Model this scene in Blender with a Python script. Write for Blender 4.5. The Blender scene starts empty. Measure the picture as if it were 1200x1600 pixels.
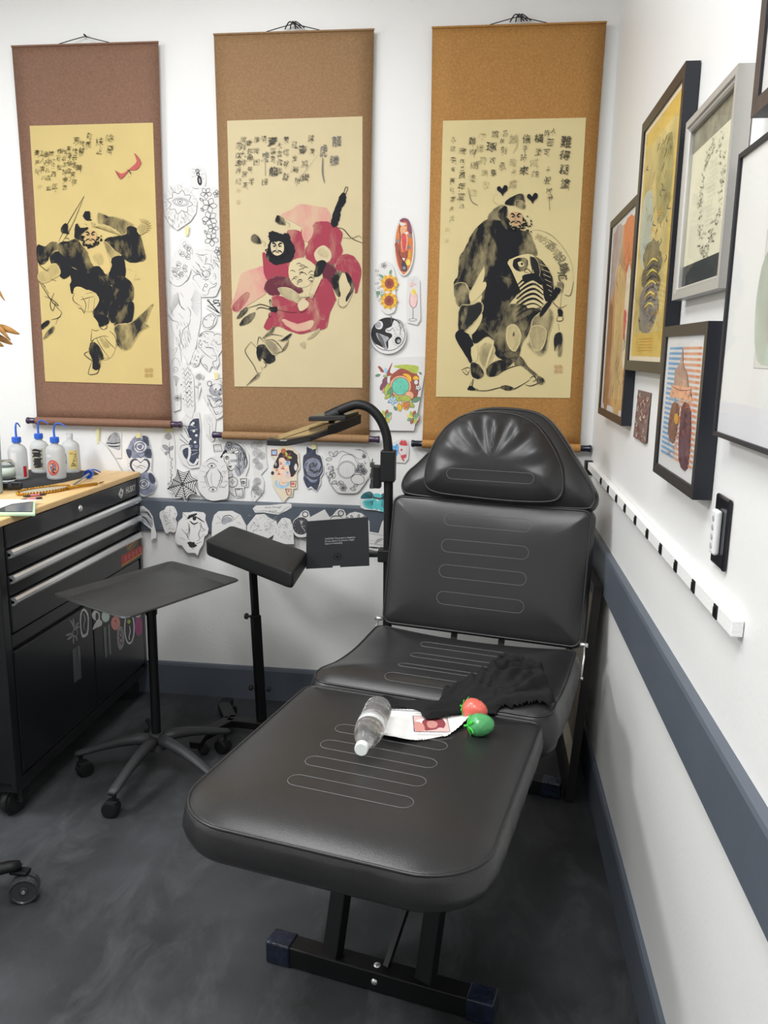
import bpy, bmesh, math, random
from mathutils import Vector, Matrix, noise
PI = math.pi
random.seed(7)
scn = bpy.context.scene
COL = scn.collection

# ------------------------------------------------------------------ camera
F, YAW, PITCH, ROLL, CX, CY, CZ = 1274.1, -0.12033, 0.196684, 0.0152794, -0.4192, -3.2424, 1.5
_f = Vector((math.sin(YAW)*math.cos(PITCH), math.cos(YAW)*math.cos(PITCH), -math.sin(PITCH)))
_r0 = Vector((math.cos(YAW), -math.sin(YAW), 0)); _u0 = _r0.cross(_f)
_r = math.cos(ROLL)*_r0 + math.sin(ROLL)*_u0
_u = -math.sin(ROLL)*_r0 + math.cos(ROLL)*_u0
cam = bpy.data.cameras.new('camera'); co = bpy.data.objects.new('camera', cam); COL.objects.link(co)
M = Matrix((( _r.x, _u.x, -_f.x, CX), (_r.y, _u.y, -_f.y, CY), (_r.z, _u.z, -_f.z, CZ), (0, 0, 0, 1)))
co.matrix_world = M
cam.sensor_fit = 'VERTICAL'; cam.sensor_height = 24.0; cam.lens = 24.0*F/1600.0
cam.clip_start = 0.05
scn.camera = co

def at(px, py, ax, val):
    """point of the photograph -> point in the room on the plane axis=val"""
    d = _f + _r*((px-600)/F) + _u*((800-py)/F)
    o = Vector((CX, CY, CZ)); t = (val-o[ax])/d[ax]
    return o + d*t

# ------------------------------------------------------------------ light, world, exposure
scn.view_settings.view_transform = 'Standard'
scn.view_settings.look = 'None'
scn.view_settings.gamma = 1.0
scn.view_settings.exposure = 0.44
w = bpy.data.worlds.new('world'); scn.world = w; w.use_nodes = True
w.node_tree.nodes['Background'].inputs[0].default_value = (0.9, 0.95, 1.0, 1)
w.node_tree.nodes['Background'].inputs[1].default_value = 0.4
CEIL = 3.05
LIGHTS = [(-1.45, -1.45, 0.60, 1.20, 21), (-0.85, -2.95, 0.60, 1.20, 34), (-3.2, -2.4, 0.6, 1.2, 62)]  # the last one is unseen, added at far left to lift the right wall
for (lx, ly, sx, sy, pw) in LIGHTS:
    l = bpy.data.lights.new('ceiling_light', 'AREA'); l.shape = 'RECTANGLE'; l.size = sx; l.size_y = sy
    l.energy = pw; l.color = (0.985, 0.99, 1.0)
    lo = bpy.data.objects.new('ceiling_light_lamp', l); COL.objects.link(lo); lo.location = (lx, ly, CEIL-0.03)

# ------------------------------------------------------------------ materials
def C(h):
    h = h.lstrip('#'); o = []
    for i in (0, 2, 4):
        c = int(h[i:i+2], 16)/255
        o.append(c/12.92 if c <= .04045 else ((c+.055)/1.055)**2.4)
    return (*o, 1)
MATS = {}
def mat(name, col, rough=.5, metal=0, spec=.5, bump=0, bscale=60, var=0, vscale=8, trans=0, ior=1.45, sss=0, alpha=1, coat=0, stretch=None, emit=0):
    if name in MATS: return MATS[name]
    m = bpy.data.materials.new(name); m.use_nodes = True; MATS[name] = m
    nt = m.node_tree; b = nt.nodes['Principled BSDF']
    c = C(col) if isinstance(col, str) else col
    b.inputs['Base Color'].default_value = c
    b.inputs['Roughness'].default_value = rough; b.inputs['Metallic'].default_value = metal
    b.inputs['Specular IOR Level'].default_value = spec; b.inputs['IOR'].default_value = ior
    b.inputs['Transmission Weight'].default_value = trans; b.inputs['Coat Weight'].default_value = coat
    b.inputs['Alpha'].default_value = alpha
    if sss:
        b.inputs['Subsurface Weight'].default_value = sss; b.inputs['Subsurface Radius'].default_value = (.02, .02, .02)
        b.inputs['Subsurface Scale'].default_value = .5
    tc = nt.nodes.new('ShaderNodeTexCoord'); src = tc.outputs['Object']
    if stretch:
        mp = nt.nodes.new('ShaderNodeMapping'); mp.inputs['Scale'].default_value = stretch
        nt.links.new(src, mp.inputs[0]); src = mp.outputs[0]
    n = nt.nodes.new('ShaderNodeTexNoise'); n.inputs['Scale'].default_value = vscale; n.inputs['Detail'].default_value = 5
    nt.links.new(src, n.inputs['Vector'])
    r = nt.nodes.new('ShaderNodeValToRGB'); v = var if var else .03
    r.color_ramp.elements[0].position = .3; r.color_ramp.elements[1].position = .7
    r.color_ramp.elements[0].color = (c[0]*(1-v), c[1]*(1-v), c[2]*(1-v), 1)
    r.color_ramp.elements[1].color = (min(1, c[0]*(1+v)), min(1, c[1]*(1+v)), min(1, c[2]*(1+v)), 1)
    nt.links.new(n.outputs[0], r.inputs[0]); nt.links.new(r.outputs[0], b.inputs['Base Color'])
    if bump:
        n2 = nt.nodes.new('ShaderNodeTexNoise'); n2.inputs['Scale'].default_value = bscale; n2.inputs['Detail'].default_value = 4
        nt.links.new(src, n2.inputs['Vector'])
        bp = nt.nodes.new('ShaderNodeBump'); bp.inputs['Strength'].default_value = bump; bp.inputs['Distance'].default_value = .004
        nt.links.new(n2.outputs[0], bp.inputs['Height']); nt.links.new(bp.outputs[0], b.inputs['Normal'])
    return m
def ink_mat(name, paper, ink, lo=.25, hi=1.25, scale=14, stretch=(1, 1, .45)):
    """brush wash: the share of ink follows a per-vertex density and a streaky noise"""
    if name in MATS: return MATS[name]
    m = bpy.data.materials.new(name); m.use_nodes = True; MATS[name] = m
    nt = m.node_tree; b = nt.nodes['Principled BSDF']; b.inputs['Roughness'].default_value = .85
    b.inputs['Specular IOR Level'].default_value = .2
    tc = nt.nodes.new('ShaderNodeTexCoord'); mp = nt.nodes.new('ShaderNodeMapping')
    mp.inputs['Scale'].default_value = stretch; mp.inputs['Rotation'].default_value = (0, .5, 0)
    nt.links.new(tc.outputs['Object'], mp.inputs[0])
    n = nt.nodes.new('ShaderNodeTexNoise'); n.inputs['Scale'].default_value = scale; n.inputs['Detail'].default_value = 7
    n.inputs['Roughness'].default_value = .6
    nt.links.new(mp.outputs[0], n.inputs['Vector'])
    mr = nt.nodes.new('ShaderNodeMapRange'); mr.inputs['From Min'].default_value = .3; mr.inputs['From Max'].default_value = .62
    mr.inputs['To Min'].default_value = lo; mr.inputs['To Max'].default_value = hi
    nt.links.new(n.outputs[0], mr.inputs['Value'])
    a = nt.nodes.new('ShaderNodeAttribute'); a.attribute_name = 'wash'
    mu = nt.nodes.new('ShaderNodeMath'); mu.operation = 'MULTIPLY'; mu.use_clamp = True
    nt.links.new(a.outputs['Fac'], mu.inputs[0]); nt.links.new(mr.outputs[0], mu.inputs[1])
    mx = nt.nodes.new('ShaderNodeMix'); mx.data_type = 'RGBA'
    mx.inputs[6].default_value = C(paper); mx.inputs[7].default_value = C(ink)
    nt.links.new(mu.outputs[0], mx.inputs[0]); nt.links.new(mx.outputs[2], b.inputs['Base Color'])
    return m

m_wall = mat('wall_paint', '#ebebe9', .42, bump=.12, bscale=90, var=.012, vscale=3)
m_slate = mat('slate_paint', '#575e68', .4, bump=.08, bscale=60, var=.05, vscale=5)
m_white = mat('white_paint', '#ededea', .5)
m_leather = mat('black_leather', '#262627', .30, bump=.10, bscale=420, var=.12, vscale=5, spec=.6)
m_vinylpad = mat('black_vinyl', '#1d1e1e', .55, bump=.15, bscale=300, spec=.4)
m_steel = mat('black_steel', '#0d0e10', .4, bump=.05, bscale=200)
m_plastic = mat('black_plastic', '#101113', .5, bump=.05, bscale=150)
m_dark = mat('dark_grey_plastic', '#323335', .55, bump=.2, bscale=300, var=.1)
m_chrome = mat('chrome', '#e4e5e6', .26, .8)
m_rubber = mat('rubber', '#17181a', .6)
m_stitch = mat('stitching_thread', '#6f6f6f', .7)
m_wood = mat('maple_top', '#e0bd86', .45, var=.13, vscale=5, stretch=(14, 1.2, 14))
m_paper = mat('drawing_paper', '#e0dfdd', .8, var=.01)
m_cream = mat('cream_paper', '#e6d9c0', .8)
m_tape = mat('masking_tape', '#e3dca6', .7)
m_ink = mat('black_ink', '#2a2a2c', .7)
m_pencil = mat('pencil_grey', '#66676a', .8)
m_faint = mat('faint_pencil', '#969799', .8)
m_grey = mat('grey_tone', '#a4a5aa', .8, var=.25, vscale=60)
m_blue_ink = mat('blue_black_ink', '#454a5c', .8, var=.35, vscale=50)
m_blue_mid = mat('blue_grey_tone', '#8d92a5', .8, var=.25, vscale=50)

# ------------------------------------------------------------------ builders
def finish(name, bm, mats, parent=None, smooth=False, wash=None, local=False, bevel=0):
    me = bpy.data.meshes.new(name)
    if not isinstance(mats, (list, tuple)): mats = [mats]
    bm.normal_update(); bm.to_mesh(me); bm.free()
    for m in mats: me.materials.append(m)
    if smooth:
        for p in me.polygons: p.use_smooth = True
        if smooth != True: me.set_sharp_from_angle(angle=math.radians(smooth))
    if wash is not None:
        at_ = me.attributes.new('wash', 'FLOAT', 'POINT'); at_.data.foreach_set('value', wash)
    o = bpy.data.objects.new(name, me); COL.objects.link(o)
    if parent is not None:
        o.parent = parent
        if not local:
            o.matrix_parent_inverse = root_matrix(parent).inverted()
    elif not local:
        vs = [v.co for v in me.vertices]
        mn = Vector([min(v[i] for v in vs) for i in range(3)]); mx = Vector([max(v[i] for v in vs) for i in range(3)])
        c = Vector(((mn.x+mx.x)/2, (mn.y+mx.y)/2, mn.z)); me.transform(Matrix.Translation(-c)); o.location = c
    if bevel:
        md = o.modifiers.new('bevel', 'BEVEL'); md.width = bevel; md.segments = 2; md.limit_method = 'ANGLE'; md.angle_limit = math.radians(40)
    return o
def root_matrix(o):
    m = Matrix.LocRotScale(o.location, o.rotation_euler, o.scale)
    if o.parent: m = root_matrix(o.parent) @ o.matrix_parent_inverse @ m
    return m
def empty(name, loc, rz=0):
    o = bpy.data.objects.new(name, None); COL.objects.link(o); o.location = loc; o.rotation_euler = (0, 0, rz)
    o.empty_display_size = .1
    return o
def tag(o, label, cat, group=None):
    o['label'] = label; o['category'] = cat
    if group: o['group'] = group
    return o
def stru(o): o['kind'] = 'structure'; return o
def box(bm, x0, x1, y0, y1, z0, z1, mi=0, M=None):
    vs = [bm.verts.new((x, y, z)) for x in (x0, x1) for y in (y0, y1) for z in (z0, z1)]
    if M is not None:
        for v in vs: v.co = M @ v.co
    fs = []
    for a in ((0, 1, 3, 2), (4, 6, 7, 5), (0, 4, 5, 1), (2, 3, 7, 6), (0, 2, 6, 4), (1, 5, 7, 3)):
        f = bm.faces.new([vs[i] for i in a]); f.material_index = mi; fs.append(f)
    bmesh.ops.recalc_face_normals(bm, faces=fs)
def bar(bm, a, b, w, h, mi=0, up=Vector((0, 0, 1))):
    """rectangular bar between two points"""
    a = Vector(a); b = Vector(b); d = (b-a); L = d.length; d.normalize()
    s = d.cross(up)
    if s.length < 1e-4: s = d.cross(Vector((0, 1, 0)))
    s.normalize(); t = s.cross(d)
    M = Matrix(((d.x, s.x, t.x, a.x), (d.y, s.y, t.y, a.y), (d.z, s.z, t.z, a.z), (0, 0, 0, 1)))
    box(bm, 0, L, -w/2, w/2, -h/2, h/2, mi, M)
def smooth_path(pts, n=6, closed=False):
    P = [Vector(p) for p in pts]; m = len(P); out = []
    rng = m if closed else m-1
    for i in range(rng):
        p0 = P[(i-1) % m] if closed or i > 0 else P[0]
        p1 = P[i]; p2 = P[(i+1) % m]
        p3 = P[(i+2) % m] if closed or i+2 < m else P[-1]
        for k in range(n):
            t = k/n
            out.append(.5*((2*p1)+(-p0+p2)*t+(2*p0-5*p1+4*p2-p3)*t*t+(-p0+3*p1-3*p2+p3)*t**3))
    if not closed: out.append(P[-1])
    return out
def tube(bm, pts, r, n=12, mi=0, closed=False, cap=True):
    pts = [Vector(p) for p in pts]; rs = r if isinstance(r, (list, tuple)) else [r]*len(pts)
    rings = []; prev = None
    for i, p in enumerate(pts):
        if closed: d = pts[(i+1) % len(pts)]-pts[i-1]
        else: d = pts[min(i+1, len(pts)-1)]-pts[max(i-1, 0)]
        if d.length < 1e-9: d = Vector((0, 0, 1))
        d.normalize()
        if prev is None:
            s = d.cross(Vector((0, 0, 1)))
            if s.length < .1: s = d.cross(Vector((0, 1, 0)))
        else: s = prev - d*prev.dot(d)
        s.normalize(); prev = s; t = d.cross(s)
        rings.append([bm.verts.new(p+(s*math.cos(2*PI*k/n)+t*math.sin(2*PI*k/n))*rs[i]) for k in range(n)])
    m = len(rings)
    for i in range(m if closed else m-1):
        A, B = rings[i], rings[(i+1) % m]
        for k in range(n):
            f = bm.faces.new((A[k], A[(k+1) % n], B[(k+1) % n], B[k])); f.material_index = mi
    if cap and not closed:
        f = bm.faces.new(rings[0]); f.material_index = mi
        f = bm.faces.new(rings[-1][::-1]); f.material_index = mi
def lathe(bm, prof, M=None, n=32, mi=0):
    """profile of (r, z) pairs turned about z"""
    rings = []
    for (r, z) in prof:
        if r < 1e-6: v = bm.verts.new((0, 0, z)); rings.append([v])
        else: rings.append([bm.verts.new((r*math.cos(2*PI*k/n), r*math.sin(2*PI*k/n), z)) for k in range(n)])
    if M is not None:
        for R in rings:
            for v in R: v.co = M @ v.co
    for A, B in zip(rings, rings[1:]):
        for k in range(n):
            k2 = (k+1) % n
            if len(A) == 1 and len(B) == 1: continue
            if len(A) == 1: f = bm.faces.new((A[0], B[k2], B[k]))
            elif len(B) == 1: f = bm.faces.new((A[k], A[k2], B[0]))
            else: f = bm.faces.new((A[k], A[k2], B[k2], B[k]))
            f.material_index = mi
def T(x, y, z): return Matrix.Translation((x, y, z))
def aim(p, d):
    """matrix that puts local z along d at p"""
    d = Vector(d).normalized(); q = Vector((0, 0, 1)).rotation_difference(d)
    return Matrix.Translation(p) @ q.to_matrix().to_4x4()
def prism(bm, pts, fn, mi=0, depth=.001):
    """flat sheet from 2D points, given a little thickness; fn(x,y,layer_depth)->Vector"""
    a = [bm.verts.new(fn(p[0], p[1], 0)) for p in pts]
    b = [bm.verts.new(fn(p[0], p[1], -depth)) for p in pts]
    fs = [bm.faces.new(a), bm.faces.new(b[::-1])]
    n = len(pts)
    for i in range(n): fs.append(bm.faces.new((a[i], b[i], b[(i+1) % n], a[(i+1) % n])))
    for f in fs: f.material_index = mi
    bmesh.ops.recalc_face_normals(bm, faces=fs)

_glyph = {}
def glyph(ch, bold=.0, shear=0):
    k = (ch, bold, shear)
    if k not in _glyph:
        cu = bpy.data.curves.new('lettering', 'FONT'); cu.body = ch; cu.size = 1; cu.offset = bold; cu.shear = shear
        cu.resolution_u = 2
        ob = bpy.data.objects.new('lettering', cu); COL.objects.link(ob)
        bpy.context.view_layer.update()
        me = ob.to_mesh()
        _glyph[k] = ([(v.co.x, v.co.y) for v in me.vertices], [tuple(p.vertices) for p in me.polygons])
        ob.to_mesh_clear(); bpy.data.objects.remove(ob); bpy.data.curves.remove(cu)
    return _glyph[k]

class Art:
    """flat artwork: sheet, fills, strokes and lettering in one mesh; coordinates in any 2D frame mapped by fn(x, y, lift)"""
    def __init__(s, fn, unit=1.0):
        s.bm = bmesh.new(); s.fn = fn; s.mats = []; s.lift = 0; s.hold = False; s.wash = {}; s.unit = unit
    def mi(s, m):
        if m not in s.mats: s.mats.append(m)
        return s.mats.index(m)
    def up(s):
        if not s.hold: s.lift += .000015
    def sheet(s, pts, m, depth=.0006, rnd=False):
        if rnd: pts = smooth_path([(p[0], p[1], 0) for p in pts], 5, True)
        prism(s.bm, pts, s.fn, s.mi(m), depth); s.lift += .0002
    def fill(s, pts, m, sm=4, jit=0, w=1.0):
        s.up()
        if sm: pts = smooth_path([(p[0], p[1], 0) for p in pts], sm, True)
        vs = []
        for p in pts:
            x, y = p[0]+random.uniform(-jit, jit), p[1]+random.uniform(-jit, jit)
            v = s.bm.verts.new(s.fn(x, y, s.lift)); vs.append(v); s.wash[v] = w
        try: f = s.bm.faces.new(vs); f.material_index = s.mi(m)
        except ValueError: pass
    def blob(s, pts, m, e=2.0, sm=4, jit=.5, w0=None, w1=1.0):
        """brush wash: soft rim e wide"""
        s.up(); P = smooth_path([(p[0], p[1], 0) for p in pts], sm, True); n = len(P)
        P = [p+Vector((random.uniform(-jit, jit), random.uniform(-jit, jit), 0)) for p in P]
        if w0 is None: w0 = .12 if ('grey' in m.name or 'pale' in m.name) else .8
        ar = sum(P[i].x*P[(i+1) % n].y-P[(i+1) % n].x*P[i].y for i in range(n)); sg = 1 if ar > 0 else -1
        I = []; Q = []
        for i in range(n):
            d = P[(i+2) % n]-P[i-2]; d = Vector((-d.y, d.x, 0))*sg
            if d.length > 0: d.normalize()
            I.append(P[i]+d*e*random.uniform(.15, .7)); Q.append(P[i]-d*e*.45)
        a = [s.bm.verts.new(s.fn(p.x, p.y, s.lift)) for p in Q]; b = [s.bm.verts.new(s.fn(p.x, p.y, s.lift+.000005)) for p in I]
        for v in a: s.wash[v] = w0
        for v in b: s.wash[v] = w1*random.uniform(.75, 1.1)
        k = s.mi(m)
        for i in range(n):
            f = s.bm.faces.new((a[i], a[(i+1) % n], b[(i+1) % n], b[i])); f.material_index = k
        f = s.bm.faces.new(b); f.material_index = k
    def stroke(s, pts, m, w=.7, sm=4, taper=True, wash=1.0):
        s.up(); w *= 1.15; P = smooth_path([(p[0], p[1], 0) for p in pts], sm) if len(pts) > 2 else [Vector((p[0], p[1], 0)) for p in pts]
        n = len(P); prev = None; k = s.mi(m); w *= s.unit
        for i, p in enumerate(P):
            d = P[min(i+1, n-1)]-P[max(i-1, 0)]
            d = Vector((-d.y, d.x, 0)); d = d.normalized() if d.length > 0 else Vector((1, 0, 0))
            t = i/(n-1); ww = w*(.35+.65*math.sin(PI*min(max(t, .05), .95))) if taper else w
            a = s.bm.verts.new(s.fn(*(p+d*ww/2).xy, s.lift)); b = s.bm.verts.new(s.fn(*(p-d*ww/2).xy, s.lift))
            s.wash[a] = s.wash[b] = wash
            if prev:
                f = s.bm.faces.new((prev[0], a, b, prev[1])); f.material_index = k
            prev = (a, b)
    def ell(s, cx, cy, rx, ry, m, rot=0, n=20, ring=0):
        c, sn = math.cos(rot), math.sin(rot)
        P = [(cx+rx*math.cos(2*PI*i/n)*c-ry*math.sin(2*PI*i/n)*sn, cy+rx*math.cos(2*PI*i/n)*sn+ry*math.sin(2*PI*i/n)*c) for i in range(n)]
        if ring: s.stroke(P+[P[0]], m, ring, sm=1, taper=False)
        else: s.fill(P, m, 0)
    def petal(s, cx, cy, L, W, ang, m, line=.5, fillm=None):
        c, sn = math.cos(ang), math.sin(ang)
        q = [(0, 0), (L*.35, W*.5), (L*.75, W*.45), (L, 0), (L*.75, -W*.45), (L*.35, -W*.5), (0, 0)]
        q = [(cx+x*c-y*sn, cy+x*sn+y*c) for x, y in q]
        if fillm: s.fill(q[:-1], fillm, 3)
        if m: s.stroke(q, m, line, 3, False)
    def flower(s, cx, cy, r, m, n=5, line=.5, a0=0, fillm=None, centre=None):
        for i in range(n): s.petal(cx, cy, r, r*.62, a0+2*PI*i/n, m, line, fillm)
        s.ell(cx, cy, r*.16, r*.16, centre or m, n=8)
    def rose(s, cx, cy, r, m, fillm=None, line=.55, dark=None):
        if fillm: s.ell(cx, cy, r, r*.95, fillm, n=18)
        for k in range(5):
            rr = r*(1-.19*k); 
            for j in range(3):
                a = k*1.1+j*2.1
                s.stroke([(cx+rr*math.cos(a+t)*(1+.1*math.sin(3*t)), cy+rr*math.sin(a+t)*.92) for t in (0, .5, 1.0, 1.5, 1.9)], dark if (dark and k % 2) else m, line*(1+(.8 if dark and k % 2 else 0)), 3)
        s.ell(cx, cy, r*.1, r*.1, m, n=8)
    def leaf(s, cx, cy, L, ang, m, fillm=None, line=.5):
        s.petal(cx, cy, L, L*.45, ang, m, line, fillm)
        s.stroke([(cx, cy), (cx+L*.9*math.cos(ang), cy+L*.9*math.sin(ang))], m, line*.7)
    def hatch(s, x0, y0, x1, y1, n, m, L=5, line=.4, ang=None, sp=.5):
        for i in range(n):
            x = random.uniform(x0, x1); y = random.uniform(y0, y1)
            a = (ang if ang is not None else random.uniform(0, PI*2))+random.uniform(-sp, sp); c = random.uniform(-1, 1)
            l = L*random.uniform(.5, 1.2)
            s.stroke([(x, y), (x+l*.5*math.cos(a)-c*math.sin(a), y+l*.5*math.sin(a)+c*math.cos(a)), (x+l*math.cos(a), y+l*math.sin(a))], m, line, 3)
    def eye(s, cx, cy, w_, m, line=.6, rot=0, fillm=None):
        h = w_*.32; c, sn = math.cos(rot), math.sin(rot)
        R = lambda q: [(cx+x*c-y*sn, cy+x*sn+y*c) for x, y in q]
        s.stroke(R([(-w_/2, 0), (-w_*.2, -h*.8), (w_*.2, -h*.8), (w_/2, h*.1)]), m, line*1.5)
        s.stroke(R([(-w_/2, 0), (-w_*.2, h*.6), (w_*.2, h*.6), (w_/2, h*.1)]), m, line)
        s.ell(cx, cy, w_*.13, w_*.13, fillm or m, n=10)
    def text(s, st, x, y, size, m, bold=0, rot=0, sx=1, shear=0, jit=0, center=True, adv=None):
        """lettering; frame y grows downward like the photograph"""
        s.up(); V, P = glyph(st, bold, shear)
        if not V: return
        k = s.mi(m); mx = max(v[0] for v in V); mn = min(v[0] for v in V); my = max(v[1] for v in V); ny = min(v[1] for v in V)
        ox, oy = ((mx+mn)/2, (my+ny)/2) if center else (0, 0)
        c, sn = math.cos(rot), math.sin(rot); vs = []
        for (a, b) in V:
            a = (a-ox)*size*sx; b = -(b-oy)*size
            if jit: 
                q = noise.noise(Vector((a*.9+x, b*.9+y, 0)))*jit; q2 = noise.noise(Vector((a*.9+x+9, b*.9+y, 5)))*jit; a += q; b += q2
            v = s.bm.verts.new(s.fn(x+a*c-b*sn, y+a*sn+b*c, s.lift)); s.wash[v] = 1.0; vs.append(v)
        for f in P:
            try: g = s.bm.faces.new([vs[i] for i in f]); g.material_index = k
            except ValueError: pass
    def done(s, name, parent=None, local=False):
        wv = [s.wash.get(v, 0.0) for v in s.bm.verts]
        bm = s.bm
        return finish(name, bm, s.mats, parent, wash=wv, local=local)

# ------------------------------------------------------------------ room shell
def slab(name, x0, x1, y0, y1, z0, z1, m):
    bm = bmesh.new(); box(bm, x0, x1, y0, y1, z0, z1); return stru(finish(name, bm, m))
XL, YF = -4.2, -5.6
m_floor = mat('floor_epoxy', '#393b3d', .48, bump=.3, bscale=26, var=.42, vscale=3.2, spec=.35)
nt = m_floor.node_tree   # scratches and scuffs worn into the floor
tc = nt.nodes.new('ShaderNodeTexCoord'); mp = nt.nodes.new('ShaderNodeMapping'); mp.inputs['Scale'].default_value = (1, .55, 1); mp.inputs['Rotation'].default_value = (0, 0, .6)
nz = nt.nodes.new('ShaderNodeTexNoise'); nz.inputs['Scale'].default_value = 7; nz.inputs['Detail'].default_value = 12; nz.inputs['Roughness'].default_value = .68; nz.inputs['Distortion'].default_value = .5
rp = nt.nodes.new('ShaderNodeValToRGB'); rp.color_ramp.elements[0].position = .48; rp.color_ramp.elements[1].position = .72
rp.color_ramp.elements[0].color = (0, 0, 0, 1); rp.color_ramp.elements[1].color = (.55, .55, .55, 1)
b = nt.nodes['Principled BSDF']; old = b.inputs['Base Color'].links[0].from_socket
mx = nt.nodes.new('ShaderNodeMix'); mx.data_type = 'RGBA'; mx.inputs[7].default_value = C('#5b5e60')
nt.links.new(tc.outputs['Object'], mp.inputs[0]); nt.links.new(mp.outputs[0], nz.inputs['Vector']); nt.links.new(nz.outputs[0], rp.inputs[0])
nt.links.new(rp.outputs[0], mx.inputs[0]); nt.links.new(old, mx.inputs[6]); nt.links.new(mx.outputs[2], b.inputs['Base Color'])
slab('floor', XL, 0.1, YF, 0.1, -.1, 0, m_floor)
slab('wall_back', XL, 0.1, 0, .1, 0, CEIL, m_wall)
slab('wall_right', 0, .1, YF, 0, 0, CEIL, m_wall)
slab('wall_left', XL-.1, XL, YF, .1, 0, CEIL, m_wall)
slab('wall_front', XL-.1, .1, YF-.1, YF, 0, CEIL, m_wall)
slab('ceiling', XL-.1, .1, YF-.1, .1, CEIL, CEIL+.1, m_white)
def profile_trim(name, along, a0, a1, prof, m):
    """moulding of constant section; prof = (distance from wall, z)"""
    bm = bmesh.new(); R = []
    for t in (a0, a1):
        R.append([bm.verts.new((t, -d, z) if along == 'x' else (-d, t, z)) for d, z in prof])
    n = len(prof)
    for i in range(n): bm.faces.new((R[0][i], R[0][(i+1) % n], R[1][(i+1) % n], R[1][i]))
    bm.faces.new(R[0]); bm.faces.new(R[1][::-1]); bmesh.ops.recalc_face_normals(bm, faces=bm.faces[:])
    return stru(finish(name, bm, m))
rail = [(0, .735), (.018, .735), (.020, .738), (.020, .862), (.017, .870), (.0, .873)]
base = [(0, 0), (.014, 0), (.014, .132), (.010, .143), (0, .147)]
profile_trim('trim_1', 'x', XL, 0, rail, m_slate)
profile_trim('trim_2', 'y', YF, -.020, rail, m_slate)
profile_trim('baseboard_back', 'x', XL, 0, base, m_slate)
profile_trim('baseboard_right', 'y', YF, -.014, base, m_slate)
m_diff = mat('light_diffuser', '#ffffff', .6)
for i, (lx, ly, sx, sy, pw) in enumerate(LIGHTS):
    e = empty('ceiling_light', (lx, ly, CEIL-.02))
    tag(e, ['flush white ceiling light panel above the tattoo chair and tray stand', 'flush white ceiling light panel nearest the front wall', 'unseen ceiling light panel added at the far left to brighten the right wall'][i], 'ceiling light', 'white ceiling light panels')
    bm = bmesh.new()
    for (a, b_, c, d) in ((lx-sx/2-.03, lx+sx/2+.03, ly-sy/2-.03, ly-sy/2), (lx-sx/2-.03, lx+sx/2+.03, ly+sy/2, ly+sy/2+.03), (lx-sx/2-.03, lx-sx/2, ly-sy/2, ly+sy/2), (lx+sx/2, lx+sx/2+.03, ly-sy/2, ly+sy/2)):
        box(bm, a, b_, c, d, CEIL-.03, CEIL)
    finish('frame', bm, m_white, e)
    bm = bmesh.new(); box(bm, lx-sx/2, lx+sx/2, ly-sy/2, ly+sy/2, CEIL-.015, CEIL-.002); finish('diffuser', bm, m_diff, e)

# ------------------------------------------------------------------ tattoo chair
ANG = math.radians(-12.64)
chair = empty('tattoo_chair', (-.6265, -1.578, 0), ANG)
tag(chair, 'black leather reclining tattoo chair with raised backrest and long leg rest', 'tattoo chair')
CM = Matrix.LocRotScale(chair.location, chair.rotation_euler, None)
def rrect(x0, x1, y0, y1, rf, rb, n=10):
    """rounded rectangle: front corner radius rf (y0 side), back radius rb"""
    P = []
    for (cx, cy, r, a0) in ((x1-rf, y0+rf, rf, -PI/2), (x1-rb, y1-rb, rb, 0), (x0+rb, y1-rb, rb, PI/2), (x0+rf, y0+rf, rf, PI)):
        for i in range(n+1):
            a = a0+PI/2*i/n; P.append((cx+r*math.cos(a), cy+r*math.sin(a)))
    out = []      # refine the long sides
    for i in range(len(P)):
        a, b = P[i], P[(i+1) % len(P)]; d = math.hypot(b[0]-a[0], b[1]-a[1]); k = max(1, int(d/.03))
        for j in range(k): out.append((a[0]+(b[0]-a[0])*j/k, a[1]+(b[1]-a[1])*j/k))
    return out
def edge_dist(p, O):
    m = 9
    for i in range(len(O)):
        ax, ay = O[i]; bx, by = O[(i+1) % len(O)]; dx, dy = bx-ax, by-ay; L = dx*dx+dy*dy
        t = max(0, min(1, ((p[0]-ax)*dx+(p[1]-ay)*dy)/L)) if L > 0 else 0
        m = min(m, math.hypot(p[0]-ax-t*dx, p[1]-ay-t*dy))
    return m
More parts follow.
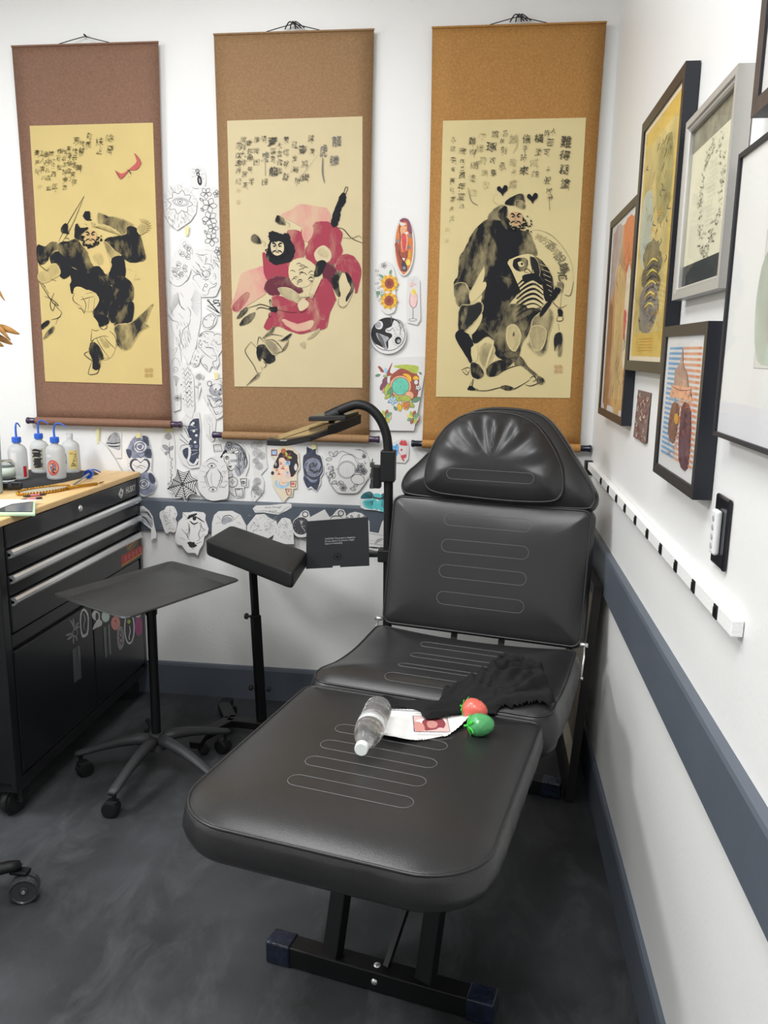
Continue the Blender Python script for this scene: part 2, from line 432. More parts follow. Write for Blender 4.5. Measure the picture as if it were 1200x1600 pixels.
def cushion(name, O, mapf, topf, thick, bulge, parent, m=m_leather, piping=.0035, label=None, sidew=0):
    bm = bmesh.new(); cx = sum(p[0] for p in O)/len(O); cy = sum(p[1] for p in O)/len(O)
    rings = []; N = len(O)
    for k in (.15, .3, .45, .6, .72, .82, .89, .94, .975, 1.0):
        R = []
        for (a, b_) in O:
            x, y = cx+(a-cx)*k, cy+(b_-cy)*k; R.append(bm.verts.new(mapf(x, y, topf(x, y))))
        rings.append(R)
    for t in (.06, .2, .4, .6, .8, .94, 1.0):
        R = []
        for i, (a, b_) in enumerate(O):
            q = O[(i+1) % N]; p = O[i-1]; n = Vector((q[1]-p[1], -(q[0]-p[0]))); n.normalize()
            wr = sidew*noise.noise(Vector((a*22, b_*22, t*1.5)))*math.sin(PI*t)
            off = bulge*math.sin(PI*t)-.012*max(0, t-.9)/.1+.003+wr
            R.append(bm.verts.new(mapf(a+n.x*off, b_+n.y*off, topf(a, b_)-thick*t)))
        rings.append(R)
    c = bm.verts.new(mapf(cx, cy, topf(cx, cy)))
    for i in range(N): bm.faces.new((c, rings[0][i], rings[0][(i+1) % N]))
    for A, B in zip(rings, rings[1:]):
        for i in range(N): bm.faces.new((A[i], B[i], B[(i+1) % N], A[(i+1) % N]))
    bm.faces.new(rings[-1]); bmesh.ops.recalc_face_normals(bm, faces=bm.faces[:])
    o = finish(name, bm, m, parent, True, local=True)
    if label: o['label'] = label
    if piping:
        bm = bmesh.new(); tube(bm, [mapf(a, b_, topf(a, b_)) for a, b_ in O], piping, 8, closed=True)
        finish('piping', bm, m, o, True, local=True)
    return o
def racetrack(x0, x1, y, h, mapf, topf, parent, lift=.0004):
    bm = bmesh.new(); r = h/2; P = []
    for i in range(25): P.append((x0+r+(x1-x0-2*r)*i/24, y-r))
    for i in range(1, 9): a = -PI/2+PI*i/8; P.append((x1-r+r*math.cos(a), y+r*math.sin(a)))
    for i in range(1, 25): P.append((x1-r-(x1-x0-2*r)*i/24, y+r))
    for i in range(1, 8): a = PI/2+PI*i/8; P.append((x0+r+r*math.cos(a), y+r*math.sin(a)))
    tube(bm, [mapf(a, b_, topf(a, b_)+lift) for a, b_ in P], .00075, 6, closed=True)
    s = finish('stitching', bm, m_stitch, parent, True, local=True); s['label'] = 'pale grey stitched loop'
def groove(x0, x1, ys, h, x, y, depth=.004):
    """leather pulled in along the stitched loops"""
    g = 0
    for yy in ys:
        dx = max(x0+h/2-x, 0, x-(x1-h/2)); d = abs(math.hypot(dx, y-yy)-h/2) if dx > 0 else abs(abs(y-yy)-h/2)
        g = max(g, math.exp(-(d/.007)**2))
    return -depth*g
flat = lambda a, b_, n: Vector((a, b_, n))
# leg rest
LO = rrect(-.322, .315, -.355, .322, .135, .03)
LY = (-.178, -.093, -.012, .073)
def leg_top(x, y): return .598+.026*(1-math.exp(-edge_dist((x, y), LO)/.055))
leg_rest = cushion('leg_rest', LO, flat, leg_top, .078, .007, chair, sidew=.006)
for yy in LY: racetrack(-.132, .140, yy, .042, flat, leg_top, leg_rest)
# seat
SO = rrect(-.322, .335, .336, .888, .05, .03)
SY = (.392, .507, .622, .722)
def seat_top(x, y):
    d = edge_dist((x, y), SO); t = (y-.336)/.57
    return .592+.028*(1-math.exp(-d/.05))+.022*math.exp(-((t-.10)/.16)**2)-.012*math.exp(-((t-.6)/.25)**2)-.022*max(0, (t-.7)/.3)*max(0, 1-(x/.33)**2)
seat = cushion('seat', SO, flat, seat_top, .12, .014, chair, sidew=.006)
for yy in SY: racetrack(-.122, .142, yy, .04, flat, seat_top, seat)
# backrest, leaning back by 14 degrees
TH = math.radians(14); BE = Vector((0, math.sin(TH), math.cos(TH))); BN = Vector((0, -math.cos(TH), math.sin(TH)))
def backmap(u, s, n): return Vector((u, .925, .595))+Vector((0, 0, 0))+BE*s+BN*n
BO = rrect(-.318, .340, -.005, .425, .03, .025)
def back_top(x, y):
    d = edge_dist((x, y), BO)
    return .006+.022*(1-math.exp(-d/.05))+.003*noise.noise(Vector((x*7, y*7, 3)))*min(1, d/.05)
backrest = cushion('backrest', BO, backmap, back_top, .085, .008, chair)
for yy in (.101, .190, .274, .362): racetrack(-.132, .157, yy, .042, backmap, back_top, backrest)
HO = [(-.296, .475), (-.292, .45), (-.27, .437), (-.175, .432), (.022, .43), (.2, .43), (.315, .432), (.340, .445), (.343, .475), (.322, .515), (.283, .572), (.234, .64), (.190, .694), (.145, .726), (.09, .738), (.02, .741), (-.04, .736), (-.09, .718), (-.138, .68), (-.19, .61), (-.245, .545), (-.28, .51)]
HO = [(p.x, p.y) for p in smooth_path([(a, b_, 0) for a, b_ in HO], 4, True)]
def head_top(x, y): return .002+.030*(1-math.exp(-edge_dist((x, y), HO)/.05))
headrest = cushion('headrest', HO, backmap, head_top, .07, .008, chair)
PO = [(-.209, .505), (-.202, .465), (-.16, .446), (-.05, .44), (.09, .437), (.2, .443), (.238, .46), (.246, .50), (.232, .565), (.19, .636), (.14, .69), (.084, .715), (.006, .722), (-.071, .716), (-.122, .692), (-.168, .645), (-.2, .576)]
PO = [(p.x, p.y) for p in smooth_path([(a, b_, 0) for a, b_ in PO], 6, True)]
def pil_top(x, y):
    d = edge_dist((x, y), PO); q = math.atan2(x-.018, y-.50); r = math.hypot(x-.018, y-.50)
    f = math.cos(q*13+.6*math.sin(q*3))*.0075*math.exp(-((r-.17)/.055)**2)*max(0, math.cos(q*.85))
    g = -.010*math.exp(-((y-.51)/.014)**2)*(1 if -.13 < x < .16 else math.exp(-min(abs(x+.13), abs(x-.16))/.01))
    return .034+.036*(1-math.exp(-d/.035))+f*min(1, d/.02)+g*.35
pillow = cushion('head_pillow', PO, backmap, pil_top, .036, .004, chair, label='gathered black leather head pillow')
racetrack(-.128, .158, .51, .034, backmap, pil_top, pillow)
A_ = Art(lambda x, y, l: backmap(x, y, pil_top(x, y)+.0008+l)); A_.unit = .001
for st in ([(-.03, .575), (-.01, .60), (-.015, .625), (.0, .60), (.02, .578)], [(-.02, .60), (.0, .605), (.018, .60)], [(-.01, .63), (.012, .65), (-.005, .64), (.015, .672)], [(.0, .585), (.02, .61), (.01, .64), (.028, .66)]):
    A_.stroke(st, m_stitch, 1.0)
A_.done('embroidered_logo', pillow, local=True)['label'] = 'grey stitched scrawl'
# frame of the chair
def leg_frame():
    bm = bmesh.new(); box(bm, -.285, .285, -.0, .05, .004, .056)
    o = finish('foot_bar', bm, m_steel, chair, local=True, bevel=.003)
    m_wrap = mat('blue_wrapped_end', '#182032', .25, bump=.9, bscale=70, var=.5, vscale=30, coat=.4)
    for s in (-1, 1):
        bm = bmesh.new(); box(bm, s*.287-(0 if s < 0 else .065), s*.287+(.065 if s < 0 else 0), -.003, .053, .001, .059)
        q = finish('wrapped_end', bm, m_wrap, o, local=True, bevel=.004); q['label'] = 'end wrapped in dark blue plastic film'
    bm = bmesh.new(); lathe(bm, [(0, .004), (.006, .003), (.0085, 0), (.0085, -.002)], aim((.0, 0, .03), (0, -1, 0)), 12); finish('bolt', bm, m_chrome, o, True, local=True)
    bm = bmesh.new(); lathe(bm, [(0, .003), (.007, .002), (.009, 0), (.009, -.002)], aim((-.002, .024, .057), (0, 0, 1)), 12); finish('bolt', bm, m_chrome, o, True, local=True)
    for (x0, x1) in ((-.118, -.09), (.118, .145)):
        bm = bmesh.new(); bar(bm, (x0, .025, .05), (x1, .11, .50), .045, .03); finish('upright', bm, m_steel, chair, local=True, bevel=.003)
    bm = bmesh.new(); bar(bm, (.02, .03, .055), (.11, .30, .49), .014, .014); finish('strut', bm, m_steel, chair, local=True)
    bm = bmesh.new(); box(bm, -.285, .295, 1.02, 1.07, .004, .056); o = finish('foot_bar', bm, m_steel, chair, local=True, bevel=.003)
    for s, xx in ((-1, -.287), (1, .297)):
        bm = bmesh.new(); box(bm, xx-(0 if s < 0 else .065), xx+(.065 if s < 0 else 0), 1.017, 1.073, .001, .059)
        q = finish('wrapped_end', bm, m_wrap, o, local=True, bevel=.004); q['label'] = 'end wrapped in dark blue plastic film'
    for x in (-.10, .10):
        bm = bmesh.new(); bar(bm, (x, 1.04, .05), (x, .80, .46), .045, .03, up=Vector((1, 0, 0))); finish('upright', bm, m_steel, chair, local=True, bevel=.003)
    for x in (-.10, .10):
        bm = bmesh.new(); box(bm, x-.02, x+.02, -.20, .93, .44, .475); finish('seat_rail', bm, m_steel, chair, local=True, bevel=.003)
    for x in (-.075, .085):
        bm = bmesh.new(); bar(bm, (x, .91, .47), (x, .985, .64), .008, .02, up=Vector((1, 0, 0))); finish('back_bracket', bm, m_steel, chair, local=True)
    for y in (.20, .70):
        bm = bmesh.new(); box(bm, -.2, .2, y, y+.04, .475, .49); finish('cross_rail', bm, m_steel, chair, local=True)
    for s, xx in ((-1, -.333), (1, .352)):
        bm = bmesh.new(); lathe(bm, [(0, -.012), (.007, -.012), (.007, .012), (0, .012)], aim((xx, .918, .602), (1, 0, 0)), 12)
        tube(bm, [(xx, .918, .6), (xx+.004*s, .90, .57), (xx+.002*s, .865, .515)], .003, 8)
        lathe(bm, [(0, -.006), (.005, -.006), (.005, .006), (0, .006)], aim((xx+.002*s, .865, .512), (1, 0, 0)), 10)
        finish('hinge', bm, m_chrome, chair, True, local=True)['label'] = 'chrome hinge rod at the side'
leg_frame()
def CH(u, w_, z): return CM @ Vector((u, w_, z))
def surf(u, w_): return leg_top(u, w_) if w_ < .329 else seat_top(u, w_)

# ------------------------------------------------------------------ things on the chair
# crumpled black cloth
CO = [(-.111, .262), (-.085, .27), (-.029, .27), (-.0, .285), (.036, .30), (.049, .335), (.048, .375), (.083, .385), (.124, .44), (.143, .50), (.155, .57), (.18, .60), (.215, .60), (.25, .59), (.285, .57), (.292, .50), (.318, .445), (.338, .379), (.298, .365), (.249, .345), (.209, .336), (.188, .276), (.152, .255), (.121, .236), (.077, .184), (.047, .185), (.022, .225), (-.02, .235), (-.084, .24)]
CO = [(p.x, p.y) for p in smooth_path([(a, b_, 0) for a, b_ in CO], 4, True)]
def inside(p, O):
    c = False; j = len(O)-1
    for i in range(len(O)):
        if (O[i][1] > p[1]) != (O[j][1] > p[1]) and p[0] < (O[j][0]-O[i][0])*(p[1]-O[i][1])/(O[j][1]-O[i][1])+O[i][0]: c = not c
        j = i
    return c
bm = bmesh.new(); grid = {}; st = .0033
for i in range(-36, 104):
    for j in range(52, 184):
        p = (i*st, j*st)
        if not inside(p, CO): continue
        d = edge_dist(p, CO); q = min(1, d/.012); q = math.sqrt(q)
        # folds run down the length of the cloth
        a = .62; xr = p[0]*math.cos(a)+p[1]*math.sin(a); yr = -p[0]*math.sin(a)+p[1]*math.cos(a)
        wv = noise.noise(Vector((p[0]*9, p[1]*9, 2)))*.05
        f1 = 1-abs(noise.noise(Vector((xr*5, (yr+wv)*26, 0))))*3.2
        f2 = 1-abs(noise.noise(Vector((xr*12+4, (yr+wv)*52, 7))))*3.0
        pile = max(0, min(1, (p[1]-.33)/.16))*max(0, min(1, (p[0]-.03)/.12))
        f3 = 1-abs(noise.noise(Vector((p[0]*17+wv*30, p[1]*17, 11))))*3.4
        h = .011+(.013*f1+.006*f2)*(.7+.3*pile)+pile*(.026+.020*f3)
        grid[(i, j)] = bm.verts.new(CH(p[0], p[1], surf(*p)+.0015+max(.002, h)*q))
for (i, j), v in grid.items():
    c = [grid.get(k) for k in ((i, j), (i+1, j), (i+1, j+1), (i, j+1))]
    if all(c): bm.faces.new(c)
m_cloth = mat('black_jersey', '#232324', .85, bump=.3, bscale=500, spec=.15, var=.15)
cl = finish('black_cloth', bm, m_cloth, smooth=True)
md = cl.modifiers.new('thick', 'SOLIDIFY'); md.thickness = .0015; md.offset = 1
md = cl.modifiers.new('soft', 'SMOOTH'); md.factor = .5; md.iterations = 2
md = cl.modifiers.new('sub', 'SUBSURF'); md.levels = 1; md.render_levels = 1
tag(cl, 'crumpled black stretch cloth lying across the seat of the tattoo chair', 'cloth')

# printed sheet
def sheet_fn(x, y, l):
    u = x; w_ = y
    curl = .014*max(0, (.085-w_)/.04)**2 + .010*max(0, (u-.12)/.03)**2
    return CH(u, w_, surf(u, w_)+.003+curl+l)
A_ = Art(sheet_fn, .001)
bmg = A_.bm; PS = [(-.060, .160), (-.02, .080), (.002, .048), (.03, .044), (.08, .080), (.128, .123), (.146, .170), (.158, .232), (.158, .262), (.10, .262), (.03, .25), (-.04, .215)]
vs = {}; mi = A_.mi(m_paper)
for i in range(-16, 41):
    for j in range(8, 68):
        if inside((i*.004+.002, j*.004+.002), PS):
            q = []
            for k in ((i, j), (i+1, j), (i+1, j+1), (i, j+1)):
                if k not in vs: vs[k] = bmg.verts.new(sheet_fn(k[0]*.004, k[1]*.004, 0))
                q.append(vs[k])
            bmg.faces.new(q).material_index = mi
A_.lift = .0004
m_navy = mat('navy_line', '#2b3b57', .6); m_skin = mat('printed_skin', '#c98d84', .7); m_redhair = mat('printed_red_hair', '#8d3f48', .7)
ax = Vector((.026, .165)); e1 = Vector((.88, -.47)).normalized(); e2 = Vector((.47, .88)).normalized()  # axes of the print
def SP(a, b_): p = Vector((.075, .165))+Vector((.94, .34))*a+Vector((-.34, .94))*b_; return (p.x, p.y)
SP0 = SP
def SP(a, b_): return SP0(a*1.15, b_*1.3)
rect = [SP(-.036, -.032), SP(.036, -.032), SP(.036, .036), SP(-.036, .036)]
A_.fill(rect, mat('photo_pink', '#d9b8b4', .6), 0); A_.stroke(rect+[rect[0]], m_navy, 2.2, 1, False)
A_.fill([SP(-.012, -.03), SP(.016, -.028), SP(.03, 0), (SP(.024, .026)), SP(.0, .03), SP(-.018, .01)], m_redhair, 3)
A_.fill([SP(-.006, -.014), SP(.008, -.014), SP(.014, .004), SP(.004, .016), SP(-.008, .008)], m_skin, 3)
A_.fill([SP(-.034, -.03), SP(-.016, -.03), SP(-.016, .0), SP(-.034, .01)], m_skin, 2)
A_.stroke([SP(-.01, -.005), SP(-.006, -.003)], m_ink, 1.6, 1); A_.stroke([SP(.002, -.008), SP(.007, -.006)], m_ink, 1.6, 1); A_.stroke([SP(-.004, .004), SP(.002, .003)], m_redhair, 2, 1)
A_.stroke([SP(-.11, .062), SP(-.04, .06), SP(.05, .058)], m_navy, 3, 2, False)
for k, (b_, n) in enumerate(((-.045, 9), (-.062, 12), (.046, 10))):
    for j in range(n):
        a = -.03+j*.0058; A_.stroke([SP(a, b_), SP(a+.002, b_+.003), SP(a+.004, b_-.001)], m_pencil, .9, 2, False)
sh = A_.done('printed_sheet'); tag(sh, 'white printed sheet with a small framed portrait, lying half under the black cloth', 'paper')

# water bottle lying down
m_pet = mat('clear_plastic', '#ffffff', .04, trans=.93, ior=1.34, bump=.9, bscale=38, var=.001)
m_cap = mat('white_cap', '#e9edec', .35)
p0 = Vector((-.050, .145)); p1 = Vector((-.012, -.075)); d2 = (p1-p0).normalized()
z0 = max(surf(*(p0+d2*t)) for t in (.02, .1, .2))+.0335
bt = empty('water_bottle', CH(p0.x, p0.y, z0)); tag(bt, 'clear plastic water bottle with white cap lying on the leg rest', 'bottle')
d3 = (CH(p1.x, p1.y, 0)-CH(p0.x, p0.y, 0)).normalized(); BM_ = aim(CH(p0.x, p0.y, z0), d3)
prof = [(0, .004), (.012, .001), (.024, 0), (.030, .004), (.0325, .012)]
z = .018
while z < .085: prof += [(.0325, z), (.0325, z+.004), (.0300, z+.0075), (.0325, z+.011)]; z += .013
prof += [(.0325, .09), (.0322, .12), (.0325, .128), (.031, .145), (.027, .162), (.020, .180), (.0135, .193), (.012, .197), (.012, .203)]
bm = bmesh.new(); lathe(bm, prof+[(0, .203)], BM_, 40); finish('bottle_body', bm, m_pet, bt, True)
bm = bmesh.new(); lathe(bm, [(.0332, .094), (.0334, .094), (.0334, .122), (.0332, .122)], BM_, 40); finish('bottle_label', bm, mat('clear_label', '#eef1f2', .3, alpha=.55), bt, True)['label'] = 'translucent wrap label'
bm = bmesh.new(); lathe(bm, [(0, .219), (.0135, .219), (.0148, .217), (.0150, .2035), (.0, .2035)], BM_, 36); finish('cap', bm, m_cap, bt, 40)

# squeeze balls shaped like strawberries
def berry(name, u, w_, du, dw, col, lab):
    m = mat(name+'_gel', col, .3, sss=.35, coat=.3, bump=.15, bscale=60); mg = mat('green_leaf_gel', '#35c93c', .35, sss=.3)
    z = surf(u, w_)+.024
    e = empty('squeeze_ball', CH(u, w_, z)); tag(e, lab, 'toy', 'strawberry shaped squeeze balls')
    d = (CH(u+du, w_+dw, 0)-CH(u, w_, 0)).normalized(); M_ = aim(CH(u, w_, z), d)
    prof = [(0, -.030), (.010, -.0285), (.020, -.023), (.0258, -.012), (.0262, 0), (.023, .013), (.017, .024), (.009, .031), (0, .0335)]
    prof = [(p.x, p.y) for p in smooth_path([(a, b_, 0) for a, b_ in prof], 3)]; prof[0] = (0, prof[0][1]); prof[-1] = (0, prof[-1][1])
    bm = bmesh.new(); lathe(bm, [(max(0, r), zz) for r, zz in prof], M_ @ Matrix.Diagonal((1, 1, 1, 1)), 40)
    for v in bm.verts:
        l = M_.inverted() @ v.co; a = math.atan2(l.y, l.x)
        k = math.cos(a*9+(1 if int((l.z+.03)/.008) % 2 else 0)*PI)*math.cos(l.z*2*PI/.008); v.co += (v.co-CH(u, w_, z)).normalized()*.0006*k
    finish('ball', bm, m, e, True)
    bm = bmesh.new()
    for i in range(6):
        a = i*PI/3; c, s = math.cos(a), math.sin(a)
        q = [(.002, -.031, .003), (.011, -.0295, .005), (.020, -.0255, .0045), (.027, -.024, 0)]
        L = [bm.verts.new(M_ @ Vector((r*c-wd*s, r*s+wd*c, zz))) for r, zz, wd in q]; R = [bm.verts.new(M_ @ Vector((r*c+wd*s, r*s-wd*c, zz-.0006))) for r, zz, wd in q]
        for k in range(3): bm.faces.new((L[k], L[k+1], R[k+1], R[k]))
    lathe(bm, [(0, -.040), (.0025, -.0395), (.003, -.032), (.006, -.0295)], M_, 10)
    o = finish('leaf_crown', bm, mg, e, True); md = o.modifiers.new('t', 'SOLIDIFY'); md.thickness = .0016
    o['label'] = 'bright green leaf crown'
    if name == 'red':
        bm = bmesh.new()
        rnd = random.Random(3)
        for k in range(26):
            zz = rnd.uniform(-.02, .026); a = rnd.uniform(0, 2*PI); r = .0262*math.sqrt(max(.05, 1-(zz/.0325)**2))
            bmesh.ops.create_icosphere(bm, subdivisions=1, radius=.0009, matrix=M_ @ T(r*math.cos(a), r*math.sin(a), zz))
        finish('seeds', bm, mat('seed_yellow', '#e8c9a0', .5), e, True)['kind'] = 'stuff'
berry('red', .160, .250, 1, -.25, '#de6a5b', 'red strawberry-shaped gel squeeze ball beside the black cloth on the leg rest')
berry('green', .194, .166, 1, .55, '#55a869', 'green strawberry-shaped gel squeeze ball in front of the red one on the leg rest')

# ------------------------------------------------------------------ instrument tray on castor stand
def caster(bm_parent, x, y, parent, ang=0, r=.03, w_=.04, m=m_plastic):
    c, s = math.cos(ang), math.sin(ang)
    o = empty('caster', (x, y, 0)); o.parent = parent; o.matrix_parent_inverse = root_matrix(parent).inverted()
    bm = bmesh.new()
    for sd in (-1, 1):
        lathe(bm, [(0, .001), (r*.5, .001), (r*.85, .0), (r, .004), (r, w_/2-.005), (r*.93, w_/2), (r*.5, w_/2+.001), (0, w_/2+.001)],
              aim((x+c*r*.45, y+s*r*.45, r), (-s*sd, c*sd, 0)), 24)
    finish('wheel', bm, m, o, 35)
    bm = bmesh.new(); tube(bm, [(x, y, r*1.2), (x, y, r*2+.022)], .007, 10)
    box(bm, -r*.9, r*.5, -w_*.32, w_*.32, r*1.25, r*2.02, 0, T(x, y, 0) @ Matrix.Rotation(ang, 4, 'Z') @ T(r*.45, 0, 0))
    finish('fork', bm, m, o, bevel=.003)
    return o
ms = empty('instrument_tray_stand', (-1.524, -.691, 0)); tag(ms, 'black rolling instrument tray stand between the tool chest and the chair', 'tray stand')
HB = Vector((-1.524, -.691, 0))
bm = bmesh.new()
TC = [(-1.626, -1.133), (-1.435, -.717), (-1.147, -.893), (-1.335, -1.296)]  # at z=.8; moved down the same sight lines to the true height
TZ = .700; TC = [(CX+(x-CX)*(CZ-TZ)/.7, CY+(y-CY)*(CZ-TZ)/.7) for x, y in TC]
cx_ = sum(p[0] for p in TC)/4; cy_ = sum(p[1] for p in TC)/4
def quadring(k, z, rr=.02):
    P = []
    for i in range(4):
        x, y = TC[i]; dx, dy = x-cx_, y-cy_; L = math.hypot(dx, dy); x, y = cx_+dx*(L+k)/L, cy_+dy*(L+k)/L
        P.append((x, y))
    out = []
    for i in range(4):
        p = Vector(P[i]); a = (Vector(P[i-1])-p).normalized(); b_ = (Vector(P[(i+1) % 4])-p).normalized()
        for q in (p+a*rr, p+(a+b_)*rr*.3, p+b_*rr): out.append(bm.verts.new((q.x, q.y, z)))
    return out
R = [quadring(-.052, TZ-.014), quadring(-.045, TZ-.0155), quadring(-.012, TZ-.003), quadring(0, TZ), quadring(.004, TZ-.004), quadring(0, TZ-.006), quadring(-.044, TZ-.0185)]
bm.faces.new(R[0])
for A, B in zip(R, R[1:]):
    for i in range(12): bm.faces.new((A[i], B[i], B[(i+1) % 12], A[(i+1) % 12]))
bm.faces.new(R[-1]); bmesh.ops.recalc_face_normals(bm, faces=bm.faces[:])
finish('tray', bm, mat('tray_metal', '#434445', .48, metal=.35, bump=.12, bscale=30, var=.18, vscale=7), ms)['label'] = 'worn dark grey rectangular tray with raised rim'
bm = bmesh.new(); tube(bm, [(HB.x, HB.y, .12), (HB.x, HB.y, .66)], .0165, 20); tube(bm, [(HB.x, HB.y, .60), (HB.x, HB.y, .683)], .020, 20)
finish('pole', bm, m_steel, ms, 40)
bm = bmesh.new(); tube(bm, [(HB.x+.018, HB.y-.01, .645), (HB.x+.036, HB.y-.02, .645)], .005, 8); lathe(bm, [(0, 0), (.012, 0), (.012, .012), (0, .012)], aim((HB.x+.034, HB.y-.019, .645), (.88, -.47, 0)), 6)
finish('knob', bm, m_plastic, ms)
bm = bmesh.new(); lathe(bm, [(0, .105), (.036, .105), (.036, .120), (.026, .150), (.022, .165), (0, .165)], T(HB.x, HB.y, 0), 28); finish('hub', bm, m_dark, ms, 40)
for k, a in enumerate((46, 118, 190, 262, 334)):
    a = math.radians(a); c, s = math.cos(a), math.sin(a); bm = bmesh.new(); rings = []
    for t, w_, h, z in ((.02, .020, .020, .140), (.07, .019, .020, .140), (.13, .017, .018, .130), (.19, .016, .015, .114), (.24, .016, .012, .098), (.268, .017, .010, .090), (.285, .012, .008, .086)):
        P = []
        for i in range(12):
            q = 2*PI*i/12; yy = w_*math.cos(q)*(1.1 if abs(math.cos(q)) > .5 else 1); zz = h*math.sin(q)
            P.append(bm.verts.new((HB.x+c*t-s*yy, HB.y+s*t+c*yy, z+zz)))
        rings.append(P)
    for A, B in zip(rings, rings[1:]):
        for i in range(12): bm.faces.new((A[i], B[i], B[(i+1) % 12], A[(i+1) % 12]))
    bm.faces.new(rings[0]); bm.faces.new(rings[-1]); bmesh.ops.recalc_face_normals(bm, faces=bm.faces[:])
    finish('leg', bm, m_dark, ms, True)
    caster(None, HB.x+c*.268, HB.y+s*.268, ms, a+1.9+k, .027, .042)

# ------------------------------------------------------------------ padded arm rest on its stand
ar = empty('arm_rest', (-1.24, -.36, 0)); tag(ar, 'padded black tattoo arm rest on an adjustable post behind the tray', 'arm rest')
AZ = .79
Q = [at(320, 843, 2, AZ), at(361, 819, 2, AZ), at(480, 860, 2, AZ), at(456, 894, 2, AZ)]
Q = [Vector((q.x, q.y)) for q in Q]
def padmap(a, b_, n):
    """bilinear over the four corners"""
    p = Q[0]*(1-a)*(1-b_)+Q[1]*(1-a)*b_+Q[2]*a*b_+Q[3]*a*(1-b_); return Vector((p.x, p.y, AZ+n))
AO = [(x, y) for x, y in rrect(0, 1, 0, 1, .07, .07, 5)]
AO2 = []
for i, p in enumerate(AO): AO2.append(p)
RI = Matrix.Translation(-Vector((-1.24, -.36, 0)))
cushion('arm_pad', AO2[::1], lambda a, b_, n: RI @ padmap(a, b_, n), lambda x, y: -.006+.012*(1-math.exp(-edge_dist((x, y), AO)/.08)), .052, .0, ar, m_vinylpad, piping=0)
ap = at(403, 893, 2, AZ-.07); aq = at(413, 1112, 2, .06)
ap = Vector((ap.x, ap.y, AZ-.06))
aq = Vector((-1.24, -.345, .07)); ap = Vector((-1.262, -.365, AZ-.055))
mid = ap.lerp(aq, .35)
bm = bmesh.new(); bar(bm, ap, aq, .024, .024); finish('inner_post', bm, m_steel, ar, bevel=.002)
bm = bmesh.new(); bar(bm, mid, aq, .032, .032); finish('outer_post', bm, m_steel, ar, bevel=.002)
bm = bmesh.new(); box(bm, -1.33, -1.18, -.43, -.30, AZ-.068, AZ-.058); finish('pad_plate', bm, m_steel, ar)
for t, sgn in ((.36, -1), (.80, -1), (.80, 1)):
    p = ap.lerp(aq, t); bm = bmesh.new(); tube(bm, [p, p+Vector((sgn*.034, 0, 0))], .005, 8)
    lathe(bm, [(0, 0), (.012, 0), (.013, .006), (.010, .012), (0, .012)], aim(p+Vector((sgn*.030, 0, 0)), (sgn, 0, 0)), 8); finish('knob', bm, m_plastic, ar)
def w0(px, py, z): v = at(px, py, 2, z); return v
bm = bmesh.new(); bx = Vector((-1.235, -.345, .055))
bar(bm, bx+Vector((-.14, 0, 0)), bx+Vector((.30, -.03, 0)), .05, .03); finish('base_bar', bm, m_steel, ar, bevel=.003)
for s in (-1, 1):
    bm = bmesh.new(); bar(bm, bx+Vector((-.13, 0, 0)), bx+Vector((-.20, s*.13, .0)), .05, .03); bar(bm, bx+Vector((-.20, s*.13, .0)), bx+Vector((-.205, s*.20, -.01)), .045, .028)
    finish('base_foot', bm, m_steel, ar, bevel=.003)
    caster(None, bx.x-.19, bx.y+s*.175, ar, .6, .019, .034)
    bm = bmesh.new(); bar(bm, bx+Vector((.28, -.03, 0)), bx+Vector((.32, -.03+s*.15, 0)), .05, .03); finish('base_foot', bm, m_steel, ar, bevel=.003)
    caster(None, bx.x+.315, bx.y-.03+s*.14, ar, .6, .019, .034)

# ------------------------------------------------------------------ arched lamp behind the chair
lp = empty('task_lamp', (-.742, -.42, 0)); tag(lp, 'black arched floor lamp with flat folding light panel, standing behind the chair', 'lamp')
Y = -.42
bm = bmesh.new(); path = [(-.742, Y, .02), (-.742, Y, .5), (-.746, Y, 1.02), (-.748, Y, 1.14), (-.756, Y, 1.207), (-.779, Y, 1.262), (-.815, Y, 1.299), (-.856, Y, 1.311), (-.89, Y, 1.303), (-.925, Y, 1.288), (-.95, Y, 1.274)]
path = path[:3]+[tuple(v) for v in smooth_path(path[3:], 5)]
tube(bm, path, .0165, 20); finish('pole', bm, m_plastic, lp, 50)
bm = bmesh.new(); tube(bm, [(-.925, Y, 1.282), (-.965, Y-.005, 1.262)], .023, 16); finish('head_joint', bm, m_plastic, lp, 40)
bm = bmesh.new(); lathe(bm, [(0, .0), (.13, 0), (.13, .012), (.12, .018), (.03, .024), (0, .024)], T(-.742, Y, 0), 40); finish('base_plate', bm, m_steel, lp, 40)
bm = bmesh.new(); box(bm, -.773, -.722, Y-.03, Y+.025, 1.045, 1.155); finish('clamp_sleeve', bm, m_plastic, lp, bevel=.004)
N0, N1, F1_, F0 = Vector((-1.114, -.70, 1.212)), Vector((-1.012, -.70, 1.212)), Vector((-.872, -.38, 1.252)), Vector((-.985, -.38, 1.252))
bm = bmesh.new()
def hexa(bm, P, dz):
    a = [bm.verts.new(p) for p in P]; b_ = [bm.verts.new(p-Vector((0, 0, dz))) for p in P]; n = len(P); fs = [bm.faces.new(a), bm.faces.new(b_[::-1])]
    for i in range(n): fs.append(bm.faces.new((a[i], b_[i], b_[(i+1) % n], a[(i+1) % n])))
    bmesh.ops.recalc_face_normals(bm, faces=fs)
L_ = lambda s, t: (N0.lerp(N1, s)).lerp(F0.lerp(F1_, s), t)
hexa(bm, [L_(.0, .05), L_(.04, .0), L_(.5, -.01), L_(.72, .0), L_(1, .22), L_(1, 1), L_(0, 1)], .020)
m_lamp = mat('lamp_shell', '#151518', .28, coat=.5)
o = finish('light_panel', bm, m_lamp, lp, bevel=.003)
